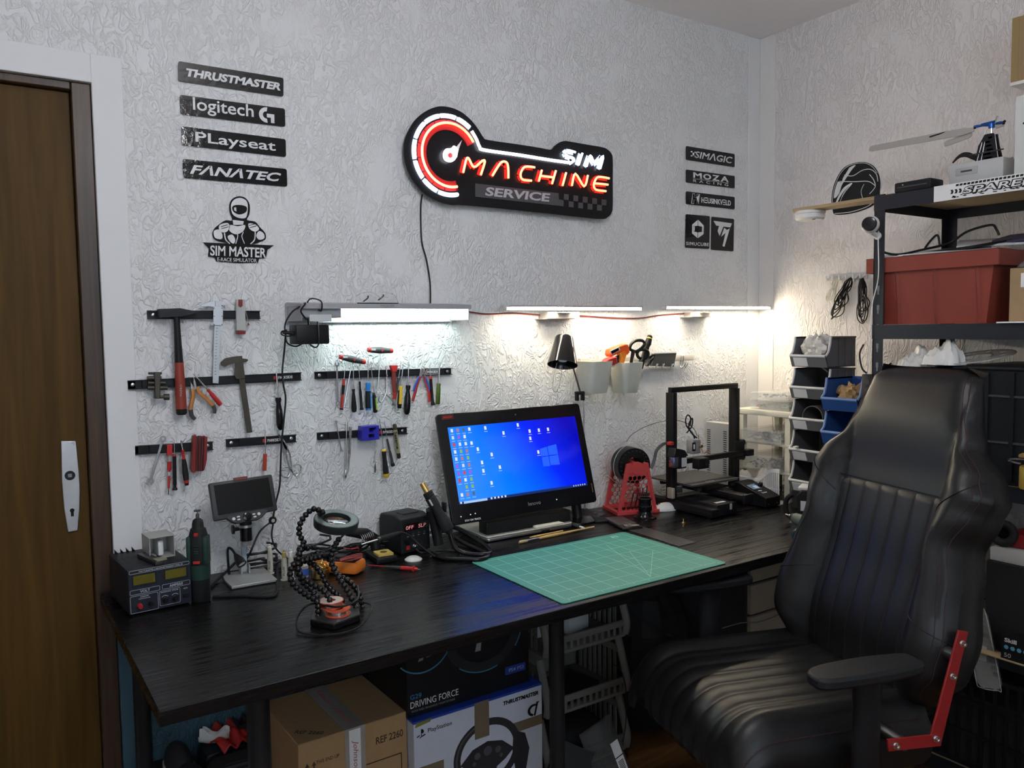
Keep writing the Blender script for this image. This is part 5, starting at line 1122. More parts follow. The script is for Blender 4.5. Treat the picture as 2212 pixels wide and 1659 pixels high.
# ---- orange multimeter
q = dp(*k4(700,930));t = thing('multimeter','orange and black multimeter lying with its test leads coiled on top','multimeter',(q.x+0.022,q.y+0.012,DESK),R(40))
b = MB();b.box((-0.02,0.045,0.020),(0.066,0.150,0.036),0.010);part('holster',b,ORANGE,t)
b = MB();b.box((-0.02,0.045,0.0385),(0.052,0.132,0.006),0.002);part('face',b,BLKM,t)
b = MB();b.box((-0.02,0.090,0.0425),(0.046,0.030,0.003),0.001);part('display',b,mat('lcd_grey',(0.20,0.23,0.20),0.3),t)
b = MB();b.lathe([(0.017,0),(0.016,0.006),(0,0.007)],T(-0.02,0.035,0.0415),24);part('selector_dial',b,BLK,t)
t2 = thing('test_leads','red and black test leads bundled on the multimeter','cable',(q.x,q.y,DESK+0.04))
RLEAD = mat('red_lead',(0.35,0.03,0.03),0.45)
for i,m in enumerate((RLEAD,BLK,RLEAD,BLK,RLEAD)):
    b = MB();P = [dp(*k4(600,800+i*4),DESK+0.050+0.002*i),dp(*k4(690,770+i*5),DESK+0.056),dp(*k4(790,745+i*8),DESK+0.058-0.001*i),dp(*k4(815,760+i*5),DESK+0.054),dp(*k4(740,800),DESK+0.05),dp(*k4(620,820),DESK+0.048)]
    b.tube(spl(P,6),0.0022,6);pw('lead',b,m,t2)
b = MB();b.tube(spl([dp(*k4(640,690),DESK+0.052),dp(*k4(700,700),DESK+0.075),dp(*k4(780,690),DESK+0.07),dp(*k4(780,720),DESK+0.056)],6),0.0022,6);pw('lead',b,RLEAD,t2)
p0,p1 = dp(*k4(870,855),DESK+0.007),dp(*k4(1385,898),DESK+0.007)
t = thing('test_probe','red and grey test probe lying on the desk pointing at the mat','probe',tuple(p0))
segs(t,p0,p1,[('lead',RLEAD,[(0,0.0018),(0.33,0.0022)]),('sleeve',DGREY,[(0.33,0.0035),(0.4,0.0045),(0.64,0.0055)]),('grip',RED,[(0.64,0.006),(0.85,0.0065),(0.86,0.0095),(0.88,0.0095),(0.89,0.005),(0.95,0.0035)]),('tip',STEEL,[(0.95,0.0010),(1,0.0008)])],12)
# ---- solder rest with sponge, soldering iron
t,w = on_desk('iron_holder','black soldering iron rest with yellow sponge tray','iron holder',k4(1000,838),k4(1185,805),yaw=-4)
t.location.x -= 0.012
b = MB();b.box((0.028,0.045,0.010),(0.066,0.110,0.018),0.004);part('tray',b,BLK,t)
b = MB();b.box((0.030,0.028,0.0215),(0.048,0.050,0.010),0.002);part('sponge',b,mat('sponge_yellow',(0.62,0.46,0.12),0.9,bump=0.5,bs=300),t)
b = MB();b.cyl((0.030,0.026,0.0262),(0.030,0.026,0.0268),0.011,n=20);part('sponge_hole',b,mat('burnt',(0.07,0.045,0.02),0.9),t)
b = MB();b.tube([(0.03,0.09,0.018),(0.028,0.10,0.05),(0.0,0.10,0.070),(-0.06,0.10,0.085)],[0.016,0.018,0.018,0.013],16);part('rest_arm',b,BLK,t)
for i in range(7):
    b = MB();b.torus((0.012+i*0.006-0.03,0.085,0.058+i*0.001),(1,0,0.2),0.014,0.0015,18,5);part('spring_turn',b,STEEL,t)
p0,p1 = on_y(*k4(810,655),2.20),on_y(*k4(1200,540),2.200)
t = thing('soldering_iron','black soldering iron resting across the holder','soldering iron',tuple(p0))
segs(t,p0,p1,[('tip',STEEL,[(0,0.0008),(0.05,0.002),(0.1,0.0025),(0.40,0.003)]),('collar',DSTEEL,[(0.40,0.008),(0.47,0.008)]),('grip',BLKM,[(0.47,0.0105),(0.52,0.0085),(0.75,0.0085),(0.9,0.007),(1,0.004)])],14)
P = [p1,on_y(*k4(1260,560),2.195),on_y(*k4(1350,640),2.18),on_y(*k4(1450,720),2.15),dp(*k4(1540,780),DESK+0.004),dp(*k4(1650,810),DESK+0.004),dp(*k4(1760,775),DESK+0.004),dp(*k4(1740,730),DESK+0.004),dp(*k4(1600,715),DESK+0.004),dp(*k4(1400,735),DESK+0.015),on_y(*k4(1340,700),2.205)]
b = MB();b.tube(spl(P,7),0.0028,8);pw('cord',b,BLK,t)
# ---- soldering station
t,w = on_desk('soldering_station','black soldering station with red digits and sloped vented case','soldering station',k4(1200,765),k4(1480,700),yaw=7.6)
t.scale = (0.975,0.62,0.805)
ST = mat('station_black',(0.016,0.017,0.019),0.5,bump=0.08)
b = MB();b.prism([(0,0.004),(0.205,0.004),(0.205,0.120),(0.190,0.143),(0.06,0.148),(0.003,0.138)],0,0.112,M=Matrix(((0,1,0,0),(1,0,0,0),(0,0,1,0),(0,0,0,1))));part('case',b,ST,t,bevel=0.005)
for x in (0.012,0.10):
    for y in (0.02,0.18): b = MB();b.cyl((x,y,0),(x,y,0.006),0.007,n=10);part('foot',b,BLK,t)
b = MB();b.bb((0.012,-0.0012,0.090),(0.104,0.004,0.118));part('display_window',b,mat('smoke_window',(0.02,0.004,0.006),0.12),t)
DIG = emit('red_digits',(1.0,0.03,0.02),0.30)
for s_,x in (('0FF',0.033),('SLP',0.080)): b = MB();b.text(s_,0.030,0.014,0.0004,0.1,0.0,T(x,-0.0012,0.103));part('digits',b,DIG,t)
for i in range(4): b = MB();b.lathe([(0.0042,0),(0.004,0.003),(0,0.0032)],T(0.022+i*0.022,-0.0004,0.076) @ RX(90),14);part('button',b,DGREY,t)
b = MB();b.lathe([(0.010,0),(0.0095,0.010),(0,0.0105)],T(0.022,-0.0004,0.050) @ RX(90),20);part('airflow_knob',b,BLK,t)
b = MB();b.text('\u2022 \u2022 \u2022 \u2022',0.07,0.0022,0.0004,0,0,T(0.056,-0.0004,0.068));part('lettering',b,LGREY,t)
b = MB();b.bb((0.018,-0.004,0.018),(0.031,0.002,0.034));part('rocker_switch',b,RED,t,bevel=0.001)
b = MB();b.lathe([(0.009,0),(0.009,0.006),(0.0065,0.007),(0.0065,0.018),(0.004,0.020),(0,0.020)],T(0.048,-0.0004,0.028) @ RX(90),16);part('plug',b,CHROME,t)
b = MB();b.text('SOLDERING',0.05,0.005,0.0004,0,0,T(0.06,0.08,0.1478) @ RX(-90));part('lettering',b,LGREY,t)
b = MB();b.bb((0.030,0.05,0.1465),(0.09,0.11,0.1490));part('top_plate',b,ST,t)
# ---- hot air gun in its cradle with thick hose
t = thing('hot_air_gun','black hot air gun with brass nozzle leaning in its cradle','hot air gun',tuple(dp(*k4(1600,700))))
p0,p1 = on_y(*k4(1398,60),2.19),on_y(*k4(1670,545),2.13)
segs(t,p0,p1,[('nozzle',BRASS,[(0,0.0085),(0.005,0.0095),(0.15,0.0098),(0.19,0.0105)])],20)
segs(t,p0,p1,[('heater_collar',BLKM,[(0.18,0.0145),(0.22,0.016),(0.24,0.015),(0.26,0.0165),(0.28,0.015),(0.30,0.017),(0.46,0.0165)]),('handle',BLKM,[(0.46,0.0155),(0.60,0.0150),(0.72,0.0190),(0.84,0.021),(0.93,0.019),(0.97,0.011),(1,0.010)])],20)
d_ = (p1-p0);b = MB();m_ = p0+d_*0.36+Vector((-0.012,-0.012,0));b.rod(m_-d_*0.05,m_+d_*0.07,[(0,0.003),(1,0.003)],8);pw('button_strip',b,LGREY,t)
b = MB();m_ = p0+d_*0.50;b.tube([m_+Vector((-0.015,0.012,-0.004)),m_+Vector((-0.006,0.02,-0.03)),m_+Vector((0.004,0.02,-0.05)),Vector((m_.x+0.012,m_.y+0.01,DESK+0.03))],[0.013,0.015,0.016,0.016],12);pw('cradle',b,BLK,t)
b = MB();m_ = p0+d_*0.58;b.box(m_+Vector((0.022,0.004,0.012)),(0.008,0.02,0.03),0.002);pw('hook_tab',b,BLK,t)
for P,r_ in (([p1,dp(*k4(1720,690),DESK+0.030),dp(*k4(1820,740),DESK+0.014),dp(*k4(1980,755),DESK+0.010),dp(*k4(2055,735),DESK+0.010),dp(*k4(2040,690),DESK+0.012),dp(*k4(1900,590),DESK+0.014),dp(*k4(1740,500),DESK+0.018),dp(*k4(1600,480),DESK+0.02)],0.0072),([dp(*k4(1690,570),DESK+0.02),dp(*k4(1800,640),DESK+0.010),dp(*k4(1960,715),DESK+0.008),dp(*k4(2040,760),DESK+0.008),dp(*k4(1960,800),DESK+0.008),dp(*k4(1780,800),DESK+0.008),dp(*k4(1600,790),DESK+0.007),dp(*k4(1500,740),DESK+0.008)],0.0070)):
    b = MB();b.tube(spl(P,8),r_,10);pw('air_hose',b,mat('hose_black',(0.010,0.010,0.011),0.25),t)
# ---- small white lid
q = dp(*k4(1322,810));b = MB();b.lathe([(0,0),(0.026,0),(0.0265,0.003),(0.020,0.008),(0.014,0.011),(0.006,0.012),(0,0.011)],None,28)
single('small_dish',b,mat('white_cap',(0.72,0.72,0.70),0.4),'small white plastic cap lying before the soldering station','dish',(q.x,q.y+0.006,DESK))
# ---- cutting mat
MATC = mat('mat_green',(0.05,0.275,0.215),0.55,bump=0.05);MATL = mat('mat_line',(0.30,0.62,0.53),0.6)
fl,fr = dp(1218,1307.7),dp(1571,1219);d_ = fr-fl
t = thing('cutting_mat','turquoise gridded cutting mat at the front edge of the desk','cutting mat',(fl.x,fl.y+0.004,DESK),math.atan2(d_.y,d_.x))
WM,DM = 0.602,0.452
b = MB();b.slab([p for p in rrect(WM,DM,0.012,4)],0.0005,0.0032);part('sheet',b,MATC,t,bevel=0.0006)
b = MB()
def ml(x0,y0,x1,y1,wl=0.0012):
    p = ribbon([(x0,y0),(x1,y1)],wl);b.slab(p,0.0030,0.00345)
for i in range(11): x = 0.026+i*0.055;ml(x,0.022,x,DM-0.022)
for j in range(8): y = 0.022+j*0.0583;ml(0.026,y,0.576,y)
part('grid_lines',b,MATL,t)
b = MB()
for i in range(56): x = 0.026+i*0.010;ml(x,0.022,x,0.022+(0.012 if i % 5 == 0 else 0.006),0.0006)
for j in range(41): y = 0.022+j*0.010;ml(0.026,y,0.026+(0.012 if j % 5 == 0 else 0.006),y,0.0006)
o = part('scale_ticks',b,MATL,t);o['kind'] = 'stuff'
b = MB();ml(0.330,0.034,0.446,0.36);ml(0.330,0.034,0.455,0.26);ml(0.330,0.034,0.516,0.22);part('angle_lines',b,MATL,t)
b = MB();b.text('A2',0.03,0.018,0.0005,0,0.02,T(0.53,DM-0.035,0.0032) @ RX(-90));part('lettering',b,MATL,t)
for i in range(0,11): b = MB();b.text(str(i),None,0.006,0.0004,0,0,T(0.031+i*0.055,0.014,0.0032) @ RX(-90));part('numeral',b,MATL,t)
# ---- silver laptop used as a base, sound bar, all-in-one monitor
t,w = on_desk('silver_laptop','closed silver laptop under the monitor','laptop',k6(740,1530),k6(1640,1370),yaw=-1)
LW,LD = 0.352,0.200
b = MB();b.slab(rrect(LW,LD,0.015,5),0.003,0.013);part('lower_case',b,ALU,t,bevel=0.002)
b = MB();b.slab(rrect(LW,LD,0.015,5),0.0133,0.0195);part('lid',b,mat('laptop_lid',(0.62,0.62,0.60),0.42,0.5),t,bevel=0.002)
for x in (0.03,LW-0.03):
    for y in (0.03,LD-0.03): b = MB();b.cyl((x,y,0),(x,y,0.004),0.008,n=10);part('foot',b,BLK,t)
for i,(y,dd) in enumerate(((0.035,0.008),(0.055,0.014),(0.08,0.014),(0.105,0.010))): b = MB();b.bb((-0.0004,y,0.006),(0.002,y+dd,0.0105));part('port',b,BLK,t)
b = MB();b.bb((0.215,-0.0004,0.006),(0.250,0.002,0.010));part('card_slot',b,BLK,t)
LZ = DESK+0.0195
q = dp(*k6(1420,1360),LZ);b = MB();b.box((0,0.018,0.004),(0.11,0.034,0.007),0.002);b.add([(-0.06,0.0,0.0005),(0.06,0.0,0.0005),(0.055,0.012,0.008),(-0.02,0.012,0.008)],[(0,1,2,3)])
single('paper_wad',b,mat('cream_paper',(0.70,0.66,0.56),0.8),'folded cream paper strip lying on the silver laptop','paper',(q.x,q.y+0.004,LZ),R(-2))
t,w = on_desk('sound_bar','long black sound bar lying on the silver laptop','speaker',k6(740,1448),k6(1620,1290),z=LZ,yaw=-1)
SBW = 0.342
b = MB();b.bb((0,0,0.0),(SBW,0.052,0.040),0.003);part('body',b,BLK,t)
b = MB();b.bb((0.004,-0.0015,0.003),(SBW-0.004,0.002,0.037),0.001);part('grille',b,mat('speaker_cloth',(0.014,0.014,0.015),0.9,bump=0.4,bs=900),t)
b = MB();b.bb((SBW,0.006,0.004),(SBW+0.001,0.046,0.036));part('end_plate',b,BLKG,t)
# monitor
bl,br,tl = on_y(*k6(370,1340),2.205),on_y(*k6(1885,1100),2.205),on_y(*k6(245,165),2.305)
MW = (br-bl).length+0.004;MH = (tl-bl).length
t = thing('monitor','black all-in-one monitor showing a blue desktop','monitor',(bl.x+0.004,bl.y,(bl.z+br.z)/2),0,rot=(-math.atan2(0.10,tl.z-bl.z),0,R(0.0)))
MM = Matrix.LocRotScale(t.location,t.rotation_euler,t.scale)
b = MB();b.prism(rrect(MW,MH,0.012,5),0,0.010);part('housing',b,BLKG,t,bevel=0.002)
b = MB();b.bb((0.05,0.010,0.04),(MW-0.05,0.034,MH-0.04),0.008);part('back_shell',b,BLK,t)
sx0,sx1,sz0,sz1 = 0.036,MW-0.030,0.062,MH-0.046
scm = bpy.data.materials.new('screen_desktop');scm.use_nodes = True;n = scm.node_tree.nodes;Lk = scm.node_tree.links;bs_ = n['Principled BSDF']
tc = n.new('ShaderNodeTexCoord');sp_ = n.new('ShaderNodeSeparateXYZ');Lk.new(tc.outputs['Generated'],sp_.inputs[0])
cr = n.new('ShaderNodeValToRGB');e = cr.color_ramp.elements;e[0].position = 0.0;e[0].color = (0.03,0.24,1.0,1);e[1].position = 1.0;e[1].color = (0.0,0.0,0.42,1)
x1 = cr.color_ramp.elements.new(0.35);x1.color = (0.0,0.17,1.0,1);x2 = cr.color_ramp.elements.new(0.72);x2.color = (0.0,0.015,0.85,1)
ma = n.new('ShaderNodeMath');ma.operation = 'MULTIPLY_ADD';ma.inputs[1].default_value = 0.25;Lk.new(sp_.outputs['Z'],ma.inputs[0]);mb_ = n.new('ShaderNodeMath');mb_.operation = 'MULTIPLY';mb_.inputs[1].default_value = 0.85;Lk.new(sp_.outputs['X'],mb_.inputs[0]);Lk.new(mb_.outputs[0],ma.inputs[2])
Lk.new(ma.outputs[0],cr.inputs[0]);bs_.inputs['Base Color'].default_value = (0.005,0.005,0.006,1);bs_.inputs['Roughness'].default_value = 0.08
Lk.new(cr.outputs[0],bs_.inputs['Emission Color']);bs_.inputs['Emission Strength'].default_value = 1.0
b = MB();b.bb((sx0,-0.0006,sz0),(sx1,0.0004,sz1));scr = part('screen',b,scm,t)
SWd,SHt = sx1-sx0,sz1-sz0
def scr_mat(nm,col,s=0.9): return mat('glow_'+nm,(0.02,0.02,0.02),0.3,emis=col,es=s)
def sicon(u,v,col,w_=0.0085,h_=0.011):
    x,z = sx0+u*SWd,sz0+v*SHt;b = MB();b.box((x,-0.0008,z),(w_,0.0005,h_));part('desktop_icon',b,col,scr)
    b = MB();b.box((x,-0.0008,z-0.012),(0.014,0.0004,0.0016));part('icon_caption',b,scr_mat('caption',(0.45,0.6,0.9),0.8),scr)
ICC = [scr_mat('icon_%d' % i,c_,0.8) for i,c_ in enumerate(((0.35,0.1,0.75),(0.6,0.75,0.8),(0.5,0.2,0.2),(0.75,0.8,0.9),(0.7,0.06,0.05),(0.1,0.12,0.2),(0.25,0.5,0.1),(0.85,0.85,0.85)))]
r0 = random.Random(3)
for row in range(10):
    for c_ in range(4):
        if c_ == 3 and row not in (0,2): continue
        if row == 8 and c_ == 0: continue
        sicon(0.026+c_*0.042,0.955-row*0.093,ICC[r0.randrange(8)])
for u,v in ((0.27,0.95),(0.40,0.86),(0.52,0.95),(0.605,0.85),(0.68,0.85),(0.755,0.85),(0.60,0.75),(0.645,0.55),(0.285,0.59),(0.205,0.50),(0.205,0.39),(0.33,0.41),(0.25,0.22),(0.19,0.68)):
    sicon(u,v,ICC[7],0.008,0.012)
WL = scr_mat('window_logo',(0.01,0.10,0.95),0.95)
for a,c_ in (((0.665,0.345),(0.72,0.475)),((0.725,0.35),(0.80,0.478)),((0.66,0.488),(0.72,0.61)),((0.725,0.491),(0.80,0.632))):
    b = MB();b.prism([(sx0+a[0]*SWd,sz0+a[1]*SHt),(sx0+c_[0]*SWd,sz0+(a[1]-0.006)*SHt),(sx0+c_[0]*SWd,sz0+c_[1]*SHt),(sx0+a[0]*SWd,sz0+(c_[1]-0.02 if a[1] > 0.4 else c_[1])*SHt)],-0.0010,-0.0006);part('wallpaper_pane',b,WL,scr)
b = MB();b.bb((sx0,-0.0010,sz0),(sx1,-0.0006,sz0+0.034*SHt));part('taskbar',b,scr_mat('taskbar',(0.002,0.02,0.16),0.8),scr)
b = MB();b.bb((sx0+0.016,-0.0012,sz0+0.001),(sx0+0.20*SWd,-0.0009,sz0+0.033*SHt));part('search_box',b,scr_mat('search',(0.35,0.55,0.85),0.9),scr)
b = MB();b.text('Type to search',0.045,0.005,0.0003,0,0,T(sx0+0.06,-0.0012,sz0+0.0055));part('lettering',b,scr_mat('caption',(0,0,0)),scr)
for i in range(6): b = MB();b.box((sx0+0.006 if i == 0 else sx0+(0.205+i*0.026)*SWd,-0.0012,sz0+0.0055),(0.006,0.0004,0.006));part('taskbar_icon',b,ICC[7],scr)
for i in range(6): b = MB();b.box((sx1-0.012-i*0.010,-0.0012,sz0+0.0055),(0.004,0.0004,0.005));part('tray_icon',b,scr_mat('caption',(0,0,0)),scr)
b = MB();b.text('lenovo',0.052,0.013,0.0004,0,0.02,T(MW*0.545,-0.0003,0.030));part('lettering',b,mat('logo_grey',(0.18,0.18,0.18),0.4),t)
b = MB();b.text('STAY ON TRACK',0.060,0.0062,0.0004,0,0.02,T(0.076,-0.0003,0.009));part('lettering',b,PRINTW,t)
for x,z in ((0.034,0.024),(0.070,0.026),(0.088,0.027),(0.418,0.030)): b = MB();b.cyl((x,-0.0006,z),(x,0.0002,z),0.0018,n=10);part('indicator_dot',b,scr_mat('dot',(1,1,1),1.0),t)
b = MB();b.bb((0.020,-0.0008,MH-0.019),(0.064,0.0,MH-0.004));part('sticker',b,mat('maroon_sticker',(0,0,0)),t)
b = MB();b.text('SIM MACHINE',0.032,0.005,0.0003,0.2,0.02,T(0.042,-0.0008,MH-0.0115));part('lettering',b,PRINTR,t)
b = MB();b.lathe([(0.003,0),(0.0028,0.0005),(0,0.0006)],T(MW*0.52,0,MH-0.022) @ RX(90),12);part('webcam',b,DGREY,t)
b = MB();b.bb((MW-0.014,-0.0004,0.035),(MW-0.009,0.0,0.068));part('side_badge',b,mat('bronze_badge',(0.12,0.06,0.03),0.4),t)
b = MB(MM.inverted());x0 = bl.x+MW*0.93;b.cyl((x0,2.26,DESK+0.01),(x0,2.29,bl.z+0.08),0.018,n=20);part('stand_post',b,BLK,t)
b = MB(MM.inverted());b.lathe([(0,0),(0.075,0),(0.075,0.006),(0.02,0.012),(0,0.012)],T(x0,2.265,DESK+0.0006),36);part('stand_base',b,BLKG,t)
# ---- brush, swab, screwdriver bit on the desk
def lying(name,label,cat,p0,p1,lst,z=DESK,n=12):
    a,c_ = dp(*p0,z),dp(*p1,z);t = thing(name,label,cat,(a.x,a.y,DESK));segs(t,a,c_,lst,n);return t
WOODL = mat('brush_wood',(0.62,0.40,0.14),0.5)
lying('paint_brush','wooden paint brush lying between laptop and mat','brush',k6(1080,1520),k6(1870,1355),[('bristles',mat('bristle',(0.55,0.45,0.25),0.9),[(0,0.004),(0.02,0.0055),(0.10,0.0042)]),('ferrule',STEEL,[(0.10,0.0042),(0.25,0.0038)]),('handle',WOODL,[(0.25,0.004),(0.4,0.0052),(0.6,0.0042),(1,0.0022)])],DESK+0.0057)
lying('cotton_swab','white-tipped grey plastic plug beside the laptop end','swab',k6(1650,1330),k6(1765,1370),[('plug',DGREY,[(0,0.006),(0.3,0.008),(0.6,0.0075),(0.62,0.004)]),('tip',WHITE,[(0.62,0.0035),(1,0.0035)])],DESK+0.009)
lying('flat_pencil','flat wooden pencil lying under the brush','pencil',k6(1190,1470),k6(1540,1400),[('shaft',WOODL,[(0,0.0012),(0.08,0.0034),(1,0.0034)])],DESK+0.0036,6)
# ---- disassembled phones
t,w = on_desk('phone_shell','opened phone lying by the mat, cracked end showing bare metal','phone',k7(440,1440),k7(612,1400),yaw=-14)
a = dp(*k7(440,1440));c_ = dp(*k7(110,1260));L = 0.165
ph = math.atan2(c_.y-a.y,c_.x-a.x)
t.rotation_euler = (0,0,ph-R(90))
b = MB();b.box((0.037,L/2,0.0055),(0.076,L,0.009),0.004);part('frame',b,BLK,t)
b = MB();b.box((0.037,L/2+0.02,0.0104),(0.070,L*0.72,0.0012),0.0005);part('back_cover',b,mat('phone_grey',(0.06,0.06,0.065),0.35),t)
b = MB()
r0 = random.Random(9)
for i in range(16): b.box((0.012+r0.random()*0.05,0.006+r0.random()*0.022,0.0112+r0.random()*0.004),(0.012,0.006,0.002),M=T(0,0,0))
o = part('torn_foil',b,mat('bare_foil',(0.72,0.68,0.60),0.3,0.8),t);o['kind'] = 'stuff'
t = thing('phone_board','second dark phone half lying behind the opened one','phone',tuple(dp(*k7(250,1340))),ph-R(98))
b = MB();b.box((0.0,0.03,0.005),(0.074,0.150,0.008),0.004);part('frame',b,BLK,t)
for (x,y,m) in ((-0.012,0.07,mat('dark_copper',(0.12,0.04,0.02),0.4)),(0.014,0.05,DSTEEL),(0.0,0.03,BLKG),(-0.016,0.01,DGREY)): b = MB();b.box((x,y,0.0098),(0.024,0.022,0.002),0.0005);part('component',b,m,t)
# ---- black flanged nozzle
q = dp(*k7(680,1330));t = thing('flanged_adapter','black flanged plastic adapter standing before the red spool stand','adapter',(q.x,q.y+0.026,DESK))
b = MB();b.lathe([(0.014,0),(0.042,0),(0.042,0.004),(0.030,0.006),(0.024,0.016),(0.0225,0.024),(0.026,0.030),(0.026,0.044),(0.0235,0.046),(0.0235,0.064),(0.025,0.066),(0.025,0.072),(0.020,0.072),(0.018,0.05),(0.014,0.04)],None,40,closed=True);part('body',b,BLKG,t)
b = MB();b.torus((0,0,0.072),(0,0,1),0.0225,0.0014,32,6);part('rim',b,DGREY,t)
# ---- white mouse
q = dp(*k7(870,1265));t = thing('computer_mouse','white computer mouse beside the red spool stand','mouse',(q.x,q.y+0.028,DESK),R(-14))
b = MB();b.sph((0,0,0.004),1,24,(0.052,0.029,0.026));b.v = [Vector((v.x,v.y,max(v.z,0.0006))) for v in b.v];part('shell',b,WHITE,t,smooth=60)
b = MB();b.torus((-0.03,0,0.022),(0,1,0),0.006,0.002,16,6);part('wheel',b,DGREY,t)
# ---- brass insert, dark sheet
q = dp(*k7(980,1370));t = thing('brass_spindle','small brass spindle standing on the desk before the printer','spindle',(q.x,q.y,DESK))
b = MB();b.lathe([(0,0),(0.0068,0),(0.0068,0.003),(0.003,0.0045),(0.0022,0.006),(0.0018,0.016),(0,0.016)],None,16);part('body',b,BRASS,t)
P = [dp(*p) for p in (k7(940,1582),k7(1095,1545),k7(600,1400),k7(470,1430))]
b = MB();b.slab([(v.x,v.y) for v in P],DESK+0.0004,DESK+0.0022);single('dark_sheet',b,mat('smoked_sheet',(0.05,0.047,0.046),0.3),'thin dark grey plastic sheet lying behind the mat','sheet',tuple(P[0]),world=True,bevel=0.0003)
# ================================================================== printer corner
# ---- red honeycomb spool stand with a clear spool
SRED = mat('printed_red',(0.60,0.065,0.065),0.5,bump=0.15,bs=400)
a = dp(*k7(395,1300));t = thing('spool_stand','red honeycomb stand carrying a filament spool','spool stand',(a.x,a.y,DESK),R(-17))
HW_ = 0.160;HT = 0.188;DEP = 0.118
def hexcells(x0f,x1f,z0,z1,r):
    out = [];row = 0;z = z0+r
    while z < z1-r*0.7:
        lo,hi = x0f(z)+r,x1f(z)-r;x = (x0f(z0)+x1f(z0))/2-12*r*1.732+(r*0.866 if row % 2 else 0)
        while x < hi:
            if x > lo: out.append([(x+r*0.90*math.cos(R(30+60*i)),z+r*0.90*math.sin(R(30+60*i))) for i in range(6)])
            x += r*1.732
        z += r*1.5;row += 1
    return out
lf = lambda z: 0.006+0.034*z/HT;rf = lambda z: HW_-0.006-0.034*z/HT
outl = [(0.0,0.006),(HW_,0.006),(HW_-0.036,HT),(HW_-0.055,HT+0.002),(HW_*0.62,HT-0.01),(HW_*0.38,HT-0.01),(0.055,HT+0.002),(0.036,HT)]
inn = [(0.011,0.013),(HW_-0.011,0.013),(HW_-0.0405,HT-0.034),(0.0405,HT-0.034)]
for y in (0.0,DEP):
    b = MB();b.curve2d([outl,inn],0.010,T(0,y+0.010,0));part('side_frame',b,SRED,t)
    cells = hexcells(lambda z: 0.011+0.21*(z-0.013)+0.0005,lambda z: HW_-0.011-0.21*(z-0.013)-0.0005,0.0135,HT-0.0345,0.0104)
    b = MB();b.curve2d([[(p[0],p[1]) for p in inn]]+cells,0.0035,T(0,y+0.0075,0));part('honeycomb',b,SRED,t)
    b = MB();b.curve2d([ell(HW_/2,HT-0.012,0.026,0.030,180,360,16)+ell(HW_/2,HT-0.012,0.024,0.018,0,180,12)],0.012,T(0,y+0.011,0));part('axle_seat',b,SRED,t)
b = MB();b.bb((-0.006,-0.008,0),(HW_+0.006,0.012,0.012));b.bb((-0.006,DEP-0.008,0),(HW_+0.006,DEP+0.014,0.012));b.bb((-0.006,0.012,0),(0.012,DEP-0.008,0.012));b.bb((HW_-0.012,0.012,0),(HW_+0.006,DEP-0.008,0.012));part('foot_frame',b,SRED,t,bevel=0.001)
for i in range(4):
    x = 0.052+i*0.018;b = MB();b.tube([(x+0.012,-0.003,0.085+i*0.006),(x+0.004,-0.004,0.06),(x-0.004,-0.004,0.022)],[0.0018,0.0026,0.0016],6);part('black_hook',b,BLK,t)
TM_ = Matrix.LocRotScale(t.location,t.rotation_euler,t.scale)
s_ = thing('filament_spool','clear plastic spool wound with black filament in the red stand','spool',tuple(TM_ @ Vector((HW_/2,DEP/2+0.004,HT-0.012))),R(-17))
A_ = RX(90)
b = MB(A_)
b.lathe([(0.026,-0.036),(0.085,-0.036),(0.085,-0.0335),(0.026,-0.0335)],None,48,closed=True);part('flange',b,CLEAR,s_)
b = MB(A_);b.lathe([(0.026,0.0335),(0.085,0.0335),(0.085,0.036),(0.026,0.036)],None,48,closed=True);part('flange',b,CLEAR,s_)
for z in (-0.035,0.035): b = MB(A_);b.torus((0,0,z),(0,0,1),0.085,0.0013,48,6);part('flange_rim',b,mat('rim_clear',(0.75,0.76,0.77),0.15,alpha=0.7),s_)
b = MB(A_);b.lathe([(0.032,-0.033),(0.066,-0.033),(0.066,0.033),(0.032,0.033)],None,48,closed=True);part('filament_winding',b,mat('filament_black',(0.016,0.015,0.014),0.3,bump=0.6,bs=500),s_)
b = MB(A_);b.lathe([(0.012,-0.045),(0.016,-0.045),(0.016,0.060),(0.012,0.060)],None,24,closed=True);part('axle',b,SRED,s_)
for i in range(22):
    a_ = 2*math.pi*i/22;b = MB(A_);b.box((0.056*math.cos(a_),0.056*math.sin(a_),0.0365),(0.007,0.003,0.002),M=RZ(0));part('rib',b,DGREY,s_)
P = [on_y(*k7(*p),y) for p,y in (((470,640),2.27),((520,575),2.26),((640,505),2.24),((780,460),2.22),((900,447),2.20),((1000,470),2.18),((1070,520),2.16),((1105,590),2.145))]
b = MB();b.tube(spl(P,6),0.0011,6);pw('loose_filament',b,BLK,s_)
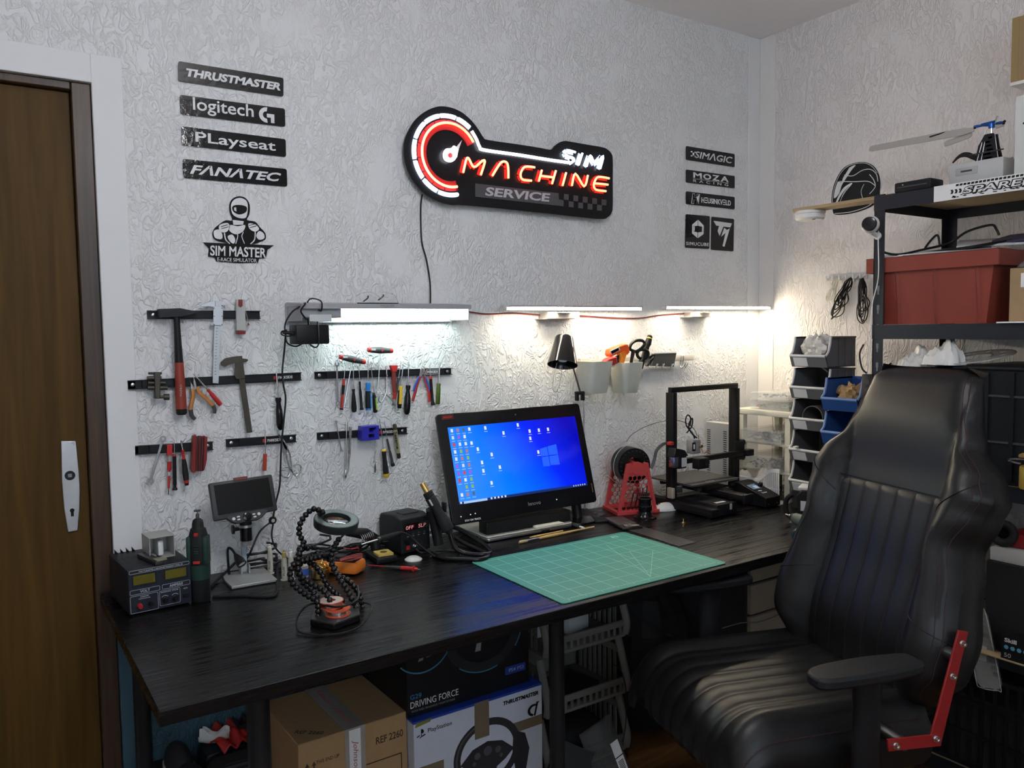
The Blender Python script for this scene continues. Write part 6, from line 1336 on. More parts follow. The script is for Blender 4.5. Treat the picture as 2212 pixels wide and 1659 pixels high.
# ---- 3D printer
YPR = 2.16
pL,pR = on_y(*k7(890,160),YPR),on_y(*k7(1487,110),YPR)
PX0,PX1,PZT = pL.x,pR.x,(pL.z+pR.z)/2
t = thing('desktop_printer','black desktop 3D printer with open gantry and square bed','3D printer',((PX0+PX1)/2,YPR,DESK))
EXT = mat('black_extrusion',(0.012,0.012,0.013),0.38,0.3)
def extr(a,c_,name,tt=t):
    b = MB();b.bb(a,c_,0.0012);o = part(name,b,EXT,tt,world=True)
    d = [abs(c_[i]-a[i]) for i in range(3)];ax = d.index(max(d))
    b = MB();m = [(a[i]+c_[i])/2 for i in range(3)]
    for o_,s2 in ((0,1),(1,1),(2,1)):
        if o_ == ax: continue
        oth = 3-ax-o_
        for sg_ in (-1,1):
            n_ = max(1,int(round(d[oth]/0.02)))
            for i in range(n_):
                cc = m[:];cc[o_] += sg_*d[o_]/2;cc[oth] += (i-(n_-1)/2)*0.02
                sz = [0.0012]*3;sz[ax] = d[ax]-0.004;sz[oth] = 0.0055
                b.box(cc,sz)
    pw('slot_groove',b,PRINTK,tt);return o
extr((PX0,YPR,DESK+0.04),(PX0+0.020,YPR+0.040,PZT-0.020),'left_post')
extr((PX1-0.020,YPR,DESK+0.04),(PX1,YPR+0.040,PZT-0.020),'right_post')
extr((PX0,YPR+0.008,PZT-0.020),(PX1,YPR+0.028,PZT),'top_bar')
extr((PX0+0.002,YPR-0.19,DESK+0.008),(PX0+0.042,YPR+0.20,DESK+0.036),'base_rail')
extr((PX1-0.042,YPR-0.015,DESK+0.008),(PX1-0.002,YPR+0.20,DESK+0.036),'base_rail')
extr((PX0+0.042,YPR+0.005,DESK+0.010),(PX1-0.042,YPR+0.045,DESK+0.038),'cross_rail')
for x in (PX0+0.02,PX1-0.02):
    for y in ((YPR-0.16 if x < PX0+0.1 else YPR+0.005),YPR+0.18): b = MB();b.cyl((x,y,DESK),(x,y,DESK+0.009),0.010,n=12);pw('foot',b,BLK,t)
extr((PX0+0.155,YPR-0.20,DESK+0.052),(PX0+0.195,YPR+0.19,DESK+0.072),'bed_rail')
for x in (PX0+0.175,):
    b = MB();b.box((x,YPR-0.205,DESK+0.058),(0.048,0.012,0.036),0.002);pw('belt_tensioner',b,BLK,t)
# electronics box and power case in the base
b = MB();b.bb((PX0+0.044,YPR-0.175,DESK+0.004),(PX0+0.150,YPR-0.01,DESK+0.046),0.002);pw('base_case',b,BLK,t)
b = MB();b.bb((PX0+0.070,YPR-0.15,DESK+0.0461),(PX0+0.120,YPR-0.135,DESK+0.0466));pw('case_label',b,WHITEM,t)
b = MB();b.bb((PX0+0.110,YPR-0.1765,DESK+0.022),(PX0+0.122,YPR-0.176,DESK+0.044));pw('case_label',b,LGREY,t)
# bed
bz = DESK+0.100
b = MB();b.bb((PX0+0.036,YPR-0.062,bz-0.004),(PX0+0.285,YPR+0.160,bz));pw('heated_bed',b,ALU,t)
b = MB();b.bb((PX0+0.030,YPR-0.068,bz),(PX0+0.290,YPR+0.165,bz+0.004));part('build_plate',b,mat('build_surface',(0.055,0.055,0.055),0.6,bump=0.2,bs=600),t,world=True,bevel=0.001)
b = MB();b.text('Ender',0.045,0.010,0.0004,0,0.0,T(PX0+0.15,YPR-0.045,bz+0.0041) @ RX(-90));pw('lettering',b,LGREY,t)
for x in (PX0+0.085,PX0+0.270):
    for y in (YPR-0.045,YPR+0.14): b = MB();b.lathe([(0.004,0.02),(0.014,0.02),(0.014,0.008),(0.004,0.006)],T(x,y,DESK+0.066),16);pw('levelling_wheel',b,BLK,t)
b = MB();b.bb((PX0+0.12,YPR-0.06,bz-0.026),(PX0+0.235,YPR+0.03,bz-0.020));pw('carriage_plate',b,BLK,t)
# x gantry
xz = on_y(*k7(1350,760),YPR-0.012).z
extr((PX0-0.03,YPR-0.022,xz-0.010),(PX1+0.045,YPR-0.002,xz+0.010),'x_gantry')
b = MB();b.bb((PX1+0.010,YPR-0.032,xz-0.014),(PX1+0.050,YPR-0.002,xz+0.012),0.003);pw('belt_end',b,BLK,t)
b = MB();b.box((PX1-0.010,YPR-0.008,xz+0.01),(0.055,0.006,0.075),0.002);pw('roller_plate',b,BLK,t)
for z in (-0.02,0.04): b = MB();b.cyl((PX1+0.016,YPR-0.006,xz+z),(PX1+0.016,YPR+0.012,xz+z),0.012,n=18);pw('roller',b,BLKG,t)
# left x-motor with bracket and extruder
mx,mz = on_y(*k7(925,815),YPR-0.04).x,on_y(*k7(925,815),YPR-0.04).z
b = MB();b.box((mx+0.006,YPR-0.047,mz-0.002),(0.042,0.030,0.046),0.003);pw('motor_body',b,BLK,t)
b = MB();b.box((mx-0.026,YPR-0.046,mz+0.002),(0.022,0.030,0.042),0.003);pw('motor_cap',b,STEEL,t)
b = MB();b.box((mx+0.013,YPR-0.0622,mz-0.002),(0.026,0.001,0.034));pw('motor_label',b,LGREY,t)
b = MB();c_ = on_y(*k7(900,740),YPR-0.035);b.prism([(c_.x-0.03,c_.z-0.012),(c_.x+0.045,c_.z-0.012),(c_.x+0.028,c_.z+0.010),(c_.x+0.008,c_.z+0.016),(c_.x-0.02,c_.z+0.022)],YPR-0.062,YPR-0.026);part('motor_bracket',b,BLK,t,world=True,bevel=0.002)
b = MB();q = on_y(*k7(865,655),YPR-0.03);b.box(q,(0.016,0.02,0.012),0.002);pw('red_lever',b,RED,t)
b = MB();b.tube(spl([on_y(*k7(*p),YPR+0.01) for p in [(870,650),(800,660),(740,720),(720,800),(690,880)]],6),0.006,6,flat=0.25);pw('ribbon_cable',b,DGREY,t)
# hot end carriage
hx = on_y(*k7(1055,680),YPR-0.045)
b = MB();b.box((hx.x+0.004,YPR-0.05,hx.z),(0.040,0.036,0.052),0.003);pw('extruder_motor',b,mat('motor_grey',(0.36,0.36,0.37),0.4,0.4),t)
b = MB();b.box((hx.x-0.014,YPR-0.069,hx.z+0.002),(0.016,0.002,0.032));pw('motor_label',b,BLK,t)
b = MB();b.box((hx.x-0.014,YPR-0.0702,hx.z+0.002),(0.007,0.001,0.018));pw('motor_barcode',b,WHITEM,t)
b = MB();b.cyl((hx.x+0.018,YPR-0.068,hx.z+0.002),(hx.x+0.018,YPR-0.080,hx.z+0.002),0.006,n=14);b.cyl((hx.x+0.02,YPR-0.06,hx.z+0.02),(hx.x+0.02,YPR-0.06,hx.z+0.042),0.002,n=8);pw('extruder_gear',b,BRASS,t)
fx = on_y(*k7(1130,830),YPR-0.065)
b = MB();b.box((fx.x,YPR-0.068,fx.z),(0.058,0.034,0.040),0.004);pw('fan_shroud',b,BLK,t)
b = MB();b.cyl((fx.x+0.015,YPR-0.086,fx.z+0.002),(fx.x+0.015,YPR-0.083,fx.z+0.002),0.013,n=22);pw('fan_grille',b,BLKG,t)
for i in range(4): b = MB();b.box((fx.x-0.014,YPR-0.0855,fx.z+0.013-i*0.007),(0.022,0.001,0.0025));pw('shroud_vent',b,PRINTK,t)
b = MB();b.rod((fx.x-0.004,YPR-0.06,fx.z-0.02),(fx.x-0.004,YPR-0.06,fx.z-0.03),[(0,0.006),(1,0.001)],10);pw('nozzle',b,BRASS,t)
for i,pts in enumerate(([(1080,610),(1060,560),(1010,500),(1000,440),(1020,400),(1045,430),(1040,500)],[(1090,600),(1040,540),(1030,480),(1060,430),(1055,500),(1010,560)],[(1100,605),(1060,570),(1005,490)])):
    b = MB();b.tube(spl([on_y(*k7(*p),YPR-0.03-0.006*i) for p in pts],6),0.0028,6);pw('wire_loom',b,BLK,t)
for i in range(4): b = MB();b.tube(spl([on_y(*k7(1120+i*8,700),YPR-0.07),on_y(*k7(1140+i*10,745),YPR-0.085),on_y(*k7(1180+i*8,735-i*9),YPR-0.075)],5),0.0009,5);pw('hot_end_wire',b,(RED,WHITE,BLK,RED)[i],t)
# z limit switch, psu on right post foot
b = MB();q = on_y(*k7(945,1065),YPR-0.01);b.box(q,(0.022,0.012,0.026),0.002);pw('limit_switch',b,DGREY,t)
b = MB();q = on_y(*k7(865,1090),YPR+0.0);b.box((q.x+0.002,YPR+0.0,q.z-0.004),(0.014,0.03,0.040),0.003);pw('filament_guide',b,mat('guide_tan',(0.36,0.31,0.24),0.5),t)
# control unit
a = dp(*k7(1720,1240));t2 = thing('printer_control_unit','black wedge control box with small colour screen beside the printer','control unit',(a.x,a.y,DESK),R(3))
b = MB();b.prism([(0,0.004),(0.150,0.004),(0.150,0.082),(0.128,0.082),(0.012,0.044),(0,0.038)],0,0.090,M=Matrix(((0,1,0,0),(1,0,0,0),(0,0,1,0),(0,0,0,1))));part('case',b,BLK,t2,bevel=0.002)
sl = math.degrees(math.atan2(0.038,0.116));CM = T(0.045,0.070,0.0632) @ RX(sl)
b = MB(CM);b.box((-0.012,0.012,0.0008),(0.056,0.046,0.0014),0.0005);part('screen_bezel',b,BLKG,t2)
b = MB(CM);b.box((-0.012,0.012,0.0016),(0.046,0.036,0.0006));part('screen',b,scr_mat('ctrl',(0.10,0.16,0.22),0.7),t2)
b = MB(CM);b.box((-0.004,0.008,0.0022),(0.022,0.018,0.0005));part('screen_panel',b,scr_mat('ctrl_light',(0.45,0.52,0.60),0.6),t2)
b = MB(CM);b.lathe([(0.0085,0),(0.008,0.012),(0,0.0125)],T(0.030,0.012,0.001),18);part('dial_knob',b,BLKG,t2)
b = MB(CM);b.text('Ender',0.030,0.009,0.0005,0,0.02,T(-0.006,-0.036,0.0003) @ RX(-90));part('lettering',b,PRINTW,t2)
b = MB(CM);b.prism([(-0.018,0),(-0.008,0.006),(0.004,0.004),(0.008,0.0),(0.0,-0.002),(-0.010,0.001)],-0.0005,0,M=T(-0.010,-0.022,0.0003) @ RX(-90));part('emblem',b,PRINTW,t2)
for x,z in ((0.018,0.014),(0.07,0.014)): b = MB();b.lathe([(0.003,0),(0.0028,0.001),(0,0.0012)],T(x,0,z) @ RX(90),10);part('screw',b,STEEL,t2)
# ---- grey perforated case by the wall
t = thing('grey_metal_case','upright light grey vented metal case behind the printer','metal case',(2.585,2.30,DESK))
b = MB();b.bb((2.560,2.238,DESK),(2.606,2.362,1.032));part('case',b,mat('case_grey',(0.50,0.50,0.49),0.5,0.2),t,world=True,bevel=0.001)
for y in (2.350,2.262):
    for i in range(24): b = MB();b.bb((2.5594,y-0.012,0.79+i*0.009),(2.5602,y+0.006,0.7935+i*0.009));pw('vent_slot',b,PRINTK,t)
# ---- white drawer tower in the corner, facing the room side
DXF = 2.622
t = thing('drawer_tower','cream plastic shelf tower in the room corner','shelf tower',(2.75,2.12,DESK))
TW = mat('tower_cream',(0.70,0.68,0.58),0.5)
b = MB();b.bb((DXF,1.985,1.072),(2.895,2.255,1.094),0.004);pw('top_plate',b,TW,t)
for y in (2.005,2.235):
    for x in (DXF+0.018,2.87): b = MB();b.bb((x-0.012,y-0.012,DESK),(x+0.012,y+0.012,1.072));pw('post',b,TW,t)
for z in (0.855,0.965): b = MB();b.bb((DXF+0.004,1.99,z-0.010),(2.89,2.25,z),0.002);pw('shelf_plate',b,TW,t)
BOXC = mat('clear_box',(0.82,0.84,0.84),0.15,alpha=0.22)
def clear_box(label,x0,x1,y0,y1,z0,z1,fill,seed):
    t = thing('clear_box',label,'storage box',((x0+x1)/2,(y0+y1)/2,z0),group='clear storage boxes in the corner')
    w_ = 0.0025;b = MB()
    for a,c_ in (((x0,y0,z0),(x1,y1,z0+w_)),((x0,y0,z0+w_),(x0+w_,y1,z1)),((x1-w_,y0,z0+w_),(x1,y1,z1)),((x0+w_,y0,z0+w_),(x1-w_,y0+w_,z1)),((x0+w_,y1-w_,z0+w_),(x1-w_,y1,z1))): b.bb(a,c_)
    pw('tray',b,BOXC,t)
    b = MB();b.bb((x0-0.004,y0-0.004,z1),(x1+0.004,y1+0.004,z1+0.006),0.002);pw('lid',b,BOXC,t)
    r0 = random.Random(seed);b = MB()
    for i in range(fill[1]): 
        c_ = (r0.uniform(x0+0.01,x1-0.012),r0.uniform(y0+0.01,y1-0.012),z0+0.006+r0.uniform(0,(z1-z0)*fill[2]))
        b.box((0,0,0),(r0.uniform(0.006,0.014),0.005,0.005),M=T(*c_) @ RZ(r0.uniform(0,180)) @ RX(r0.uniform(0,90)))
    o = pw('small_parts',b,fill[0],t);o['kind'] = 'stuff'
    return t
clear_box('clear lidded box of silver screws, upper of two in the cream tower',DXF-0.01,2.85,2.022,2.218,0.9655,1.008,(STEEL,260,0.5),1)
clear_box('clear lidded box of grey parts, lower of two in the cream tower',DXF-0.012,2.85,2.022,2.218,0.8555,0.905,(DSTEEL,120,0.35),2)
cb = clear_box('clear compartment box of coloured terminals on top of the cream tower',DXF+0.02,2.88,2.01,2.20,1.0945,1.130,(mat('pale_green_parts',(0.25,0.50,0.30),0.5),60,0.4),3)
for i in range(4): b = MB();b.bb((DXF+0.023,2.05+i*0.035,1.097),(2.877,2.0515+i*0.035,1.128));pw('divider',b,BOXC,cb)
b = MB();r0 = random.Random(4)
for i in range(30): b.box((0,0,0),(0.014,0.004,0.004),M=T(r0.uniform(DXF+0.03,2.86),r0.uniform(2.155,2.19),1.101+r0.uniform(0,0.01)) @ RZ(r0.uniform(0,180)))
o = pw('small_parts',b,RED,cb);o['kind'] = 'stuff'
clear_box('second clear box stacked on the compartment box',DXF+0.03,2.88,2.02,2.20,1.1370,1.158,(LGREY,50,0.5),5)
# ---- white slotted basket with bags of parts
t = thing('white_basket','white slotted plastic basket full of bagged parts behind the printer screen','basket',(2.68,2.12,DESK))
BX0,BX1,BY0,BY1 = 2.555,2.615,1.985,2.235
def rimz(f): return 0.828+0.052/(1+math.exp(-(f-0.72)*18))
n = 26;b = MB();vs = [];fs = []
for i in range(n+1):
    f = i/n;y = BY1-(BY1-BY0)*f;z = rimz(f)
    vs += [(BX0,y,z),(BX0+0.008,y,z),(BX0+0.008,y,z-0.014),(BX0,y,z-0.014)]
for i in range(n):
    for j in range(4): fs.append((4*i+j,4*i+(j+1) % 4,4*(i+1)+(j+1) % 4,4*(i+1)+j))
fs += [(3,2,1,0),(4*n,4*n+1,4*n+2,4*n+3)]
b.add(vs,fs);pw('rim',b,WHITE,t)
for i in range(n):
    f = (i+0.5)/n;y = BY1-(BY1-BY0)*f;z = rimz(f)
    b = MB();b.bb((BX0+0.001,y-0.003,DESK+0.012),(BX0+0.005,y+0.003,z-0.010));pw('slat',b,WHITE,t)
b = MB();b.bb((BX0,BY0,DESK),(DXF-0.002,BY1,DESK+0.004));b.bb((BX0,BY0,DESK+0.004),(BX0+0.006,BY1,DESK+0.016));b.bb((BX0,BY0,(DESK+0.84)/2+0.008),(BX0+0.005,BY1,(DESK+0.84)/2+0.013));pw('base',b,WHITE,t)
b = MB();b.bb((BX0,BY1-0.003,DESK),(DXF-0.002,BY1,0.826));pw('end_wall',b,WHITE,t)
BAG = mat('thin_bag',(0.82,0.80,0.76),0.25,trans=0.35,ior=1.05,alpha=0.75)
def crumple(name,label,cat,c_,r,m,seed,sc=(1,1,1),amp=0.35,group=None,n=18):
    r0 = random.Random(seed);ph = [(r0.uniform(2,7),r0.uniform(2,7),r0.uniform(0,6),r0.uniform(0.3,1)) for _ in range(9)]
    b = MB();b.sph((0,0,0),1,n)
    out = []
    for v in b.v:
        d = v.normalized() if v.length else Vector((0,0,1));k = 1
        for p in ph: k += amp*0.35*p[3]*abs(math.sin(p[0]*d.x*1.5+p[2])*math.cos(p[1]*d.y*1.5+p[2]*2+d.z*3))-amp*0.08
        out.append(Vector((d.x*r*k*sc[0],d.y*r*k*sc[1],d.z*r*k*sc[2])))
    zmin = min(v.z for v in out);b.v = [Vector((v.x,v.y,v.z-zmin)) for v in out]
    return single(name,b,m,label,cat,c_,group=group,smooth=15)
def heap(name,label,cat,c_,sx_,sy_,h,m,seed,peak=(0.6,0.5),group=None,rz=0):
    """crumpled film or paper: a creased mound with one raised fold"""
    r0 = random.Random(seed);fo = [(r0.uniform(0,6.3),r0.uniform(5,16),r0.uniform(0,6.3),r0.uniform(0.4,1)) for _ in range(7)]
    def f(u,v):
        x,y = 2*u-1,2*v-1;e = max(0,1-(x*x)**1.4-(y*y)**1.4);k = 0
        for a,w_,p,g in fo: k += g*(1-abs(math.sin(w_*0.5*(x*math.cos(a)+y*math.sin(a))+p)))
        k = k/3.2;pk = math.exp(-((u-peak[0])**2+(v-peak[1])**2)/0.03)
        return (sx_*x/2*(1+0.08*math.sin(9*y+seed)),sy_*y/2*(1+0.08*math.sin(8*x+seed)),0.001+h*e**0.45*(0.12+0.75*k*0.6+0.45*pk*(0.5+0.5*k)))
    n_ = 30;b = MB();b.grid(f,n_,n_);k = len(b.v)
    b.grid(lambda u,v: (f(u,v)[0],f(u,v)[1],0.0003),n_,n_);q = len(b.f)//2
    for i in range(q,2*q): b.f[i] = tuple(reversed(b.f[i]))
    return single(name,b,m,label,cat,c_,rz,group=group,smooth=22)
crumple('parts_bag','clear bag of beige parts at the far end of the white basket','bag',(2.592,2.185,DESK+0.0045),0.045,BAG,2,(0.5,0.9,1.15))
crumple('parts_bag','clear bag of parts at the near end of the white basket','bag',(2.594,2.085,DESK+0.0045),0.048,BAG,5,(0.5,0.9,1.1))
# ---- stacking bins
BING = mat('bin_grey',(0.115,0.118,0.125),0.5);BINB = mat('bin_blue',(0.02,0.075,0.26),0.45);BINE = mat('bin_edge',(0.58,0.59,0.61),0.5);BINBE = mat('bin_blue_edge',(0.14,0.24,0.50),0.5)
def make_bin(label,x,y0,y1,z,m,me,group,depth=0.18,hgt=0.112,tag_=True):
    """open-front stacking bin: mouth faces -x"""
    t = thing('stacking_bin',label,'storage bin',(x,(y0+y1)/2,z),0,group);w = y1-y0;th = 0.003
    side = [(0,hgt*0.42),(0.012,hgt*0.30),(0.018,0.0),(depth,0.0),(depth,hgt),(0.010,hgt),(0.006,hgt*0.93),(0.040,hgt*0.52),(0.028,hgt*0.44)]
    side = [(0.004,hgt*0.36),(0.018,0.0),(depth,0.0),(depth,hgt),(0.012,hgt),(0.030,hgt*0.86),(0.034,hgt*0.55),(0.022,hgt*0.38)]
    side = [(0.0,hgt*0.37),(0.014,0.0),(depth,0.0),(depth,hgt),(0.030,hgt),(0.026,hgt*0.78),(0.016,hgt*0.50)]
    for s_ in (-1,1):
        b = MB();yy = s_*(w/2-th/2);b.prism(side,yy-th/2,yy+th/2);part('side_wall',b,m,t,bevel=0.0008)
        b = MB();b.tube([(0.0,s_*w/2,hgt*0.37),(0.016,s_*w/2,hgt*0.50),(0.026,s_*w/2,hgt*0.78),(0.030,s_*w/2,hgt)],0.0044,6);part('mouth_rim',b,me,t)
    b = MB();b.bb((0.014,-w/2,0),(depth,w/2,th));part('floor_panel',b,m,t)
    b = MB();b.bb((depth-th,-w/2,th),(depth,w/2,hgt));part('back_wall',b,m,t)
    b = MB();b.prism([(-0.003,hgt*0.37),(0.003,hgt*0.42),(0.017,0.0),(0.012,0.0)],-w/2,w/2);part('front_lip',b,m,t)
    b = MB();b.tube([(0.0,-w/2,hgt*0.37),(0.0,w/2,hgt*0.37)],0.0052,8);part('lip_rim',b,me,t)
    for s_ in (-1,1): b = MB();b.bb((0.03,s_*(w/2)-0.003,hgt-0.006),(depth,s_*(w/2)+0.003,hgt));part('top_flange',b,m,t)
    for i in range(3): b = MB();b.bb((0.08+i*0.04,-w/2-0.0025,0.004),(0.084+i*0.04,-w/2,hgt-0.006));part('rib',b,m,t)
    if tag_: b = MB();b.prism([(-0.001,0.035),(0.011,0.004),(0.009,0.003),(-0.003,0.034)],w*0.02,w*0.40);part('label_holder',b,mat('tag_white',(0.66,0.67,0.69),0.4),t)
    return t
GGB = 'grey stacking bins';GBB = 'blue stacking bins'
labs = ['topmost grey stacking bin with a clear bag hanging out','empty grey stacking bin, second from the top','grey stacking bin holding a black tube end','grey stacking bin with a small connector on its lip','grey stacking bin at the foot of the stack behind the dispenser']
BX = 2.550
for i,lab in enumerate(labs): make_bin(lab,BX,1.785,1.937,1.392-0.1175*(i+1)+0.003,BING,BINE,GGB)
b = MB();b.bb((BX+0.01,1.79,DESK),(BX+0.175,1.93,1.392-0.1175*5+0.0028));single('black_riser',b,BLKM,'low black block under the grey bin stack','block',(BX+0.09,1.86,DESK),world=True,bevel=0.002)
lb = ['upper blue stacking bin holding crumpled brown paper','lower blue stacking bin holding flat white cards']
BBX = 2.462
for i in range(2): make_bin(lb[i],BBX,1.600,1.738,1.250-0.1175*(i+1)+0.0025,BINB,BINBE,GBB,tag_=False)
b = MB();b.bb((BBX+0.01,1.60,DESK),(BBX+0.17,1.735,1.250-0.235+0.002));single('black_riser',b,BLKM,'low black block under the blue bin stack','block',(BBX+0.09,1.67,DESK),world=True)
crumple('clear_bag','clear crinkled bag in the topmost grey bin','bag',(BX+0.062,1.862,1.2835),0.052,mat('white_crinkle',(0.62,0.61,0.58),0.25),12,(0.75,1.0,0.85),1.0,n=26)
KRAFT = mat('kraft_paper',(0.42,0.28,0.13),0.7)
crumple('crumpled_paper','crumpled brown paper in clear bag in the upper blue bin','paper',(BBX+0.075,1.669,1.1395),0.050,KRAFT,23,(0.8,1.0,0.8),1.0,n=26)
b = MB();b.box((0.08,0,0.002),(0.12,0.09,0.003));b.box((0.075,0.004,0.0055),(0.11,0.085,0.003),M=RZ(6));single('card_stack',b,WHITEM,'flat white cards lying in the lower blue bin','cards',(BBX,1.67,1.0215))
q = Vector((BX+0.085,1.862,1.0425));t = thing('tube_end','grey plastic half-round tube end in the third grey bin','tube',tuple(q))
b = MB();b.lathe([(0.042,-0.05),(0.045,-0.05),(0.045,0.05),(0.042,0.05)],T(0,0,0.0455) @ RY(90),32,closed=True);part('pipe',b,BING,t)
b = MB();b.box((-0.012,0.0,0.004),(0.02,0.012,0.007),0.001);b.tube([(-0.012,0.006,0.004),(-0.03,0.02,0.0),(-0.033,0.022,-0.05)],0.0008,5)
single('wire_connector',b,WHITE,'small white wire connector hanging over a grey bin lip','connector',(BX+0.002,1.90,1.392-0.47+0.052))
# ---- black and white dispenser
a = dp(1708,1120);t = thing('label_printer','black and grey dispenser with white top beside the bins','dispenser',(2.40,1.80,DESK),R(-62))
b = MB();b.prism([(0,0),(0.10,0),(0.105,0.05),(0.09,0.112),(0.03,0.118),(0.012,0.095),(0.02,0.05)],-0.04,0.05);part('body',b,BLK,t,bevel=0.004)
b = MB();b.bb((0.018,-0.036,0.1165),(0.085,0.046,0.127),0.003);part('white_top',b,LGREY,t)
b = MB();b.tube(spl([(0.0,-0.03,0.10),(-0.022,-0.03,0.075),(-0.02,-0.03,0.03),(0.004,-0.03,0.012)],6),0.009,8);part('handle_guard',b,BLK,t)
b = MB();b.bb((0.028,-0.0415,0.045),(0.062,-0.040,0.080));part('rating_label',b,LGREY,t)
b = MB();b.prism([(-0.01,0),(0.022,0),(0.012,0.035)],-0.045,-0.03);part('grey_foot',b,GREY,t)
b = MB();b.sph((0.098,0.0,0.065),0.036,16,(0.8,0.9,1));part('white_wheel',b,WHITE,t)
# ---- green cordless screwdriver
a = dp(1722,1160);t = thing('cordless_screwdriver','small grey-green cordless screwdriver lying near the desk edge','cordless screwdriver',(a.x+0.03,a.y+0.02,DESK),R(-8))
CGR = mat('cordless_green',(0.075,0.105,0.085),0.5)
p0,p1 = on_z(1697,1111,DESK+0.055),on_z(1762,1138,DESK+0.050)
segs(t,p0,p1,[('bit',STEEL,[(0,0.0025),(0.12,0.003),(0.14,0.006),(0.24,0.007)]),('chuck',BLK,[(0.24,0.013),(0.34,0.016)]),('body',CGR,[(0.34,0.018),(0.6,0.022),(0.9,0.022),(1,0.016)])],18)
h0 = p0.lerp(p1,0.78);h1 = on_z(1722,1160,DESK+0.024)
segs(t,h0,h1,[('grip',CGR,[(0,0.016),(0.5,0.018),(0.88,0.0215)]),('grip_cap',mat('teal_dark',(0.02,0.06,0.065),0.5),[(0.88,0.022),(0.97,0.021),(1,0.016)])],18)
b = MB();m_ = p0.lerp(p1,0.6)+Vector((-0.004,-0.012,0.018));b.box(m_,(0.014,0.010,0.008),0.002);pw('red_switch',b,RED,t)
b = MB();m_ = p0.lerp(p1,0.45)+Vector((-0.006,-0.014,-0.004));b.box(m_,(0.02,0.012,0.016),0.003);pw('trigger',b,BLK,t)
# ================================================================== steel shelf on the right and what it carries
XS = 2.443;XB = 2.885;YS1 = 1.537;YS0 = 0.62
RACK = mat('rack_blue_black',(0.022,0.026,0.034),0.4,0.3)
MDF = mat('mdf_tan',(0.42,0.32,0.19),0.8)
sx = lambda px,py,x=XS: on_x(px,py,x)
t = thing('steel_shelf','dark blue-black bolted steel shelf unit against the side wall','shelf',((XS+XB)/2,(YS0+YS1)/2,0))
ZT = [1.843,1.430,0.965,0.475,0.085]
for x,sxn in ((XS,1),(XB,-1)):
    for y,syn in ((YS1,-1),(YS0,1)):
        if syn == 1 and sxn == -1: pass
        b = MB();b.bb((x,y,0),(x+sxn*0.0025,y+syn*0.036,ZT[0]+0.004));b.bb((x,y,0),(x+sxn*0.036,y+syn*0.0025,ZT[0]+0.004));pw('post',b,RACK,t)
for i in range(21):
    z = 0.30+i*0.062
    for y,k_ in ((YS1-0.018,0),):
        b = MB();b.bb((XS-0.0006,y-0.004,z),(XS+0.0004,y+0.004,z+0.016));b.bb((XS-0.0006,y-0.0025,z-0.012),(XS+0.0004,y+0.0025,z));pw('keyhole_slot',b,mat('slot_light',(0.20,0.21,0.22),0.5) if i > 15 else PRINTK,t)
    if z > 1.45:
        for xx in (XB-0.012,):
            b = MB();b.bb((xx-0.010,YS1+0.0001,z),(xx-0.002,YS1+0.0012,z+0.016));pw('keyhole_slot',b,LGREY,t)
for z in ZT:
    b = MB();b.bb((XS-0.002,YS0,z-0.046),(XS+0.001,YS1+0.001,z));part('front_beam',b,RACK,t,world=True,bevel=0.0008)
    b = MB();b.bb((XB-0.001,YS0,z-0.046),(XB+0.002,YS1,z));pw('back_beam',b,RACK,t)
    for y in (YS1,YS0): b = MB();b.bb((XS+0.001,y-0.002,z-0.046),(XB-0.001,y+0.002,z));pw('end_beam',b,RACK,t)
    b = MB();b.bb((XS+0.003,YS0+0.003,z-0.012),(XB-0.003,YS1-0.003,z-0.003));pw('board',b,MDF,t)
# name strip on the top beam
a = sx(2019,404);q = Vector((XS,a.y,ZT[0]-0.023))
t = thing('spare_sign','white strip sign lettered SPARE with tyre-track pattern on the top beam','sign',(XS-0.002,a.y,ZT[0]-0.04))
L = 0.50
b = MB();b.bb((XS-0.0035,a.y-L,ZT[0]-0.045),(XS-0.0022,a.y,ZT[0]+0.0015));pw('strip',b,WHITEM,t)
SM = Matrix(((0,1,0,XS-0.0036),(-1,0,0,a.y),(0,0,1,ZT[0]-0.022),(0,0,0,1)))    # x runs towards the camera side, front faces -x
b = MB(SM);b.text('SPARE PARTS',0.345,0.0235,0.0008,0.15,0.085,T(0.085+0.1725,0,-0.001));pw('lettering_outline',b,PRINTK,t)
b = MB(SM);b.text('SPARE PARTS',0.340,0.0185,0.0014,0.15,0.012,T(0.085+0.1725,0,-0.001));pw('lettering',b,WHITEM,t)
r0 = random.Random(2)
b = MB(SM)
for i in range(36):
    x = 0.065+i*0.011;b.prism([(x,0.0145),(x+0.008,0.0145),(x+0.0095,0.0205),(x+0.0015,0.0205)],-0.0006,0)
for i in range(70):
    x = 0.045+r0.random()*0.40;z = -0.019+r0.random()*0.006;b.prism([(x,z),(x+0.006,z),(x+0.0075,z+0.0025),(x+0.0015,z+0.0025)],-0.0006,0)
for i in range(3): x = 0.050+i*0.012;b.prism([(x,-0.006),(x+0.007,-0.006),(x+0.009,0.0),(x+0.007,0.006),(x,0.006),(x+0.003,0.0)],-0.0006,0)
o = pw('tyre_pattern',b,PRINTK,t);o['kind'] = 'stuff'
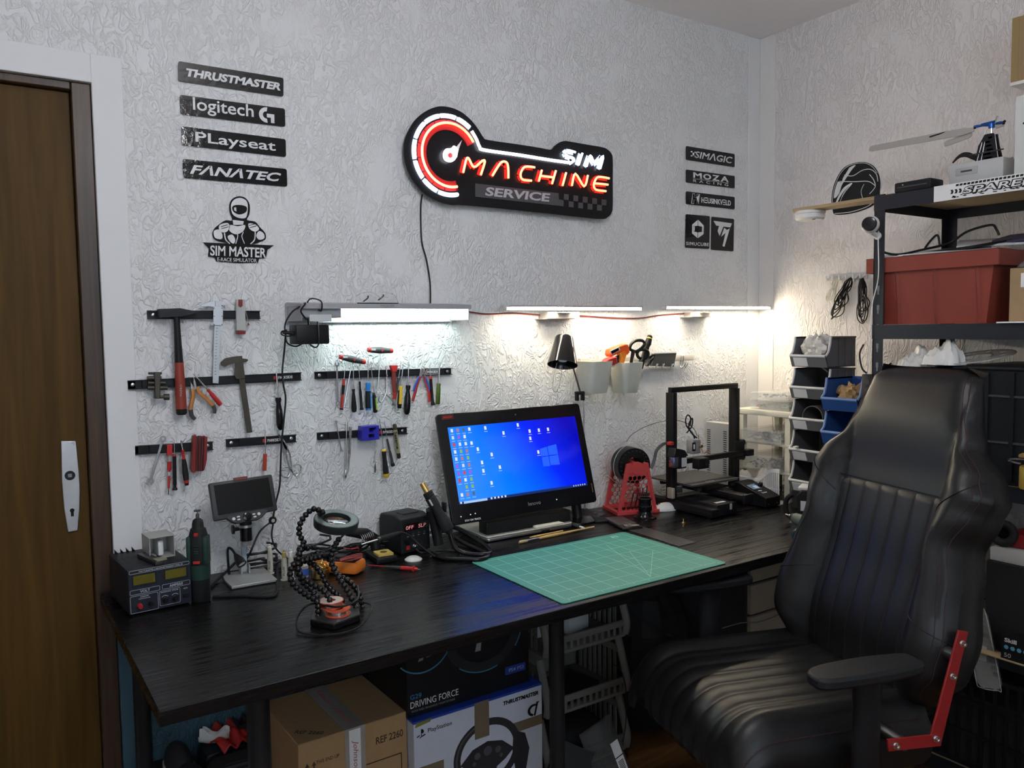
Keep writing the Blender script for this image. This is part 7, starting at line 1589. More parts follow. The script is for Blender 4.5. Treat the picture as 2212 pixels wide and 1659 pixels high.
# ---- on the top board
zt0 = ZT[0]-0.0028
b = MB();xw = XS+0.06;a,c_ = on_x(1712,441,xw),on_x(1930,418,xw)
PLK = wood('plank_tan',(0.36,0.26,0.14),(0.48,0.36,0.20),0.7,(20,2,20),0.1)
b.bb((xw,c_.y,ZT[0]+0.0005),(xw+0.075,a.y,ZT[0]+0.012));single('wood_plank',b,PLK,'thin wooden plank sticking out from the top shelf toward the wall','plank',(xw+0.04,a.y,ZT[0]),world=True,bevel=0.001)
q = on_x(1747,455,xw+0.03);t = thing('smoke_detector','round white smoke detector fixed under the plank end','smoke detector',(xw+0.038,q.y,ZT[0]+0.0005))
b = MB();b.lathe([(0,0),(0.050,0),(0.053,-0.004),(0.053,-0.010),(0.049,-0.012),(0.052,-0.016),(0.051,-0.026),(0.044,-0.033),(0,-0.036)],None,36);part('body',b,WHITE,t)
b = MB();b.lathe([(0.0525,-0.0100),(0.0495,-0.0115)],None,36);b.f = b.f[:-2];b.mi = b.mi[:-2];part('vent_ring',b,LGREY,t)
b = MB();b.cyl((-0.02,-0.030,-0.031),(-0.02,-0.030,-0.0345),0.006,n=14);part('test_button',b,BLK,t)
# camera ball on the post
q = on_x(1880,485,XS-0.045);t = thing('security_camera','white ball security camera with black face on the shelf post','camera',(XS-0.045,q.y,q.z))
d_ = (CAM-q);d_.z = 0;d_ = d_.normalized()*1.0+Vector((-0.1,0.12,0.0));d_.normalize()
b = MB();b.sph((0,0,0),0.028,28);part('ball',b,WHITE,t,smooth=60)
FM = frame((0,0,0),d_)
b = MB(FM);b.lathe([(0.0225,0.015),(0.0225,0.0225),(0.0205,0.0265),(0,0.0288)],None,32);part('black_face',b,BLKG,t)
b = MB(FM);b.lathe([(0.0065,0.0280),(0.006,0.0292),(0,0.0298)],None,18);part('lens',b,mat('lens_dark',(0.004,0.004,0.006),0.05),t)
b = MB();b.cyl((0.005,0.0,-0.024),(0.043,0.0,-0.034),0.007,n=12);b.lathe([(0.012,0),(0.012,0.006),(0,0.007)],frame((0.044,0.0,-0.034),(-1,0,0)),18);part('mount_arm',b,WHITE,t)
b = MB();b.tube(spl([q+Vector((0.03,-0.01,-0.02)),on_x(1897,520,XS-0.008),on_x(1897,600,XS-0.008),on_x(1884,660,XS-0.008),on_x(1880,740,XS-0.008),on_x(1870,830,XS-0.010),on_x(1862,890,XS-0.012)],7),0.0018,6);pw('camera_cord',b,WHITE,t)
# black router, grey drive box, helicopter
def on_top(px,py,x): return on_x(px,py,x)
t = thing('black_router','flat black router box on the top shelf','router',(XS+0.05,on_x(1975,400,XS+0.02).y,ZT[0]))
a,c_ = on_x(1936,410,XS+0.012),on_x(2017,400,XS+0.012);w_ = a.y-c_.y
b = MB();b.box((-0.005,0,0.017),(0.075,w_*0.98,0.033),0.005);part('body',b,BLK,t)
b = MB();b.box((-0.043,0,0.017),(0.002,w_*0.8,0.004),0.0005);part('seam',b,DGREY,t)
b = MB();b.cyl((-0.044,w_*0.25,0.024),(-0.041,w_*0.25,0.024),0.002,n=8);part('led',b,LGREY,t)
t = thing('grey_drive_box','pale grey plastic box with recessed pull on the top shelf','box',(XS+0.09,on_x(2080,380,XS+0.02).y,ZT[0]))
a,c_ = on_x(2019,398,XS+0.03),on_x(2104,380,XS+0.03);w_ = a.y-c_.y
GB1 = mat('pale_box',(0.50,0.51,0.51),0.5)
b = MB();b.box((0.04,-0.02,0.034),(0.16,w_+0.04,0.066),0.004);part('body',b,GB1,t)
b = MB();b.box((-0.0405,0.005,0.042),(0.002,w_*0.55,0.022),0.0008);part('pull_plate',b,mat('pull_grey',(0.40,0.41,0.41),0.5),t)
b = MB();b.box((-0.0418,0.005,0.042),(0.0015,w_*0.28,0.005),0.0006);part('pull_slot',b,DGREY,t)
b = MB();b.box((-0.044,0.005,0.008),(0.008,w_*0.6,0.010),0.002);part('lip',b,GB1,t)
hz = ZT[0]+0.0675;hq = on_x(2105,345,XS+0.13)
t = thing('model_helicopter','model helicopter with grey rotor blades and blue rotor head on the top shelf','model helicopter',(XS+0.13,hq.y,hz))
hx_ = XS+0.13
def hp(px,py,x=hx_): return on_x(px,py,x)
hub = hp(2142,272)
for i,(p,q_,w_) in enumerate((((1878,322),(2105,280),0.024),((2040,312),(2100,290),0.020),((2155,250),(2148,268),0.012),((2170,268),(2150,274),0.014))):
    a,c_ = hp(*p),hp(*q_);d_ = (c_-a).normalized();b = MB()
    up = Vector((0.35,0,0.9)).normalized();nrm = d_.cross(up).normalized();sd = nrm.cross(d_)
    L_ = (c_-a).length;vs = []
    for f,ww in ((0,0.55),(0.03,0.9),(0.5,1.0),(0.9,1.0),(1.0,0.5)):
        for s_,n_ in ((-1,1),(1,1),(1,-1),(-1,-1)): vs.append(a+d_*L_*f+sd*s_*w_/2*ww+nrm*n_*0.0012)
    fs = [(3,2,1,0),(16,17,18,19)]
    for j in range(4):
        for k_ in range(4): fs.append((4*j+k_,4*j+(k_+1) % 4,4*(j+1)+(k_+1) % 4,4*(j+1)+k_))
    b.add(vs,fs);pw('rotor_blade',b,mat('blade_grey',(0.42,0.40,0.37),0.4),t)
a,c_ = hp(2010,299),hp(2044,285);b = MB();b.cyl(a+Vector((-0.006,0,0.004)),c_+Vector((0.006,0,0.002)),0.0022,n=8);pw('blade_stripe',b,BLK,t)
BLA = mat('anodised_blue',(0.03,0.12,0.45),0.3,0.8)
b = MB();b.rod(hp(2104,274),hp(2168,264),[(0,0.003),(0.1,0.0045),(0.3,0.003),(0.5,0.006),(0.7,0.003),(0.9,0.0045),(1,0.003)],10);pw('rotor_head',b,BLA,t)
b = MB();b.cyl(hub+Vector((0,0,0.006)),(hub.x,hub.y,hub.z-0.006),0.009,n=14);b.rod(hp(2120,270),hp(2150,262),[(0,0.004),(1,0.004)],8);pw('hub',b,BLA,t)
for p in ((2106,276),(2168,267),(2170,262)): b = MB();b.sph(hp(*p),0.004,10);pw('ball_link',b,BLK,t)
b = MB();b.cyl((hub.x,hub.y,hub.z),(hub.x,hub.y,hz+0.01),0.0025,n=8);pw('mast',b,STEEL,t)
b = MB();b.prism([(hub.y-0.030,hz+0.004),(hub.y+0.040,hz+0.004),(hub.y+0.030,hz+0.055),(hub.y+0.012,hub.z-0.025),(hub.y-0.012,hub.z-0.025),(hub.y-0.018,hz+0.05)],-0.003,0.003,M=Matrix(((0,1,0,hub.x-0.012),(1,0,0,0),(0,0,1,0),(0,0,0,1))));b.prism([(hub.y-0.030,hz+0.004),(hub.y+0.040,hz+0.004),(hub.y+0.030,hz+0.055),(hub.y+0.012,hub.z-0.025),(hub.y-0.012,hub.z-0.025),(hub.y-0.018,hz+0.05)],-0.003,0.003,M=Matrix(((0,1,0,hub.x+0.012),(1,0,0,0),(0,0,1,0),(0,0,0,1))));pw('side_frame',b,BLK,t)
for i in range(6):
    z = hz+0.015+i*(hub.z-hz-0.04)/6;b = MB();b.box((hub.x,hub.y+0.004*math.sin(i*2.1),z),(0.03,0.026-0.002*i,0.009),0.002);pw('servo',b,DGREY if i % 2 else BLK,t)
for i,dy in enumerate((-0.03,0.03,0.018)): b = MB();b.cyl((hub.x-0.02,hub.y+dy,hz+0.01),(hub.x-0.01,hub.y+dy*0.4,hub.z-0.01),0.0012,n=6);pw('push_rod',b,STEEL,t)
for dy in (-0.045,0.05): b = MB();b.cyl((hub.x-0.03,hub.y-0.05,hz+0.02+0.2*abs(dy)),(hub.x-0.03,hub.y+0.05,hz+0.02+0.2*abs(dy)),0.0015,n=6);pw('skid_strut',b,DSTEEL,t)
b = MB();P = [hp(*p) for p in [(2058,352),(2072,338),(2088,334),(2110,342),(2140,350),(2160,358)]]
b.tube(spl(P,5),[0.003+0.006*min(1,i/8) for i in range(26)],10,flat=0.6);pw('nose_pod',b,BLKM,t)
for p,q_ in (((2125,375),(2160,352)),((2152,378),(2166,352)),((2172,377),(2176,345)),((2160,352),(2188,340))): b = MB();b.cyl(hp(*p),hp(*q_),0.003,n=8);pw('skid_tube',b,ALU,t)
# white carton at the frame edge, and a cardboard box fixed on the wall above
a = on_x(2190,380,XS+0.02);t = thing('white_carton','tall white carton standing on the top shelf at the picture edge','carton',(XS+0.2,a.y-0.12,ZT[0]))
zt_ = on_x(2195,209,XS+0.02).z
b = MB();b.bb((XS+0.02,a.y-0.25,ZT[0]),(XS+0.30,a.y,zt_),0.001);pw('box',b,mat('carton_white',(0.66,0.68,0.66),0.7),t)
b = MB();b.bb((XS+0.0195,a.y-0.05,zt_-0.08),(XS+0.0201,a.y-0.02,zt_-0.075));pw('print_mark',b,PRINTK,t)
xq = 2.70;a,c_ = on_x(2187,40,xq),on_x(2187,178,xq);t = thing('wall_carton','brown cardboard box fixed high on the side wall','cardboard box',(XR-0.1,a.y-0.15,c_.z))
b = MB();b.bb((xq,a.y-0.30,c_.z),(XR-0.001,a.y,a.z),0.001);pw('box',b,CARD,t)
b = MB();b.bb((xq-0.0006,a.y-0.02,c_.z),(xq,a.y,a.z));pw('tape',b,mat('tan_tape',(0.34,0.24,0.10),0.4),t)
b = MB();b.bb((xq-0.002,a.y-0.30,c_.z-0.010),(XR-0.001,a.y+0.001,c_.z-0.0005));pw('foam_strip',b,WHITE,t)
# ---- helmet sticker on the side wall
s8 = crop(1640,220,3.318)
def rw(x,y,g=0.003): return on_x(*s8(x,y),XR-g)
q = rw(690,620);t = thing('helmet_sticker','black and white racing helmet sticker on the side wall','sticker',(XR,q.y,q.z))
def hs(name,pts,m,d,sp=4,closed=True):
    P = [rw(*p) for p in pts]
    if sp: P = spl(P,sp,True)
    b = MB();k = len(P);vs = [(XR-d,v.y,v.z) for v in P]+[(XR-0.0005,v.y,v.z) for v in P]
    ar = sum(P[i].y*P[(i+1) % k].z-P[(i+1) % k].y*P[i].z for i in range(k))
    fs = [tuple(range(k)),tuple(reversed(range(k,2*k)))] if ar < 0 else [tuple(reversed(range(k))),tuple(range(k,2*k))]
    for i in range(k): j = (i+1) % k;fs.append((i,j,k+j,k+i) if ar > 0 else (j,i,k+i,k+j))
    b.add(vs,fs);part(name,b,m,t,world=True)
def hl(name,pts,r,m=VWHITE):
    b = MB();b.tube([Vector((XR-0.0024,v.y,v.z)) for v in spl([rw(*p) for p in pts],6)],r,6,flat=1);part(name,b,m,t,world=True)
hs('shell',[(545,808),(524,770),(516,700),(530,610),(565,525),(615,465),(690,436),(760,433),(815,458),(850,505),(866,570),(862,650),(850,710),(780,762),(660,800)],VINYL,0.0018)
hs('visor_band',[(535,690),(548,610),(585,530),(640,475),(690,452),(660,490),(620,550),(590,600),(570,660)],VWHITE,0.0024)
hs('visor_gap',[(560,565),(580,535),(620,480),(650,460),(625,505),(600,545),(590,575)],VINYL,0.0030)
hs('cheek_flash',[(545,740),(560,690),(600,620),(650,585),(665,588),(620,640),(590,690),(570,745)],VWHITE,0.0024)
hs('cheek_gap',[(556,735),(590,665),(645,600),(600,660),(575,720)],VINYL,0.0030)
hl('swoosh',[(610,525),(670,530),(740,490),(800,485),(840,520),(850,570)],0.0016);hl('swoosh',[(575,570),(680,572),(780,570),(830,600)],0.0016)
hl('swoosh',[(790,520),(820,560),(830,610),(790,660)],0.0014);hl('rim_line',[(540,800),(650,790),(770,752),(840,700)],0.0014);hl('swoosh',[(750,590),(730,640),(740,690)],0.0012)
hl('rim_line',[(532,760),(524,700),(540,610),(575,525),(625,468),(690,443),(760,440),(810,465),(845,510)],0.0010)
# ---- cable hooks on the side wall
a,c_ = on_x(1788,601,XR-0.01),on_x(1872,597,XR-0.01);t = thing('hook_strip','pale hook strip on the side wall for coiled cables','hook strip',(XR,(a.y+c_.y)/2,a.z))
b = MB();b.bb((XR-0.006,c_.y,a.z-0.012),(XR-0.0005,a.y,a.z+0.014));part('strip',b,LGREY,t,world=True,bevel=0.001)
for i in range(6):
    y = a.y-0.012-i*(a.y-c_.y-0.02)/5;b = MB();b.tube(spl([(XR-0.006,y,a.z+0.004),(XR-0.028,y,a.z-0.008),(XR-0.038,y,a.z-0.006),(XR-0.040,y,a.z+0.006)],4),0.004,8);pw('hook',b,WHITE,t)
def coil(label,px,m,r,n,seed,top,bot,wid,group='cables hanging on the wall hooks'):
    X_ = XR-0.030;A0,B0 = on_x(*top,X_),on_x(*bot,X_);q = A0
    t = thing('coiled_cable',label,'cable',(X_,A0.y,A0.z),group=group);r0 = random.Random(seed);d = B0-A0
    sd = Vector((0,d.z,-d.y)).normalized()
    for i in range(n):
        f = r0.uniform(0.7,1.05);w_ = wid*r0.uniform(0.25,1.25);o_ = Vector((r0.uniform(-0.012,0.012),0,0))
        rv = lambda k=0.006: Vector((0,r0.uniform(-k,k),r0.uniform(-k,k)))
        pts = [A0+o_*0.3+rv(0.003),A0+d*0.2*f+sd*w_*0.5+o_,A0+d*0.45*f+sd*w_*0.35+o_+rv(),A0+d*0.75*f+sd*w_+o_+rv(),A0+d*f+sd*w_*0.3+o_+rv(),A0+d*0.97*f-sd*w_*0.5+o_+rv(),A0+d*0.7*f-sd*w_*0.9+o_+rv(),A0+d*0.45*f-sd*w_*0.3+o_+rv(),A0+d*0.2*f-sd*w_*0.5+o_]
        b = MB();b.loop(spl(pts,5,True),r,6);pw('turn',b,m,t)
    b = MB();m_ = A0+d*0.52;b.rod(m_-d*0.03,m_+d*0.03,[(0,wid*0.45),(1,wid*0.45)],10);pw('wrap',b,m if seed != 31 else BLK,t)
    return t
coil('bundle of thin beige wires on the first wall hook',None,CREAM,0.0009,9,30,(1808,600),(1790,648),0.018)
coil('black coiled cable on a middle wall hook, hanging slanted',None,BLK,0.0021,7,31,(1838,600),(1800,682),0.024)
coil('black coiled cable on the hook nearest the shelf post',None,BLK,0.0021,7,32,(1862,602),(1862,692),0.024)
# ---- middle board: red crate, papers, carton, bags
z1 = ZT[1];XCR = XS+0.015
RC = mat('crate_red',(0.25,0.045,0.028),0.5,var=0.12,vs=12)
tl,tr = on_x(1870,560,XCR-0.012),on_x(2157,540,XCR-0.012);y1,y0 = tl.y,tr.y;zt_ = tl.z
t = thing('red_crate','big rust-red plastic crate with wide rim on the middle shelf','crate',(XCR+0.15,(y0+y1)/2,z1))
dep = 0.36;zr = zt_-0.048
def ringc(z,in_,x_in): return [(XCR+x_in,y0+in_,z),(XCR+x_in,y1-in_,z),(XCR+dep-x_in,y1-in_,z),(XCR+dep-x_in,y0+in_,z)]
lv = [ringc(z1+0.0005,0.045,0.022),ringc(zr,0.020,0.004),ringc(zt_-0.003,0.016,0.002),ringc(zt_-0.003,0.022,0.008),ringc(z1+0.006,0.050,0.028)]
vs = [p for l in lv for p in l];fs = [(0,1,2,3),(16,19,18,17)]
for j in range(4):
    for i in range(4): i2 = (i+1) % 4;fs.append((4*j+i,4*(j+1)+i,4*(j+1)+i2,4*j+i2))
b = MB();b.add(vs,fs);pw('tub',b,RC,t)
b = MB()
for a_,c_ in (((XCR-0.010,y0,zr),(XCR-0.004,y1,zt_)),((XCR+dep+0.004,y0,zr),(XCR+dep+0.010,y1,zt_)),((XCR-0.004,y0,zr),(XCR+dep+0.004,y0+0.006,zt_)),((XCR-0.004,y1-0.006,zr),(XCR+dep+0.004,y1,zt_))): b.bb(a_,c_)
b.bb((XCR-0.010,y0,zt_-0.004),(XCR+0.012,y1,zt_));b.bb((XCR+0.012,y1-0.028,zt_-0.004),(XCR+dep,y1,zt_));b.bb((XCR+0.012,y0,zt_-0.004),(XCR+dep,y0+0.028,zt_));part('rim_band',b,RC,t,world=True,bevel=0.002)
for f in (0.24,0.53,0.84):
    y = y1-(y1-y0)*f;b = MB();b.add([(XCR+0.004,y+0.006,zr),(XCR-0.002,y,zr),(XCR+0.004,y-0.006,zr),(XCR+0.022,y+0.005,z1+0.002),(XCR+0.015,y,z1+0.002),(XCR+0.022,y-0.005,z1+0.002)],[(0,1,4,3),(1,2,5,4),(0,2,1),(3,4,5),(0,3,5,2)]);pw('rib',b,RC,t)
for i,(dx,yy,ln,wd_,rz,m,lab) in enumerate(((0.13,0.62,0.26,0.20,10,WHITEM,'white paper sheets on top of the red crate'),(0.15,0.40,0.20,0.15,-20,BLK,'black folder on top of the red crate'),(0.20,0.22,0.24,0.16,25,LGREY,'grey padded envelope on top of the red crate'),(0.22,0.06,0.20,0.14,-8,mat('navy_print',(0.06,0.05,0.12),0.5),'dark printed sleeve on top of the red crate'))):
    b = MB();b.box((0,0,0.004),(wd_,ln,0.007),0.002,M=RY(-7-i*2));single('loose_paper',b,m,lab,'papers',(XCR+dx,y0+(y1-y0)*yy,zt_+0.012+i*0.010),R(rz),group='papers on the red crate')
b = MB();b.box((0.17,0,0),(0.30,(y1-y0)*0.9,0.004));single('crate_fill',b,GREY,'grey flat panel closing the red crate under the papers','panel',(XCR,(y0+y1)/2,zt_+0.0025))
t = thing('crate_cable','black cable draped over the red crate from the post','cable',tuple(on_x(1920,545,XCR)))
b = MB();b.tube(spl([on_x(1893,530,XS+0.02),on_x(1905,543,XCR+0.0),on_x(1940,550,XCR+0.02),on_x(1990,540,XCR+0.08),on_x(2050,525,XCR+0.15),on_x(2090,500,XCR+0.16),on_x(2140,486,XCR+0.16),on_x(2152,495,XCR+0.15),on_x(2158,508,XCR+0.15)],6),0.0038,8);pw('cord',b,BLK,t)
b = MB();b.tube(spl([on_x(1997,538,XCR+0.1),on_x(2010,520,XCR+0.12),on_x(2025,508,XCR+0.14),on_x(2030,530,XCR+0.14)],6),0.0035,8);pw('cord_loop',b,BLK,t)
a = on_x(2182,580,XS+0.03);t = thing('carton_box','tan carton with a white label beside the red crate','cardboard box',(XS+0.15,a.y-0.1,z1))
b = MB();b.bb((XS+0.03,a.y-0.22,z1),(XS+0.30,a.y,a.z));part('box',b,CARD,t,world=True,bevel=0.001)
b = MB();q = on_x(2209,605,XS+0.029);b.bb((XS+0.0294,q.y-0.03,q.z-0.02),(XS+0.030,q.y+0.005,q.z+0.02));pw('white_label',b,WHITEM,t)
CB2 = mat('grey_clear_bag',(0.45,0.46,0.47),0.15,trans=0.4,ior=1.05,alpha=0.6)
heap('plastic_bag','crinkled clear grey bag bulging over the tan carton','bag',(XS+0.11,a.y-0.08,a.z+0.001),0.16,0.17,0.06,CB2,41,(0.4,0.6))
b = MB();b.bb((XS-0.02,a.y-0.25,z1+0.0002),(XS+0.028,a.y+0.01,z1+0.004));single('white_sheet',b,WHITEM,'white sheet sticking out beneath the tan carton','paper',(XS,a.y-0.1,z1),world=True)
# ---- third board: black crate, bags, clear disc
z2 = ZT[2];yc1,yc0 = on_x(2070,800,XS+0.03).y,YS0+0.05;ztc = on_x(2150,795,XS+0.02).z
t = thing('black_crate','black plastic crate with ribbed corners on the third shelf','crate',(XS+0.2,(yc0+yc1)/2,z2))
CK = mat('crate_black',(0.010,0.011,0.013),0.45)
x0,x1 = XS+0.02,XS+0.40
b = MB()
for a_,c_ in (((x0,yc0,z2),(x1,yc1,z2+0.006)),((x0,yc0,z2+0.006),(x0+0.004,yc1,ztc)),((x1-0.004,yc0,z2+0.006),(x1,yc1,ztc)),((x0+0.004,yc0,z2+0.006),(x1-0.004,yc0+0.004,ztc)),((x0+0.004,yc1-0.004,z2+0.006),(x1-0.004,yc1,ztc))): b.bb(a_,c_)
pw('walls',b,CK,t)
b = MB();b.bb((x0-0.008,yc0-0.008,ztc-0.006),(x1+0.008,yc1+0.008,ztc+0.004),0.003);pw('lid',b,CK,t)
for i in range(7): y = yc1-0.02-i*0.07;b = MB();b.bb((x0-0.006,y-0.006,z2+0.01),(x0,y+0.006,ztc-0.012));pw('rib',b,CK,t)
for f in (0.35,0.75): zz = z2+(ztc-z2)*f;b = MB();b.bb((x0-0.005,yc0,zz),(x0,yc1,zz+0.006));pw('band',b,DGREY,t)
WBAG = mat('white_film',(0.72,0.72,0.69),0.35)
heap('white_bag','crumpled white plastic bag lying on the black crate','bag',(XS+0.035,on_x(2040,760,XS+0.03).y,ztc+0.0045),0.09,0.115,0.120,WBAG,51,(0.35,0.3))
q = on_x(1985,775,XS+0.10);b = MB()
b.bb((XS+0.02,YS0+0.6,z2),(XS+0.36,YS1-0.06,ztc-0.004));single('dark_carton',b,BLKM,'dark box on the third shelf beside the black crate','box',(XS+0.2,YS1-0.2,z2),world=True,bevel=0.002) if False else None
t = thing('grey_bin_box','dark storage box on the third shelf behind the chair top','box',(XS+0.2,(yc1+YS1)/2,z2))
b = MB();b.bb((XS+0.03,yc1+0.012,z2),(XS+0.36,YS1-0.05,ztc-0.012),0.003);pw('box',b,BLKM,t)
b = MB();b.bb((XS+0.026,yc1+0.010,ztc-0.020),(XS+0.364,YS1-0.048,ztc-0.004),0.002);pw('lid',b,BLK,t)
heap('white_bag','thin translucent white bag lying beside the crumpled one','bag',(XS+0.05,on_x(1985,775,XS+0.05).y,ztc-0.0035),0.085,0.12,0.085,mat('thin_white_film',(0.62,0.62,0.60),0.3),54,(0.4,0.4))
q = on_x(2120,765,XS+0.13);t = thing('clear_disc','clear round plastic disc with cut-outs lying tilted on the black crate','disc',(XS+0.10,q.y,ztc+0.028),rot=(R(-5),R(-10),0))
CDM = mat('disc_clear',(0.55,0.56,0.56),0.08,alpha=0.42)
o_ = ell(0,0,0.105,0.105,0,355,48);holes = [ell(0,0,0.045,0.045,0,350,30)]+[ell(0.075*math.cos(R(a_)),0.075*math.sin(R(a_)),0.018,0.010,0,340,12) for a_ in range(0,360,45)]
b = MB();b.curve2d([o_]+holes,0.002,RX(-90));part('plate',b,CDM,t)
for rr in (0.105,0.045): b = MB();b.torus((0,0,0),(0,0,1),rr,0.0014,48,6);part('edge',b,mat('edge_clear',(0.6,0.6,0.6),0.15,alpha=0.7),t)
# yellow roll at the frame edge, on the end of the third shelf
q = on_x(2206,985,XS-0.03);t = thing('yellow_roll','yellow wound roll and loops at the right picture edge','roll',(XS+0.05,q.y-0.03,q.z-0.02))
z_ = ZT[2];t.location = (XS+0.02,q.y-0.02,z_)
b = MB();b.lathe([(0.012,0),(0.036,0),(0.038,0.005),(0.038,0.058),(0.036,0.063),(0.012,0.063)],T(-0.012,0,0),30,closed=True);part('winding',b,mat('roll_yellow',(0.42,0.30,0.05),0.6,bump=0.4,bs=80),t)
b = MB();b.tube(spl([(-0.03,0.03,0.070),(-0.045,0.05,0.076),(-0.03,0.055,0.080),(0.0,0.0,0.082),(0.02,-0.05,0.082)],5),0.003,6);part('silver_loop',b,STEEL,t)
b = MB();b.box((0.0,-0.02,0.092),(0.06,0.12,0.010),0.003,M=RZ(10));part('tan_strap',b,mat('tan_strap',(0.30,0.18,0.06),0.7),t)
# power strip on the post
a,c_ = on_x(1865,808,XS-0.02),on_x(1888,905,XS-0.02);t = thing('power_strip','black vertical power strip fixed to the shelf post','power strip',(XS-0.012,a.y-0.02,c_.z))
b = MB();b.bb((XS-0.030,c_.y+0.002,c_.z-0.15),(XS-0.003,a.y,a.z),0.003);pw('body',b,BLK,t)
for i in range(6): zz = a.z-0.025-i*0.028;b = MB();b.cyl((XS-0.0315,(a.y+c_.y)/2,zz),(XS-0.0300,(a.y+c_.y)/2,zz),0.009,n=14);pw('socket',b,DGREY,t)
b = MB();b.tube(spl([on_x(1865,745,XS+0.05),on_x(1857,765,XS-0.01),on_x(1862,795,XS-0.02),on_x(1872,806,XS-0.02)],6),0.003,6);pw('feed_cable',b,BLK,t)
b = MB();b.tube(spl([on_x(1925,785,XS+0.03),on_x(1905,800,XS-0.01),on_x(1900,820,XS-0.01),on_x(1898,850,XS-0.01)],6),0.0028,6);pw('hung_plug_cable',b,BLK,t)
# ---- fourth board: black boxes, red box, white box
z3 = ZT[3];ya,yb = on_x(2130,1240,XS+0.01).y,YS0+0.06;zb_ = on_x(2190,1222,XS+0.01).z
t = thing('black_carton','large black carton on the fourth shelf','carton',(XS+0.2,(ya+yb)/2,z3))
b = MB();b.bb((XS+0.01,yb,z3),(XS+0.34,ya,zb_));part('box',b,BLKM,t,world=True,bevel=0.002)
a = on_x(2177,1330,XS-0.005);c_ = on_x(2177,1380,XS-0.005)
t = thing('skill_box','small black box lettered Skill with blue hexagons and 50','box',(XS-0.02,a.y-0.05,c_.z))
zz0 = z3+0.0002;hh_ = a.z-c_.z
b = MB();b.bb((XS-0.040,a.y-0.14,zz0),(XS+0.006,a.y,zz0+hh_));pw('box',b,BLK,t)
SM2 = Matrix(((0,1,0,XS-0.0402),(-1,0,0,a.y),(0,0,1,zz0),(0,0,0,1)))
b = MB(SM2);b.text('Skill',0.032,0.012,0.0005,0,0.03,T(0.025,0,hh_*0.82));pw('lettering',b,PRINTW,t)
b = MB(SM2);b.text('50',0.018,0.012,0.0005,0,0.0,T(0.018,0,hh_*0.18));pw('lettering',b,LGREY,t)
for i in range(4): b = MB(SM2);b.prism(ell(0.014+i*0.017,hh_*0.52,0.0065,0.0065,0,300,5),-0.0005,0);pw('hexagon',b,mat('hex_blue',(0.12,0.40,0.60),0.5),t)
b = MB();b.bb((XS-0.046,yb,z3-0.004),(XS+0.003,YS1-0.34,z3+0.0),0.001);single('shelf_lip_board',b,MDF,'tan board edge projecting on the fourth shelf','board',(XS-0.02,yb+0.2,z3),world=True)
ztop = zb_+0.001;b = MB();b.bb((XS+0.02,yb,ztop),(XS+0.30,ya-0.005,ztop+0.038),0.001);single('white_box',b,mat('dull_white_box',(0.50,0.50,0.48),0.7),'flat white box on top of the large black carton','box',(XS+0.15,ya-0.1,ztop),world=True)
a = on_x(2178,1150,XS+0.06);b = MB();b.bb((XS+0.06,yb,ztop+0.0385),(XS+0.24,a.y,a.z),0.002);single('red_box',b,mat('box_dark_red',(0.30,0.02,0.02),0.5),'dark red box on the flat white box','box',(XS+0.15,a.y-0.1,ztop+0.0385),world=True)
q = on_x(2160,1190,XS+0.03);t = thing('headset','black rounded headset cup leaning beside the red box','headset',(XS+0.045,q.y,ztop+0.0385))
b = MB();b.torus((0,0,0.040),(1,0.3,0),0.028,0.012,28,10);part('ear_cushion',b,BLKM,t)
b = MB();b.box((0.012,0,0.040),(0.012,0.040,0.040),0.005);part('ear_cup',b,BLKG,t)
# blister pack hanging on the shelf front
P = [on_x(*p,XS-0.006) for p in [(2112,1316),(2124,1316),(2133,1328),(2164,1478),(2158,1490),(2122,1484),(2112,1470),(2104,1400)]]
t = thing('blister_pack','clear long blister pack with dark parts hanging on the shelf front','blister pack',(XS-0.006,P[0].y,P[0].z))
def xpr(P,x0,x1):
    b = MB();k = len(P);b.add([(x0,v.y,v.z) for v in P]+[(x1,v.y,v.z) for v in P],[tuple(range(k)),tuple(reversed(range(k,2*k)))]+[(i,k+i,k+(i+1) % k,(i+1) % k) for i in range(k)]);return b
part('backing',xpr(P,XS-0.0032,XS-0.0022),mat('dark_card',(0.06,0.045,0.03),0.5),t,world=True)
part('bubble',xpr(P,XS-0.014,XS-0.0034),mat('bubble_clear',(0.7,0.7,0.68),0.08,alpha=0.25),t,world=True,bevel=0.002)
b = MB();b.loop(spl([Vector((XS-0.014,v.y,v.z)) for v in P],4,True),0.0013,6);pw('edge',b,mat('edge_clear',(0,0,0)),t)
r0 = random.Random(6)
for i in range(9): q = on_x(2120+i*4,1345+i*14,XS-0.008);b = MB();b.box(q,(0.006,0.018,0.012),0.002,M=None);pw('small_part',b,(DSTEEL,OLDSTEEL,BLK)[i % 3],t)
b = MB();q = on_x(2118,1410,XS-0.02);b.box(q,(0.002,0.034,0.045));pw('zip_bag',b,mat('zip_clear',(0.6,0.6,0.58),0.2,alpha=0.5),t)
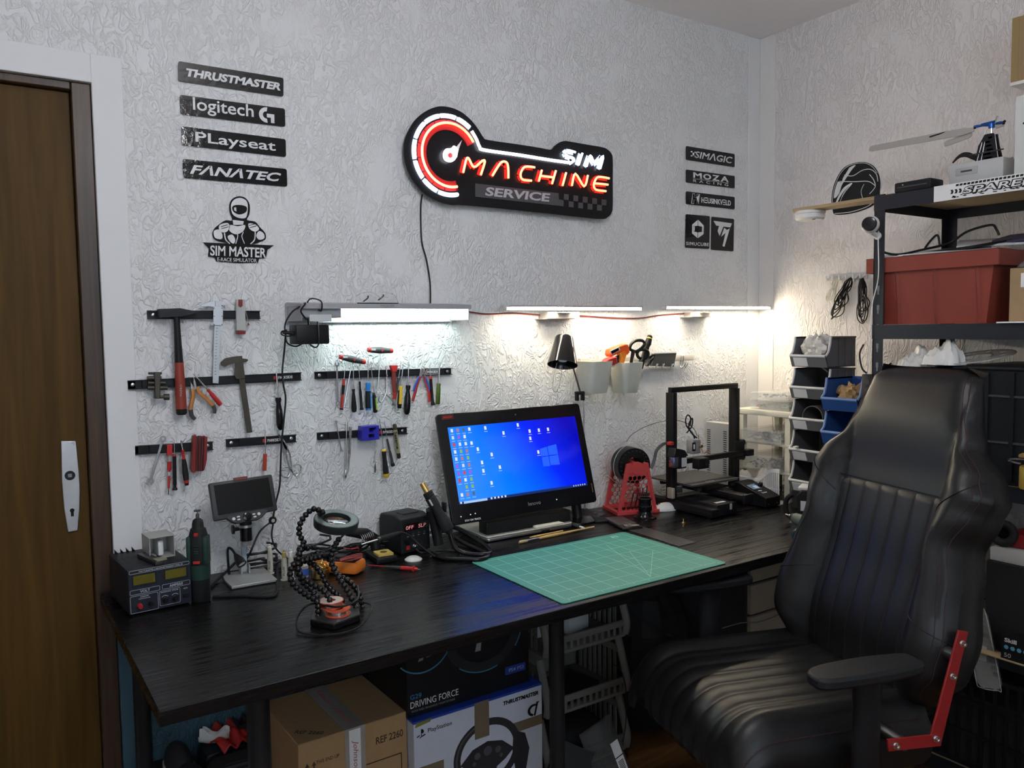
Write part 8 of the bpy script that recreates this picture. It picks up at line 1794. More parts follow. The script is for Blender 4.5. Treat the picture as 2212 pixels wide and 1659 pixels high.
# floor board: black openwork crate
z4 = ZT[4];t = thing('openwork_crate','black openwork crate on the lowest shelf','crate',(XS+0.2,1.1,z4))
for zz in (z4+0.004,z4+0.10,z4+0.20,z4+0.29): b = MB();b.bb((XS+0.01,YS0+0.05,zz-0.004),(XS+0.36,YS0+0.056,zz+0.008));b.bb((XS+0.01,YS1-0.09,zz-0.004),(XS+0.36,YS1-0.084,zz+0.008));b.bb((XS+0.01,YS0+0.056,zz-0.004),(XS+0.016,YS1-0.09,zz+0.008));pw('rail',b,CK,t)
for i in range(22): y = YS0+0.07+i*0.034;b = MB();b.bb((XS+0.011,y,z4),(XS+0.0155,y+0.009,z4+0.30));pw('slat',b,CK,t)
b = MB();b.bb((XS+0.02,YS0+0.06,z4+0.0005),(XS+0.35,YS1-0.095,z4+0.22));pw('contents',b,BLKM,t)
# ================================================================== desk chair
LEA = bpy.data.materials.new('black_leather');LEA.use_nodes = True
_n = LEA.node_tree.nodes;_l = LEA.node_tree.links;_b = _n['Principled BSDF']
_b.inputs['Base Color'].default_value = (0.0075,0.0075,0.0082,1);_b.inputs['Roughness'].default_value = 0.40;_b.inputs['Specular IOR Level'].default_value = 0.36
_t = _n.new('ShaderNodeTexCoord');_v = _n.new('ShaderNodeTexVoronoi');_v.inputs['Scale'].default_value = 420;_l.new(_t.outputs['Object'],_v.inputs['Vector'])
_p = _n.new('ShaderNodeBump');_p.inputs['Strength'].default_value = 0.12;_p.inputs['Distance'].default_value = 0.0008;_l.new(_v.outputs['Distance'],_p.inputs['Height']);_l.new(_p.outputs[0],_b.inputs['Normal'])
CHA = math.atan2(0.29,-0.957)
t = thing('desk_chair','black leather bucket-style desk chair with ribbed seat and a red side bracket','chair',(1.66,1.30,0),CHA)
CHM = Matrix.LocRotScale(t.location,t.rotation_euler,t.scale);CHI = CHM.inverted()
def chair_at(px,py,yl):
    """where a pixel's ray meets the plane y=yl of the chair's own frame"""
    o = CHI @ CAM;d = CHI.to_3x3() @ ray(px,py);return o+d*((yl-o.y)/d.y)
REC = R(14);SU = Vector((-math.sin(REC),0,math.cos(REC)));SF = Vector((math.cos(REC),0,math.sin(REC)))
B0 = Vector((-0.20,0.018,0.46))
def bp_(b_,s_,f): return B0+Vector((0,1,0))*b_+SU*s_+SF*f
def lerp_tab(tab,x):
    for (a,va),(c_,vc) in zip(tab,tab[1:]):
        if x <= c_:
            u = max(0,min(1,(x-a)/(c_-a)));u = u*u*(3-2*u);return va+(vc-va)*u
    return tab[-1][1]
WT = [(0.07,0.225),(0.11,0.262),(0.17,0.300),(0.24,0.305),(0.36,0.282),(0.46,0.260),(0.54,0.287),(0.585,0.300),(0.63,0.280),(0.70,0.218),(0.77,0.192),(0.85,0.178),(0.875,0.168),(0.893,0.142)]
def wback(s_): return lerp_tab(WT,s_)
def bol(s_): return lerp_tab([(0.07,0.5),(0.15,1.0),(0.48,1.0),(0.58,0.80),(0.74,0.08),(0.9,0.0)],s_)
def fdepth(b_,s_):
    w = wback(s_);a = abs(b_);pc = 0.172
    f = lerp_tab([(0.07,0.0),(0.20,0.018),(0.40,0.004),(0.60,0.0),(0.75,0.012),(0.9,0.0)],s_)
    if a > pc and w > pc:
        u = (a-pc)/(w-pc);f += bol(s_)*0.072*math.sin(math.pi*min(1,u*0.88))**0.8
    r = a/w;f -= 0.035*r**10
    if s_ > 0.84: f -= 0.05*((s_-0.84)/0.053)**3
    return f
NU,NV = 64,72
def srow(j): return 0.07+(0.893-0.07)*j/NV
vs = [];fs = []
for j in range(NV+1):
    s_ = srow(j);w = wback(s_)
    for i in range(NU+1):
        u = math.sin(math.pi/2*(2*i/NU-1));vs.append(bp_(u*w,s_,fdepth(u*w,s_)))
n1 = len(vs)
for j in range(NV+1):
    s_ = srow(j);w = wback(s_)*0.985
    for i in range(NU+1):
        u = math.sin(math.pi/2*(2*i/NU-1));th_ = lerp_tab([(0.07,0.075),(0.3,0.10),(0.6,0.10),(0.72,0.085),(0.893,0.075)],s_)
        f = -th_+0.030*abs(u)**6;
        if s_ > 0.84: f += 0.03*((s_-0.84)/0.053)**3
        vs.append(bp_(u*w,s_,f))
q_ = lambda j,i: j*(NU+1)+i
for j in range(NV):
    for i in range(NU):
        fs.append((q_(j,i),q_(j+1,i),q_(j+1,i+1),q_(j,i+1)));fs.append((n1+q_(j,i),n1+q_(j,i+1),n1+q_(j+1,i+1),n1+q_(j+1,i)))
    fs.append((q_(j,0),n1+q_(j,0),n1+q_(j+1,0),q_(j+1,0)));fs.append((q_(j,NU),q_(j+1,NU),n1+q_(j+1,NU),n1+q_(j,NU)))
for i in range(NU):
    fs.append((q_(0,i),q_(0,i+1),n1+q_(0,i+1),n1+q_(0,i)));fs.append((q_(NV,i),n1+q_(NV,i),n1+q_(NV,i+1),q_(NV,i+1)))
b = MB();b.add(vs,fs);part('backrest',b,LEA,t,smooth=62)
# ribbed centre panel
def ribs(y,p,a=0.0055): return a*abs(math.sin(math.pi*(y/p+0.5)))**0.45
PT = 0.568
def pan(u,v):
    s_ = 0.085+(PT-0.085)*v;b_ = (2*u-1)*0.178;e = min(1,min(1-abs(2*u-1),min(v,1-v)*2)*30)
    return bp_(b_,s_,fdepth(b_,s_)+0.0015*e-0.002*(1-e)+ribs(b_,0.0593,0.0032)*e)
b = MB();b.grid(lambda u,v: pan(u,v),120,40);part('ribbed_panel',b,LEA,t,smooth=80)
SEAM = mat('seam_dark_red',(0.035,0.010,0.012),0.6)
def seam(pts,r=0.0013,m=SEAM,name='seam',n=6):
    b = MB();b.tube(pts,r,n);part(name,b,m,t)
for sg_ in (-1,1):
    seam([bp_(sg_*(wback(s_)-0.012),s_,fdepth(wback(s_)-0.012,s_)+0.0012) for s_ in [0.09+0.78*i/60 for i in range(61)]])
    seam([bp_(sg_*(wback(s_)-0.022),s_,fdepth(wback(s_)-0.022,s_)+0.0012) for s_ in [0.09+0.78*i/60 for i in range(61)]],0.0009)
    seam([bp_(sg_*(0.178+(wback(0.52+0.11*i/14)-0.178)*i/14),0.52+0.11*i/14,fdepth(0.178+(wback(0.52+0.11*i/14)-0.178)*i/14,0.52+0.11*i/14)+0.001) for i in range(15)],0.0012,BLK,'bolster_seam')
    seam([bp_(sg_*(0.178+(wback(0.30-0.05*i/12)-0.178)*i/12),0.30-0.05*i/12,fdepth(0.178+(wback(0.30-0.05*i/12)-0.178)*i/12,0.30-0.05*i/12)+0.001) for i in range(13)],0.0010,BLK,'bolster_seam')
    b = MB()       # textured side patch on each bolster
    b.grid(lambda u,v: bp_(sg_*(wback(0.30+0.20*v)-0.052+0.036*u),0.30+0.20*v,fdepth(wback(0.30+0.20*v)-0.052+0.036*u,0.30+0.20*v)+0.0010),8,20)
    part('carbon_patch',b,mat('carbon_leather',(0.014,0.014,0.015),0.38,bump=0.5,bs=700),t,smooth=80)
seam([bp_(-0.178+0.356*i/20,PT,fdepth(-0.178+0.356*i/20,PT)+0.003) for i in range(21)],0.0014,BLK,'panel_seam')
# seat cushion
ZS = 0.548
def seat_z(x,y):
    z = ZS+0.006*(x/0.25)
    a = abs(y)
    if a > 0.165: u = (a-0.165)/0.105;z += 0.020*math.sin(math.pi*min(1,u*1.0))**0.8-0.045*max(0,u-0.45)**2/0.30
    return z
xs = [-0.235+0.40*i/26 for i in range(27)]
def spath(i,y):
    """point i along the seat from back to the rolled front"""
    rr = ribs(y,0.055)*(1 if abs(y) < 0.165 else 0)
    if i < 27: return Vector((xs[i],y,seat_z(xs[i],y)+rr))
    a = (i-26)/16*math.pi*0.56;z0 = seat_z(0.165,y)
    return Vector((0.165+(0.115+rr)*math.sin(a),y,z0-0.105+(0.105+rr)*math.cos(a)))
NP,NQ = 43,96
vs = [];fs = []
ysr = [-0.27+0.54*k_/NQ for k_ in range(NQ+1)]
for i in range(NP):
    for y in ysr: vs.append(spath(i,y))
for i in range(NP-1):
    for k_ in range(NQ): fs.append((i*(NQ+1)+k_,(i+1)*(NQ+1)+k_,(i+1)*(NQ+1)+k_+1,i*(NQ+1)+k_+1))
# skirt
rim = [i*(NQ+1) for i in range(NP)]+[(NP-1)*(NQ+1)+k_ for k_ in range(1,NQ+1)]+[i*(NQ+1)+NQ for i in range(NP-2,-1,-1)]+[k_ for k_ in range(NQ-1,0,-1)]
base_n = len(vs);m_ = len(rim);prev = rim
for lv,(ex,zz) in enumerate(((1.012,0.50),(1.02,0.465),(1.0,0.425),(0.96,0.405))):
    cur = []
    for r_ in rim:
        v = vs[r_];z = min(v.z-0.002*(lv+1),zz);cur.append(len(vs));vs.append(Vector((v.x*ex if v.x < 0.2 else v.x*(1.0-0.012*lv),v.y*ex,z)))
    for k_ in range(m_): k2 = (k_+1) % m_;fs.append((prev[k_],cur[k_],cur[k2],prev[k2]))
    prev = cur
fs.append(tuple(prev))
b = MB();b.add(vs,fs);part('seat',b,LEA,t,smooth=75)
for sg_ in (-1,1): seam([Vector((p.x,p.y+sg_*0.001,p.z+0.001)) for p in [spath(i,sg_*0.262) for i in range(2,40)]],0.0016,SEAM,'seat_seam')
# arms
def arm(sg_):
    y = sg_*0.325
    P = [(p_[0]-0.032,p_[1]) for p_ in [(0.165,0.030),(0.172,0.012),(0.165,-0.020),(0.12,-0.040),(0.02,-0.046),(-0.06,-0.040),(-0.10,-0.030),(-0.105,0.0),(-0.10,0.028),(-0.05,0.040),(0.04,0.044),(0.13,0.040)]]
    P = [(v.x,v.y) for v in spl([(p[0],y+p[1],0) for p in P],4,True)]
    b = MB();b.slab(P,0.672,0.698);part('armrest_pad',b,mat('armrest_black',(0.012,0.013,0.015),0.5,bump=0.08,bs=500),t,bevel=0.007)
    b = MB();b.lathe([(0.042,0.668),(0.036,0.655),(0.033,0.60),(0.034,0.40),(0.030,0.37)],T(-0.005,y,0) @ Matrix.Diagonal((1.0,0.62,1,1)),24);part('arm_post',b,BLK,t)
    b = MB();b.box((-0.005,sg_*0.22,0.375),(0.07,0.24,0.022),0.004);part('arm_bracket',b,BLK,t)
arm(1);arm(-1)
# red side brackets with bolts
REDB = mat('bracket_red',(0.27,0.010,0.010),0.5)
yb_ = 0.345
pts = [chair_at(*p,yb_) for p in [(2072,1362),(2092,1366),(2032,1612),(1920,1624),(1918,1598),(2012,1588)]]
for sg_ in (1,):
    y = sg_*yb_;b = MB();b.prism([(p.x,p.z) for p in pts],min(y,y-sg_*0.005),max(y,y-sg_*0.005));part('red_bracket',b,REDB,t,bevel=0.0008)
    if sg_ > 0:
        for p in ((2081,1391),(2060,1462),(2024,1597),(1937,1612)):
            c_ = chair_at(*p,yb_+0.004);b = MB();b.lathe([(0.008,0),(0.008,0.002),(0.0055,0.002),(0.0055,0.009),(0.003,0.009),(0.003,0.006),(0,0.006)],T(c_.x,yb_,c_.z) @ RX(-90),16);part('bolt',b,CHROME,t)
    b = MB();c_ = chair_at(1960,1612,yb_);b.cyl((c_.x,sg_*0.24,c_.z),(c_.x,sg_*(yb_-0.005),c_.z),0.014,n=14);part('bracket_spacer',b,DSTEEL,t);b = MB();c2 = chair_at(2070,1420,yb_);b.cyl((c2.x,sg_*0.22,c2.z),(c2.x,sg_*(yb_-0.005),c2.z),0.014,n=14);part('bracket_spacer',b,DSTEEL,t)
# mechanism, gas lift, star base, casters
b = MB();b.box((-0.01,0,0.385),(0.24,0.20,0.045),0.006);part('tilt_mechanism',b,BLK,t)
b = MB();b.cyl((-0.01,0,0.12),(-0.01,0,0.37),0.026,n=20);part('gas_lift',b,BLK,t)
b = MB();b.lathe([(0,0.075),(0.05,0.075),(0.05,0.13),(0.03,0.14),(0,0.14)],T(-0.01,0,0),24);part('base_hub',b,BLK,t)
for i in range(5):
    a = 2*math.pi*i/5+0.5;dx,dy = math.cos(a),math.sin(a)
    b = MB();b.tube([(-0.01+dx*0.04,dy*0.04,0.11),(-0.01+dx*0.18,dy*0.18,0.095),(-0.01+dx*0.30,dy*0.30,0.072)],[0.028,0.023,0.016],12);part('base_leg',b,BLK,t)
    cx,cy = -0.01+dx*0.30,dy*0.30
    b = MB();A_ = frame((cx,cy,0.030),(-dy,dx,0));b.lathe([(0.012,-0.024),(0.030,-0.022),(0.030,-0.005),(0.012,-0.004),(0.012,0.004),(0.030,0.005),(0.030,0.022),(0.012,0.024)],A_,20);part('caster',b,BLK,t)
    b = MB();b.cyl((cx,cy,0.045),(cx,cy,0.075),0.008,n=10);part('caster_stem',b,STEEL,t)
for k_ in range(-3,4):      # stitched lines between the back channels
    y = (k_+0.5 if False else k_)*0.0593+0.02965
    if abs(y) < 0.17: seam([bp_(y,s_,fdepth(y,s_)+0.0018) for s_ in [0.10+0.455*i/40 for i in range(41)]],0.0008,SEAM,'rib_stitch')
# ================================================================== under the desk
# ---- cardboard box REF 2260
bx0,bx1,by0,by1,bzt = 0.626,0.930,1.934,2.225,0.398
t = thing('cardboard_box','taped brown cardboard box lettered REF 2260 under the desk','cardboard box',((bx0+bx1)/2,(by0+by1)/2,0),R(1))
w,d,h = bx1-bx0,by1-by0,bzt
b = MB();b.bb((-w/2,-d/2,0),(w/2,d/2,h));part('box',b,mat('box_brown',(0.40,0.25,0.12),0.8,var=0.08,bump=0.1,bs=60),t,bevel=0.002)
TAPE = mat('clear_tape',(0.45,0.40,0.36),0.2,alpha=0.75)
b = MB();b.bb((-0.028,-d/2,h+0.0004),(0.030,d/2,h+0.001));part('tape',b,TAPE,t)
b = MB();b.bb((-0.028,-d/2-0.001,h-0.12),(0.030,-d/2-0.0004,h+0.001));part('tape',b,TAPE,t)
b = MB();b.bb((-0.016,-d/2-0.0016,h-0.125),(0.016,-d/2-0.0009,h-0.004));part('tape_strip',b,WHITEM,t)
INK = mat('brown_ink',(0.07,0.035,0.02),0.7);PINK = mat('pink_ink',(0.50,0.08,0.09),0.6)
b = MB();b.text('Johnson',0.085,0.018,0.0004,0.3,0.0,T(0.0,-d/2-0.0016,h-0.075) @ RY(90));part('lettering',b,PINK,t)
b = MB();b.text('Johnson',0.11,0.018,0.0004,0.3,0.0,T(0.0,-0.06,h+0.001) @ RX(-90) @ RY(90));part('lettering',b,PINK,t)
b = MB();b.text('Johnson',0.11,0.018,0.0004,0.3,0.0,T(0.0,0.07,h+0.001) @ RX(-90) @ RY(90));part('lettering',b,PINK,t)
b = MB();b.text('REF 2260',0.080,0.020,0.0004,0,0.015,T(0.100,-d/2-0.0001,h-0.055));part('lettering',b,INK,t)
b = MB();b.text('REF 2260',0.075,0.016,0.0004,0,0.015,T(-0.105,-0.10,h+0.0002) @ RX(-90) @ RZ(0) @ RY(40));part('lettering',b,INK,t)
b = MB();b.text('THIS END UP',0.062,0.009,0.0004,0,0.01,T(-0.075,-d/2-0.0001,h-0.060));part('lettering',b,INK,t)
b = MB()
for x in (-0.130,-0.112): b.bb((x-0.0018,-d/2-0.0006,h-0.085),(x+0.0018,-d/2,h-0.065));b.prism([(x-0.006,h-0.066),(x+0.006,h-0.066),(x,h-0.055)],-d/2-0.0006,-d/2)
b.bb((-0.138,-d/2-0.0006,h-0.090),(-0.104,-d/2,h-0.0885));part('up_arrows',b,INK,t)
b = MB();b.bb((0.03,-d/2-0.0006,h-0.112),(0.135,-d/2,h-0.109));b.bb((0.132,-d/2-0.0006,h-0.25),(0.135,-d/2,h-0.112));part('panel_line',b,INK,t)
# ---- white wheel box
x0 = on_y(893,1558,1.90).x;x1 = on_y(1170,1478,1.90).x;zt_ = (on_y(893,1558,1.90).z+on_y(1170,1478,1.90).z)/2
t = thing('racing_wheel_box','white and blue racing wheel box lettered THRUSTMASTER and PlayStation','product box',((x0+x1)/2,1.90,0),R(0))
w,h,d = x1-x0,zt_,0.30
BW = mat('box_white',(0.62,0.66,0.76),0.4);BBL = mat('box_royal_blue',(0.02,0.06,0.40),0.4)
b = MB();b.bb((-w/2,0,0),(w/2,d,h));part('box',b,[BW],t,bevel=0.001)
b = MB();b.bb((-w/2-0.0004,-0.0006,h-0.006),(w/2+0.0004,d,h+0.0006));part('blue_top',b,BBL,t)
BRT = mat('brown_tape',(0.22,0.17,0.11),0.3,alpha=0.9)
b = MB();b.bb((-0.022,-0.0014,h-0.105),(0.026,-0.0007,h+0.0012));part('tape',b,BRT,t)
b = MB();b.bb((-w/2,-0.0014,0.08),(w/2,-0.0007,0.118),M=RY(-2));part('tape_across',b,BRT,t) if False else None
b = MB();b.text('THRUSTMASTER',0.125,0.012,0.0005,0.2,0.045,T(w/2-0.075,-0.0005,h-0.026));part('lettering',b,PRINTK,t)
b = MB();b.text('PlayStation',0.075,0.015,0.0005,0,0.0,T(-w/2+0.080,-0.0005,h-0.035));part('lettering',b,PRINTK,t)
b = MB();b.prism([(0,0),(0.004,0.0015),(0.004,0.022),(0.010,0.020),(0.013,0.014),(0.010,0.009),(0.006,0.010),(0.006,0.001),(0.0,-0.003)],-0.0007,0,M=T(-w/2+0.018,0,h-0.046));b.prism([(-0.008,0.001),(0.0,0.004),(0.0,0.007),(-0.010,0.003)],-0.0007,0,M=T(-w/2+0.018,0,h-0.046));b.prism([(0.006,0.003),(0.016,0.006),(0.018,0.003),(0.006,0.0)],-0.0007,0,M=T(-w/2+0.018,0,h-0.046));part('emblem',b,PRINTK,t)
b = MB();b.prism(ell(0,0,0.022,0.018,60,260,12)+ell(0.002,0,0.015,0.012,260,60,12),-0.0007,0,M=T(w/2-0.030,0,h-0.075));b.prism([(0.0,-0.018),(0.006,-0.018),(0.016,0.018),(0.022,0.022),(0.010,0.022),(0.008,0.012)],-0.0007,0,M=T(w/2-0.030,0,h-0.075));part('emblem',b,PRINTK,t)
GK = mat('print_dark_grey',(0.03,0.03,0.035),0.5);GK2 = mat('print_grey',(0.10,0.10,0.11),0.5)
wc = (0.02,h-0.155)
b = MB();b.curve2d([ell(wc[0],wc[1],0.112,0.100,0,355,40),ell(wc[0],wc[1],0.090,0.079,0,355,40)],0.0008);part('printed_wheel_rim',b,GK,t)
b = MB();b.curve2d([ell(wc[0],wc[1],0.105,0.094,100,200,20)+ell(wc[0],wc[1],0.100,0.089,200,100,20)],0.0011);part('printed_rim_glint',b,GK2,t)
b = MB();b.prism([(wc[0]+p[0],wc[1]+p[1]) for p in [(-0.09,-0.012),(-0.05,0.022),(0.0,0.034),(0.05,0.022),(0.09,-0.012),(0.06,-0.035),(0.03,-0.05),(0.02,-0.09),(-0.02,-0.09),(-0.03,-0.05),(-0.06,-0.035)]],-0.0009,0);part('printed_hub',b,GK,t)
b = MB();b.prism([(wc[0]+p[0],wc[1]+p[1]) for p in [(0.09,0.04),(0.13,0.02),(0.145,-0.03),(0.13,-0.10),(0.10,-0.12),(0.085,-0.02)]],-0.0006,0);part('printed_base',b,GK,t)
for px_,pz_,r_ in ((-0.035,0.0,0.010),(0.0,0.006,0.014),(0.035,0.0,0.010),(-0.045,-0.02,0.006),(0.045,-0.02,0.006)): b = MB();b.prism(ell(wc[0]+px_,wc[1]+pz_,r_,r_,0,345,16),-0.0012,0);part('printed_button',b,GK2,t)
b = MB();b.bb((w/2-0.034,-0.0007,h-0.285),(w/2-0.008,0,h-0.260));part('blue_mark',b,BBL,t)
for a,c_ in (((-w/2,h-0.165),(-w/2+0.09,h-0.130)),((w/2-0.11,h-0.125),(w/2,h-0.095))): b = MB();b.bb((a[0],-0.0004,a[1]),(c_[0],0,c_[1]));part('brown_tape',b,BRT,t)
b = MB();b.prism([(-w/2+0.004,h-0.016),(-w/2+0.05,h-0.010),(-w/2+0.055,h-0.002),(-w/2+0.008,h-0.004)],-0.0012,-0.0004);part('lime_sticker',b,mat('lime_sticker',(0.22,0.22,0.03),0.5),t)
# ---- black wheel box on top of it
y_ = 1.926;x0 = on_y(880,1530,y_).x;x1 = on_y(1143,1470,y_).x;z0 = zt_+0.0015
t = thing('black_wheel_box','black racing wheel box lettered G29 DRIVING FORCE stacked on the white one','product box',((x0+x1)/2,y_,z0))
w,h,d = x1-x0,0.29,0.26
b = MB();b.bb((-w/2,0,0),(w/2,d,h));part('box',b,mat('box_ink_black',(0.010,0.011,0.014),0.35),t,bevel=0.001)
b = MB();b.text('G29',0.034,0.013,0.0005,0,0.0,T(-w/2+0.026,-0.0002,0.056));part('lettering',b,mat('cyan_ink',(0.03,0.22,0.55),0.5),t)
b = MB();b.text('DRIVING FORCE',0.150,0.018,0.0005,0,0.0,T(-w/2+0.084,-0.0002,0.034));part('lettering',b,PRINTW,t)
b = MB();b.text('RACING WHEEL / RENNLENKRAD / VOLANT DE COURSE',0.135,0.0055,0.0005,0,0.0,T(-w/2+0.080,-0.0002,0.016));part('lettering',b,GREY,t)
b = MB();b.prism([(w/2-0.085+p[0],0.040+p[1]) for p in rrect(0.072,0.024,0.003)],-0.0006,0);part('badge',b,mat('badge_blue',(0.02,0.05,0.30),0.4),t)
b = MB();b.text('PS4 PS3',0.052,0.010,0.0005,0,0.0,T(w/2-0.046,-0.0006,0.052));part('lettering',b,mat('pale_blue_ink',(0.40,0.48,0.70),0.5),t)
wc = (0.045,0.190);GB2 = mat('print_black_gloss',(0.022,0.024,0.028),0.3);CYG = mat('cyan_glint',(0.05,0.22,0.36),0.4)
b = MB();b.curve2d([ell(wc[0],wc[1],0.128,0.118,0,355,48),ell(wc[0],wc[1],0.100,0.090,0,355,48)],0.0007);part('printed_wheel_rim',b,GB2,t)
b = MB();b.curve2d([ell(wc[0],wc[1],0.130,0.120,230,290,20)+ell(wc[0],wc[1],0.127,0.117,290,230,20)],0.0010);b.curve2d([ell(wc[0],wc[1],0.132,0.121,325,372,16)+ell(wc[0],wc[1],0.128,0.118,372,325,16)],0.0010);part('printed_rim_glint',b,CYG,t)
b = MB();b.prism([(wc[0]+p[0],wc[1]+p[1]) for p in [(-0.10,0.02),(-0.02,0.045),(0.06,0.045),(0.10,0.02),(0.05,-0.02),(0.0,-0.035),(-0.04,-0.02)]],-0.0008,0);part('printed_hub',b,GB2,t)
b = MB();b.prism([(wc[0]-0.03,wc[1]-0.055),(wc[0]-0.012,wc[1]-0.055),(wc[0]-0.008,wc[1]-0.02),(wc[0]-0.022,wc[1]-0.02)],-0.0010,0);part('printed_spoke',b,GREY,t)
b = MB();b.prism(ell(wc[0]+0.015,wc[1]-0.018,0.014,0.014,0,345,18),-0.0012,0);part('printed_red_dial',b,mat('red_dial',(0.25,0.05,0.03),0.5),t)
for px_,pz_ in ((-0.050,0.0),(-0.058,-0.012),(0.030,0.018),(0.038,0.0),(0.05,-0.022)): b = MB();b.prism(ell(wc[0]+px_,wc[1]+pz_,0.007,0.006,0,345,12),-0.0012,0);part('printed_button',b,mat('pale_button',(0.20,0.30,0.36),0.4),t)
b = MB();b.curve2d([ell(-w/2+0.05,0.20,0.09,0.085,220,330,20)+ell(-w/2+0.05,0.20,0.087,0.081,330,220,20)],0.0008);part('printed_rim_glint',b,CYG,t)
for i in range(3): b = MB();b.prism([(-w/2+0.035+i*0.025,0.150+i*0.006),(-w/2+0.050+i*0.025,0.152+i*0.006),(-w/2+0.054+i*0.025,0.172+i*0.006),(-w/2+0.044+i*0.025,0.170+i*0.006)],-0.0010,0);part('printed_pedal',b,GREY,t)
# ---- black grille case behind the left leg
t = thing('ventilator_case','black rounded case with grille and chrome latch under the desk corner','case',(0.598,2.30,0))
b = MB();b.bb((-0.125,-0.042,0),(0.125,0.07,0.275),0.025);part('body',b,mat('case_blueblack',(0.014,0.018,0.024),0.4),t)
b = MB();b.curve2d([[(p[0]-0.128,p[1]) for p in rrect(0.256,0.270,0.04,6)],[(p[0]-0.100,p[1]+0.028) for p in rrect(0.200,0.214,0.03,6)]],0.02,T(0,-0.042,0));part('front_frame',b,BLK,t)
for i in range(12): b = MB();b.bb((-0.098,-0.048,0.036+i*0.0165),(0.098,-0.044,0.045+i*0.0165));part('grille_bar',b,DGREY,t)
b = MB();b.box((-0.01,0.0,0.279),(0.075,0.05,0.008),0.002);part('latch',b,BLKG,t)
b = MB();b.tube([(-0.04,-0.02,0.285),(-0.025,-0.030,0.287),(0.03,-0.030,0.287)],0.0025,6);part('chrome_edge',b,CHROME,t)
def cloth(name,label,c_,sx_,sy_,m,seed,rz=0,h=0.02):
    r0 = random.Random(seed);p = [r0.uniform(0,6) for _ in range(4)]
    b = MB()
    def f(u,v): return (sx_*(u-0.5),sy_*(v-0.5),0.012+h*(0.5+0.5*math.sin(u*9+p[0]+v*3))*(0.5+0.5*math.sin(v*8+p[1]))+0.4*h*math.sin(u*17+p[2]))
    b.grid(f,22,18);b.grid(lambda u,v: (f(u,v)[0],f(u,v)[1],f(u,v)[2]-0.006),22,18)
    n_ = len(b.f)//2
    for k_ in range(n_,2*n_): b.f[k_] = tuple(reversed(b.f[k_]))
    W1 = 23;off = W1*19
    ed = [j for j in range(22)]
    for j in range(22): b.f.append((j,j+off,j+1+off,j+1));b.mi.append(0);q = 18*W1;b.f.append((q+j+1,q+j+1+off,q+j+off,q+j));b.mi.append(0)
    for j in range(18): b.f.append((j*W1,(j+1)*W1,(j+1)*W1+off,j*W1+off));b.mi.append(0);q = 22;b.f.append(((j+1)*W1+q,j*W1+q,j*W1+q+off,(j+1)*W1+q+off));b.mi.append(0)
    return single(name,b,m,label,'cloth',c_,rz,group='folded clothes under the desk',smooth=80)
cl = [('folded_cloth','folded red cloth on the black case',(0.55,2.31,0.276),0.10,0.13,RED,1,0.3),('folded_cloth','folded black cloth with white border on the black case',(0.62,2.31,0.284),0.07,0.11,BLKM,2,0.2),('folded_cloth','folded blue cloth on the black case',(0.675,2.31,0.276),0.09,0.11,BLUE,3,0.5),('folded_cloth','white cloth strip on the black case',(0.515,2.31,0.284),0.035,0.08,WHITE,4,1.0)]
for c_ in cl: cloth(*c_)
# shoes beside the case
for i,(x,y,z,rz,lab) in enumerate(((0.418,2.21,0.2445,8,'dark sneaker with pale sole, upper of two at the desk end'),(0.414,2.20,0.1415,5,'dark sneaker with pale sole, lower of two at the desk end'))):
    t = thing('sneaker',lab,'shoe',(x,y,z),R(rz),'sneakers on the floor rack')
    P = [(v.x,v.y) for v in spl([(-0.03,-0.12,0),(0.0,-0.14,0),(0.035,-0.11,0),(0.038,0.0,0),(0.03,0.11,0),(0.0,0.13,0),(-0.03,0.10,0),(-0.032,0.0,0)],5,True)]
    b = MB();b.slab(P,0,0.022);part('sole',b,mat('sole_cream',(0.45,0.43,0.36),0.6),t,bevel=0.004)
    b = MB();b.sph((0,-0.05,0.022),1,18,(0.034,0.085,0.035));b.sph((0,0.06,0.022),1,18,(0.033,0.068,0.060));b.v = [Vector((v.x,v.y,max(v.z,0.020))) for v in b.v];part('upper',b,BLKM,t,smooth=60)
b = MB();b.bb((0.36,2.06,0.235),(0.455,2.37,0.243));b.bb((0.36,2.06,0.132),(0.455,2.37,0.140));b.bb((0.36,2.36,0),(0.455,2.37,0.235));b.bb((0.36,2.06,0),(0.366,2.36,0.132));b.bb((0.36,2.06,0.140),(0.366,2.36,0.235))
single('shoe_rack',b,BLKM,'low dark shoe rack at the desk end','rack',(0.4,2.2,0),world=True)
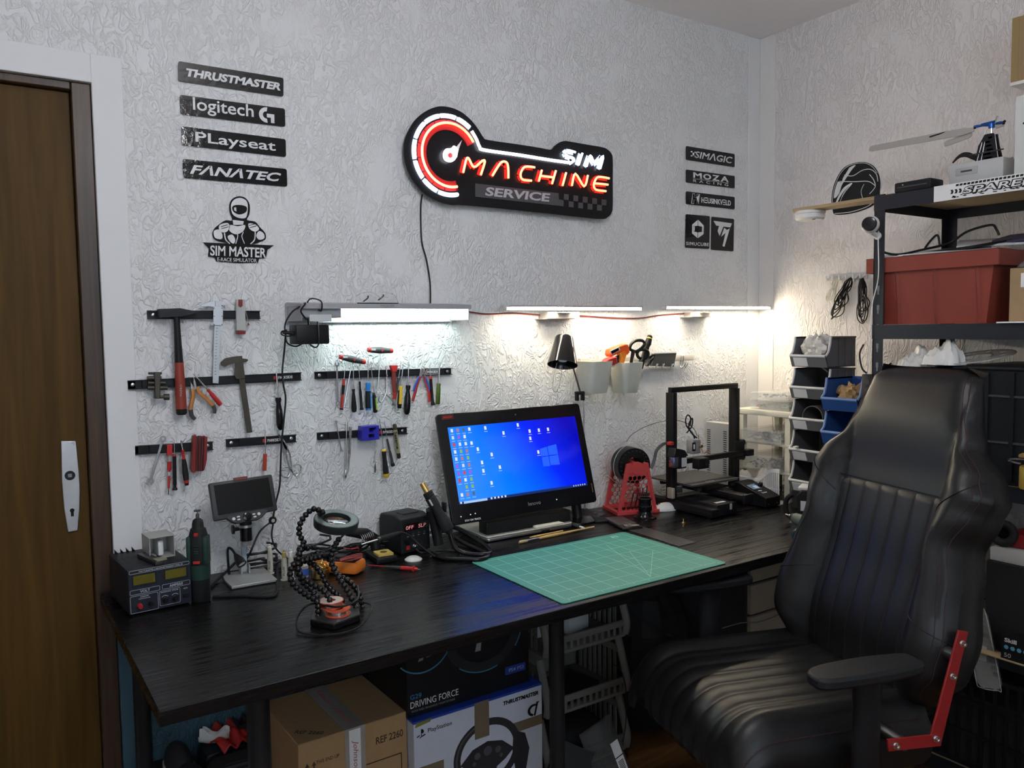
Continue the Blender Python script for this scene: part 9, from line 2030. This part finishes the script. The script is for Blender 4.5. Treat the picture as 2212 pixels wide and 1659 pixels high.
# ---- stacked vegetable-style baskets with boxes
BSK = mat('basket_grey_white',(0.15,0.145,0.13),0.5)
gx0,gx1,gy0,gy1 = 1.40,1.72,1.93,2.20
lb2 = ['upper tier of the pale stacking baskets','middle tier of the pale stacking baskets','bottom tier of the pale stacking baskets']
for i,z in enumerate((0.43,0.24,0.05)):
    t = thing('stacking_basket',lb2[i],'basket',((gx0+gx1)/2,gy0,z),group='pale stacking baskets under the desk')
    w = gx1-gx0;d = gy1-gy0
    b = MB();b.box((0,d/2,0.006),(w,d,0.012),0.004);part('floor_panel',b,BSK,t)
    b = MB();b.box((0,0.006,0.045),(w,0.010,0.022),0.004);part('front_rail',b,BSK,t)
    for sg_ in (-1,1):
        b = MB();b.tube(spl([(sg_*w/2,0.004,0.01),(sg_*w/2,-0.002,0.05),(sg_*w/2,0.02,0.12),(sg_*w/2,0.04,0.176)],6),0.010,8,flat=1.3);part('corner_post',b,BSK,t)
        for k_ in range(8): b = MB();b.bb((sg_*w/2-0.003,0.05+k_*0.026,0.012),(sg_*w/2+0.003,0.062+k_*0.026,0.125));part('side_slat',b,BSK,t)
        b = MB();b.bb((sg_*w/2-0.004,0.03,0.125),(sg_*w/2+0.004,d,0.150),0.003);part('side_rail',b,BSK,t)
    for k_ in range(12): b = MB();b.bb((-w/2+0.02+k_*0.025,0.003,0.012),(-w/2+0.030+k_*0.025,0.007,0.036));part('front_slat',b,BSK,t)
    b = MB();b.bb((-w/2,d-0.006,0.012),(w/2,d,0.15));part('back_wall',b,BSK,t)
for x in (gx0,gx1):
    for y in (gy0+0.03,gy1-0.03): pass
b = MB();b.bb((gx0+0.02,gy0+0.02,0),(gx1-0.02,gy1-0.02,0.0495));single('basket_plinth',b,BLKM,'low dark plinth under the stacking baskets','plinth',(1.56,2.05,0),world=True)
def bxs(name,label,c_,s_,m,rz=0):
    b = MB();b.box((0,0,s_[2]/2),s_,0.002);return single(name,b,m,label,'box',c_,R(rz),group='boxes in the stacking baskets')
bxs('small_box','white upright box in the upper basket',(1.60,2.06,0.4425),(0.10,0.06,0.16),LGREY,12)
bxs('small_box','white box lying behind in the upper basket',(1.50,2.10,0.4425),(0.08,0.09,0.15),WHITE,-5)
bxs('small_box','black flat box in the middle basket',(1.55,2.03,0.2525),(0.17,0.14,0.035),BLK,8)
b = MB();b.text('BASETECH',0.05,0.010,0.0005,0,0.02,T(0.04,-0.0702,0.018));part('lettering',b,LGREY,bpy.data.objects['small_box.002'])
bxs('small_box','dark box in the bottom basket',(1.55,2.05,0.0625),(0.22,0.16,0.09),BLKM,-4)
# clear packaging bags hanging / leaning in front of the baskets
t = thing('packaged_cable','black and white retail package with a printed cartoon-free label leaning on the baskets','package',(1.37,1.86,0))
t['label'] = 'black retail package with white lower band leaning on the baskets'
PM_ = T(0,0,0.002) @ RZ(-20) @ RX(-18) @ RY(28)
b = MB(PM_);b.bb((-0.06,-0.004,0.0),(0.06,0.004,0.19));part('pack',b,BLK,t)
b = MB(PM_);b.bb((-0.06,-0.0046,0.0),(0.06,-0.004,0.035));part('white_band',b,LGREY,t)
b = MB(PM_);b.text('Werrus',0.05,0.012,0.0004,0,0.02,T(0.02,-0.0046,0.018));part('lettering',b,PRINTK,t)
b = MB(PM_);b.text('Cut Shirt Hub',0.07,0.010,0.0004,0,0,T(0.0,-0.004,0.085));part('lettering',b,GREY,t)
t = thing('clear_package','clear bag with a white barcode label leaning on the baskets','package',(1.62,1.86,0))
PM_ = T(0,0,0.002) @ RX(-14) @ RY(-14)
b = MB(PM_);b.bb((-0.07,-0.006,0.0),(0.06,0.006,0.20),0.003);part('bag',b,mat('dull_film',(0.12,0.12,0.12),0.2,alpha=0.55),t)
for z in (0.02,0.072): b = MB(PM_);b.bb((0.02,-0.0068,z),(0.052,-0.0061,z+0.048));part('white_label',b,WHITEM,t)
for k_ in range(7): b = MB(PM_);b.bb((0.025,-0.0074,0.028+k_*0.0045),(0.047,-0.0067,0.030+k_*0.0045));part('barcode_bar',b,PRINTK,t)
b = MB();b.tube(spl([on_y(1325,1435,1.90),on_y(1342,1450,1.90),on_y(1352,1490,1.90),on_y(1352,1560,1.90),on_y(1346,1600,1.90)],6),0.0018,6)
single('thin_cable',b,BLK,'thin black cable hanging over the basket edge','cable',tuple(on_y(1346,1500,1.90)),world=True)
# ---- black bag and drawer cabinet deeper under the desk
def blob(name,label,c_,r,m,sc,seed): return crumple(name,label,'bag',c_,r,m,seed,sc,0.3,n=26)
blob('black_duffel_bag','black soft bag standing beyond the baskets under the desk',(1.93,2.06,0.0),0.20,BLKM,(0.75,0.75,1.35),71)
b = MB();b.tube(spl([on_y(1350,1292,1.95),on_y(1370,1320,1.92),on_y(1400,1350,1.88),on_y(1440,1370,1.85),on_y(1465,1375,1.83)],6),0.006,6,flat=0.3)
single('bag_strap',b,DGREY,'grey strap hanging over the black soft bag','strap',tuple(on_y(1400,1350,1.88)),world=True)
cx0 = on_y(1620,1240,1.76).x
t = thing('drawer_cabinet','drawer cabinet with cream fronts and dark side under the desk','cabinet',((cx0+2.40)/2,1.76,0))
b = MB();b.bb((cx0,1.775,0.0),(2.40,2.27,0.68));part('body',b,mat('cabinet_side_grey',(0.055,0.058,0.066),0.5),t,world=True,bevel=0.002)
DRW = mat('drawer_cream',(0.50,0.48,0.41),0.5)
for i,(za,zb_) in enumerate(((0.575,0.655),(0.465,0.565),(0.355,0.455),(0.325,0.350),(0.21,0.318),(0.02,0.20))):
    b = MB();b.bb((cx0+0.003,1.758,za),(2.397,1.7745,zb_),0.002);dr = pw('drawer_front',b,DRW,t)
b = MB();b.tube(spl([on_y(1560,1357,1.74),on_y(1600,1346,1.74),on_y(1640,1343,1.74),on_y(1680,1328,1.74),on_y(1700,1310,1.74)],6),0.0016,6)
single('pale_wire',b,GREY,'thin pale wire drooping across the cream drawers','wire',tuple(on_y(1640,1343,1.74)),world=True)
# ================================================================== sub-parts: small pieces go under the part that carries them
def nest(thing_stem,par,kids,pair=False):
    for r in [o for o in COL.objects if o.parent is None and o.name.split('.')[0] == thing_stem]:
        P = [c for c in r.children if c.name.split('.')[0] == par]
        if not P: continue
        for kd in kids:
            for i,c in enumerate([c for c in r.children if c.name.split('.')[0] == kd]): c.parent = P[i % len(P)] if pair else P[0]
for a in (('bench_power_supply','front_panel',['panel_line','lettering','terminal','power_switch','dial_arc','knob']),('bench_power_supply','display_bezel',['display'],True),('bench_power_supply','case',['vent_slots','heat_fin','foot']),
          ('digital_microscope','control_bar',['joystick','button']),('digital_microscope','screen_housing',['screen','sticker','lettering']),('digital_microscope','gooseneck',['gooseneck_lamp','lamp_lens']),
          ('soldering_station','case',['button','airflow_knob','rocker_switch','plug','foot','top_plate','lettering']),('soldering_station','display_window',['digits']),
          ('desk_chair','base_leg',['caster','caster_stem'],True),('desk_chair','red_bracket',['bolt','bracket_spacer']),('desk_chair','seat',['seat_seam']),('desk_chair','backrest',['seam','bolster_seam','panel_seam','carbon_patch','rib_stitch']),
          ('monitor','housing',['indicator_dot','sticker','lettering','webcam','side_badge']),('multimeter','face',['display','selector_dial']),
          ('cardboard_box','box',['tape','tape_strip','lettering','up_arrows','panel_line']),('work_desk','desk_top',['leg_plate']),
          ('racing_wheel_box','box',['tape','lettering','emblem','brown_tape','blue_mark','lime_sticker','printed_wheel_rim','printed_rim_glint','printed_hub','printed_base','printed_button']),
          ('black_wheel_box','box',['lettering','badge','printed_wheel_rim','printed_rim_glint','printed_hub','printed_spoke','printed_red_dial','printed_button','printed_pedal']),
          ('tube_lamp','housing',['lettering','end_cap','ballast_cover','switch_plate']),('magnetic_rail','channel',['screw']),('magnetic_rail','magnet_strip',['lettering','emblem','text_border']),
          ('neon_sign','board',['standoff','dial_band','tick_mark','segment_backing','letter_backing','service_plate','checker','lettering']),('name_sticker','backing',['lettering','letter','emblem','checker','underline']),
          ('desktop_printer','build_plate',['lettering']),('desktop_printer','base_case',['case_label']),('desktop_printer','fan_shroud',['fan_grille','shroud_vent','nozzle']),('desktop_printer','extruder_motor',['motor_barcode','extruder_gear','hot_end_wire']),('desktop_printer','motor_body',['motor_label','motor_cap']),
          ('printer_control_unit','case',['screw','dial_knob','lettering','emblem']),('printer_control_unit','screen_bezel',['screen','screen_panel']),('cutting_mat','sheet',['grid_lines','scale_ticks','angle_lines','lettering','numeral']),
          ('steel_shelf','post',['keyhole_slot']),('grey_metal_case','case',['vent_slot']),('stacking_bin','front_lip',['lip_rim','label_holder']),('red_crate','tub',['rib']),('black_crate','walls',['rib','band']),
          ('helping_hands','magnifier_ring',['ring_face','magnifier_lens']),('rotary_tool','body',['lock_button','slide_switch','vent']),('hammer','grip',['lettering']),('caliper','beam',['scale_marks']),('caliper','slide',['screw','thumb_wheel']),('silver_laptop','lower_case',['foot','port','card_slot']),
          ('security_camera','ball',['black_face','lens']),('skill_box','box',['lettering','hexagon']),('power_strip','body',['socket'])): nest(*a)
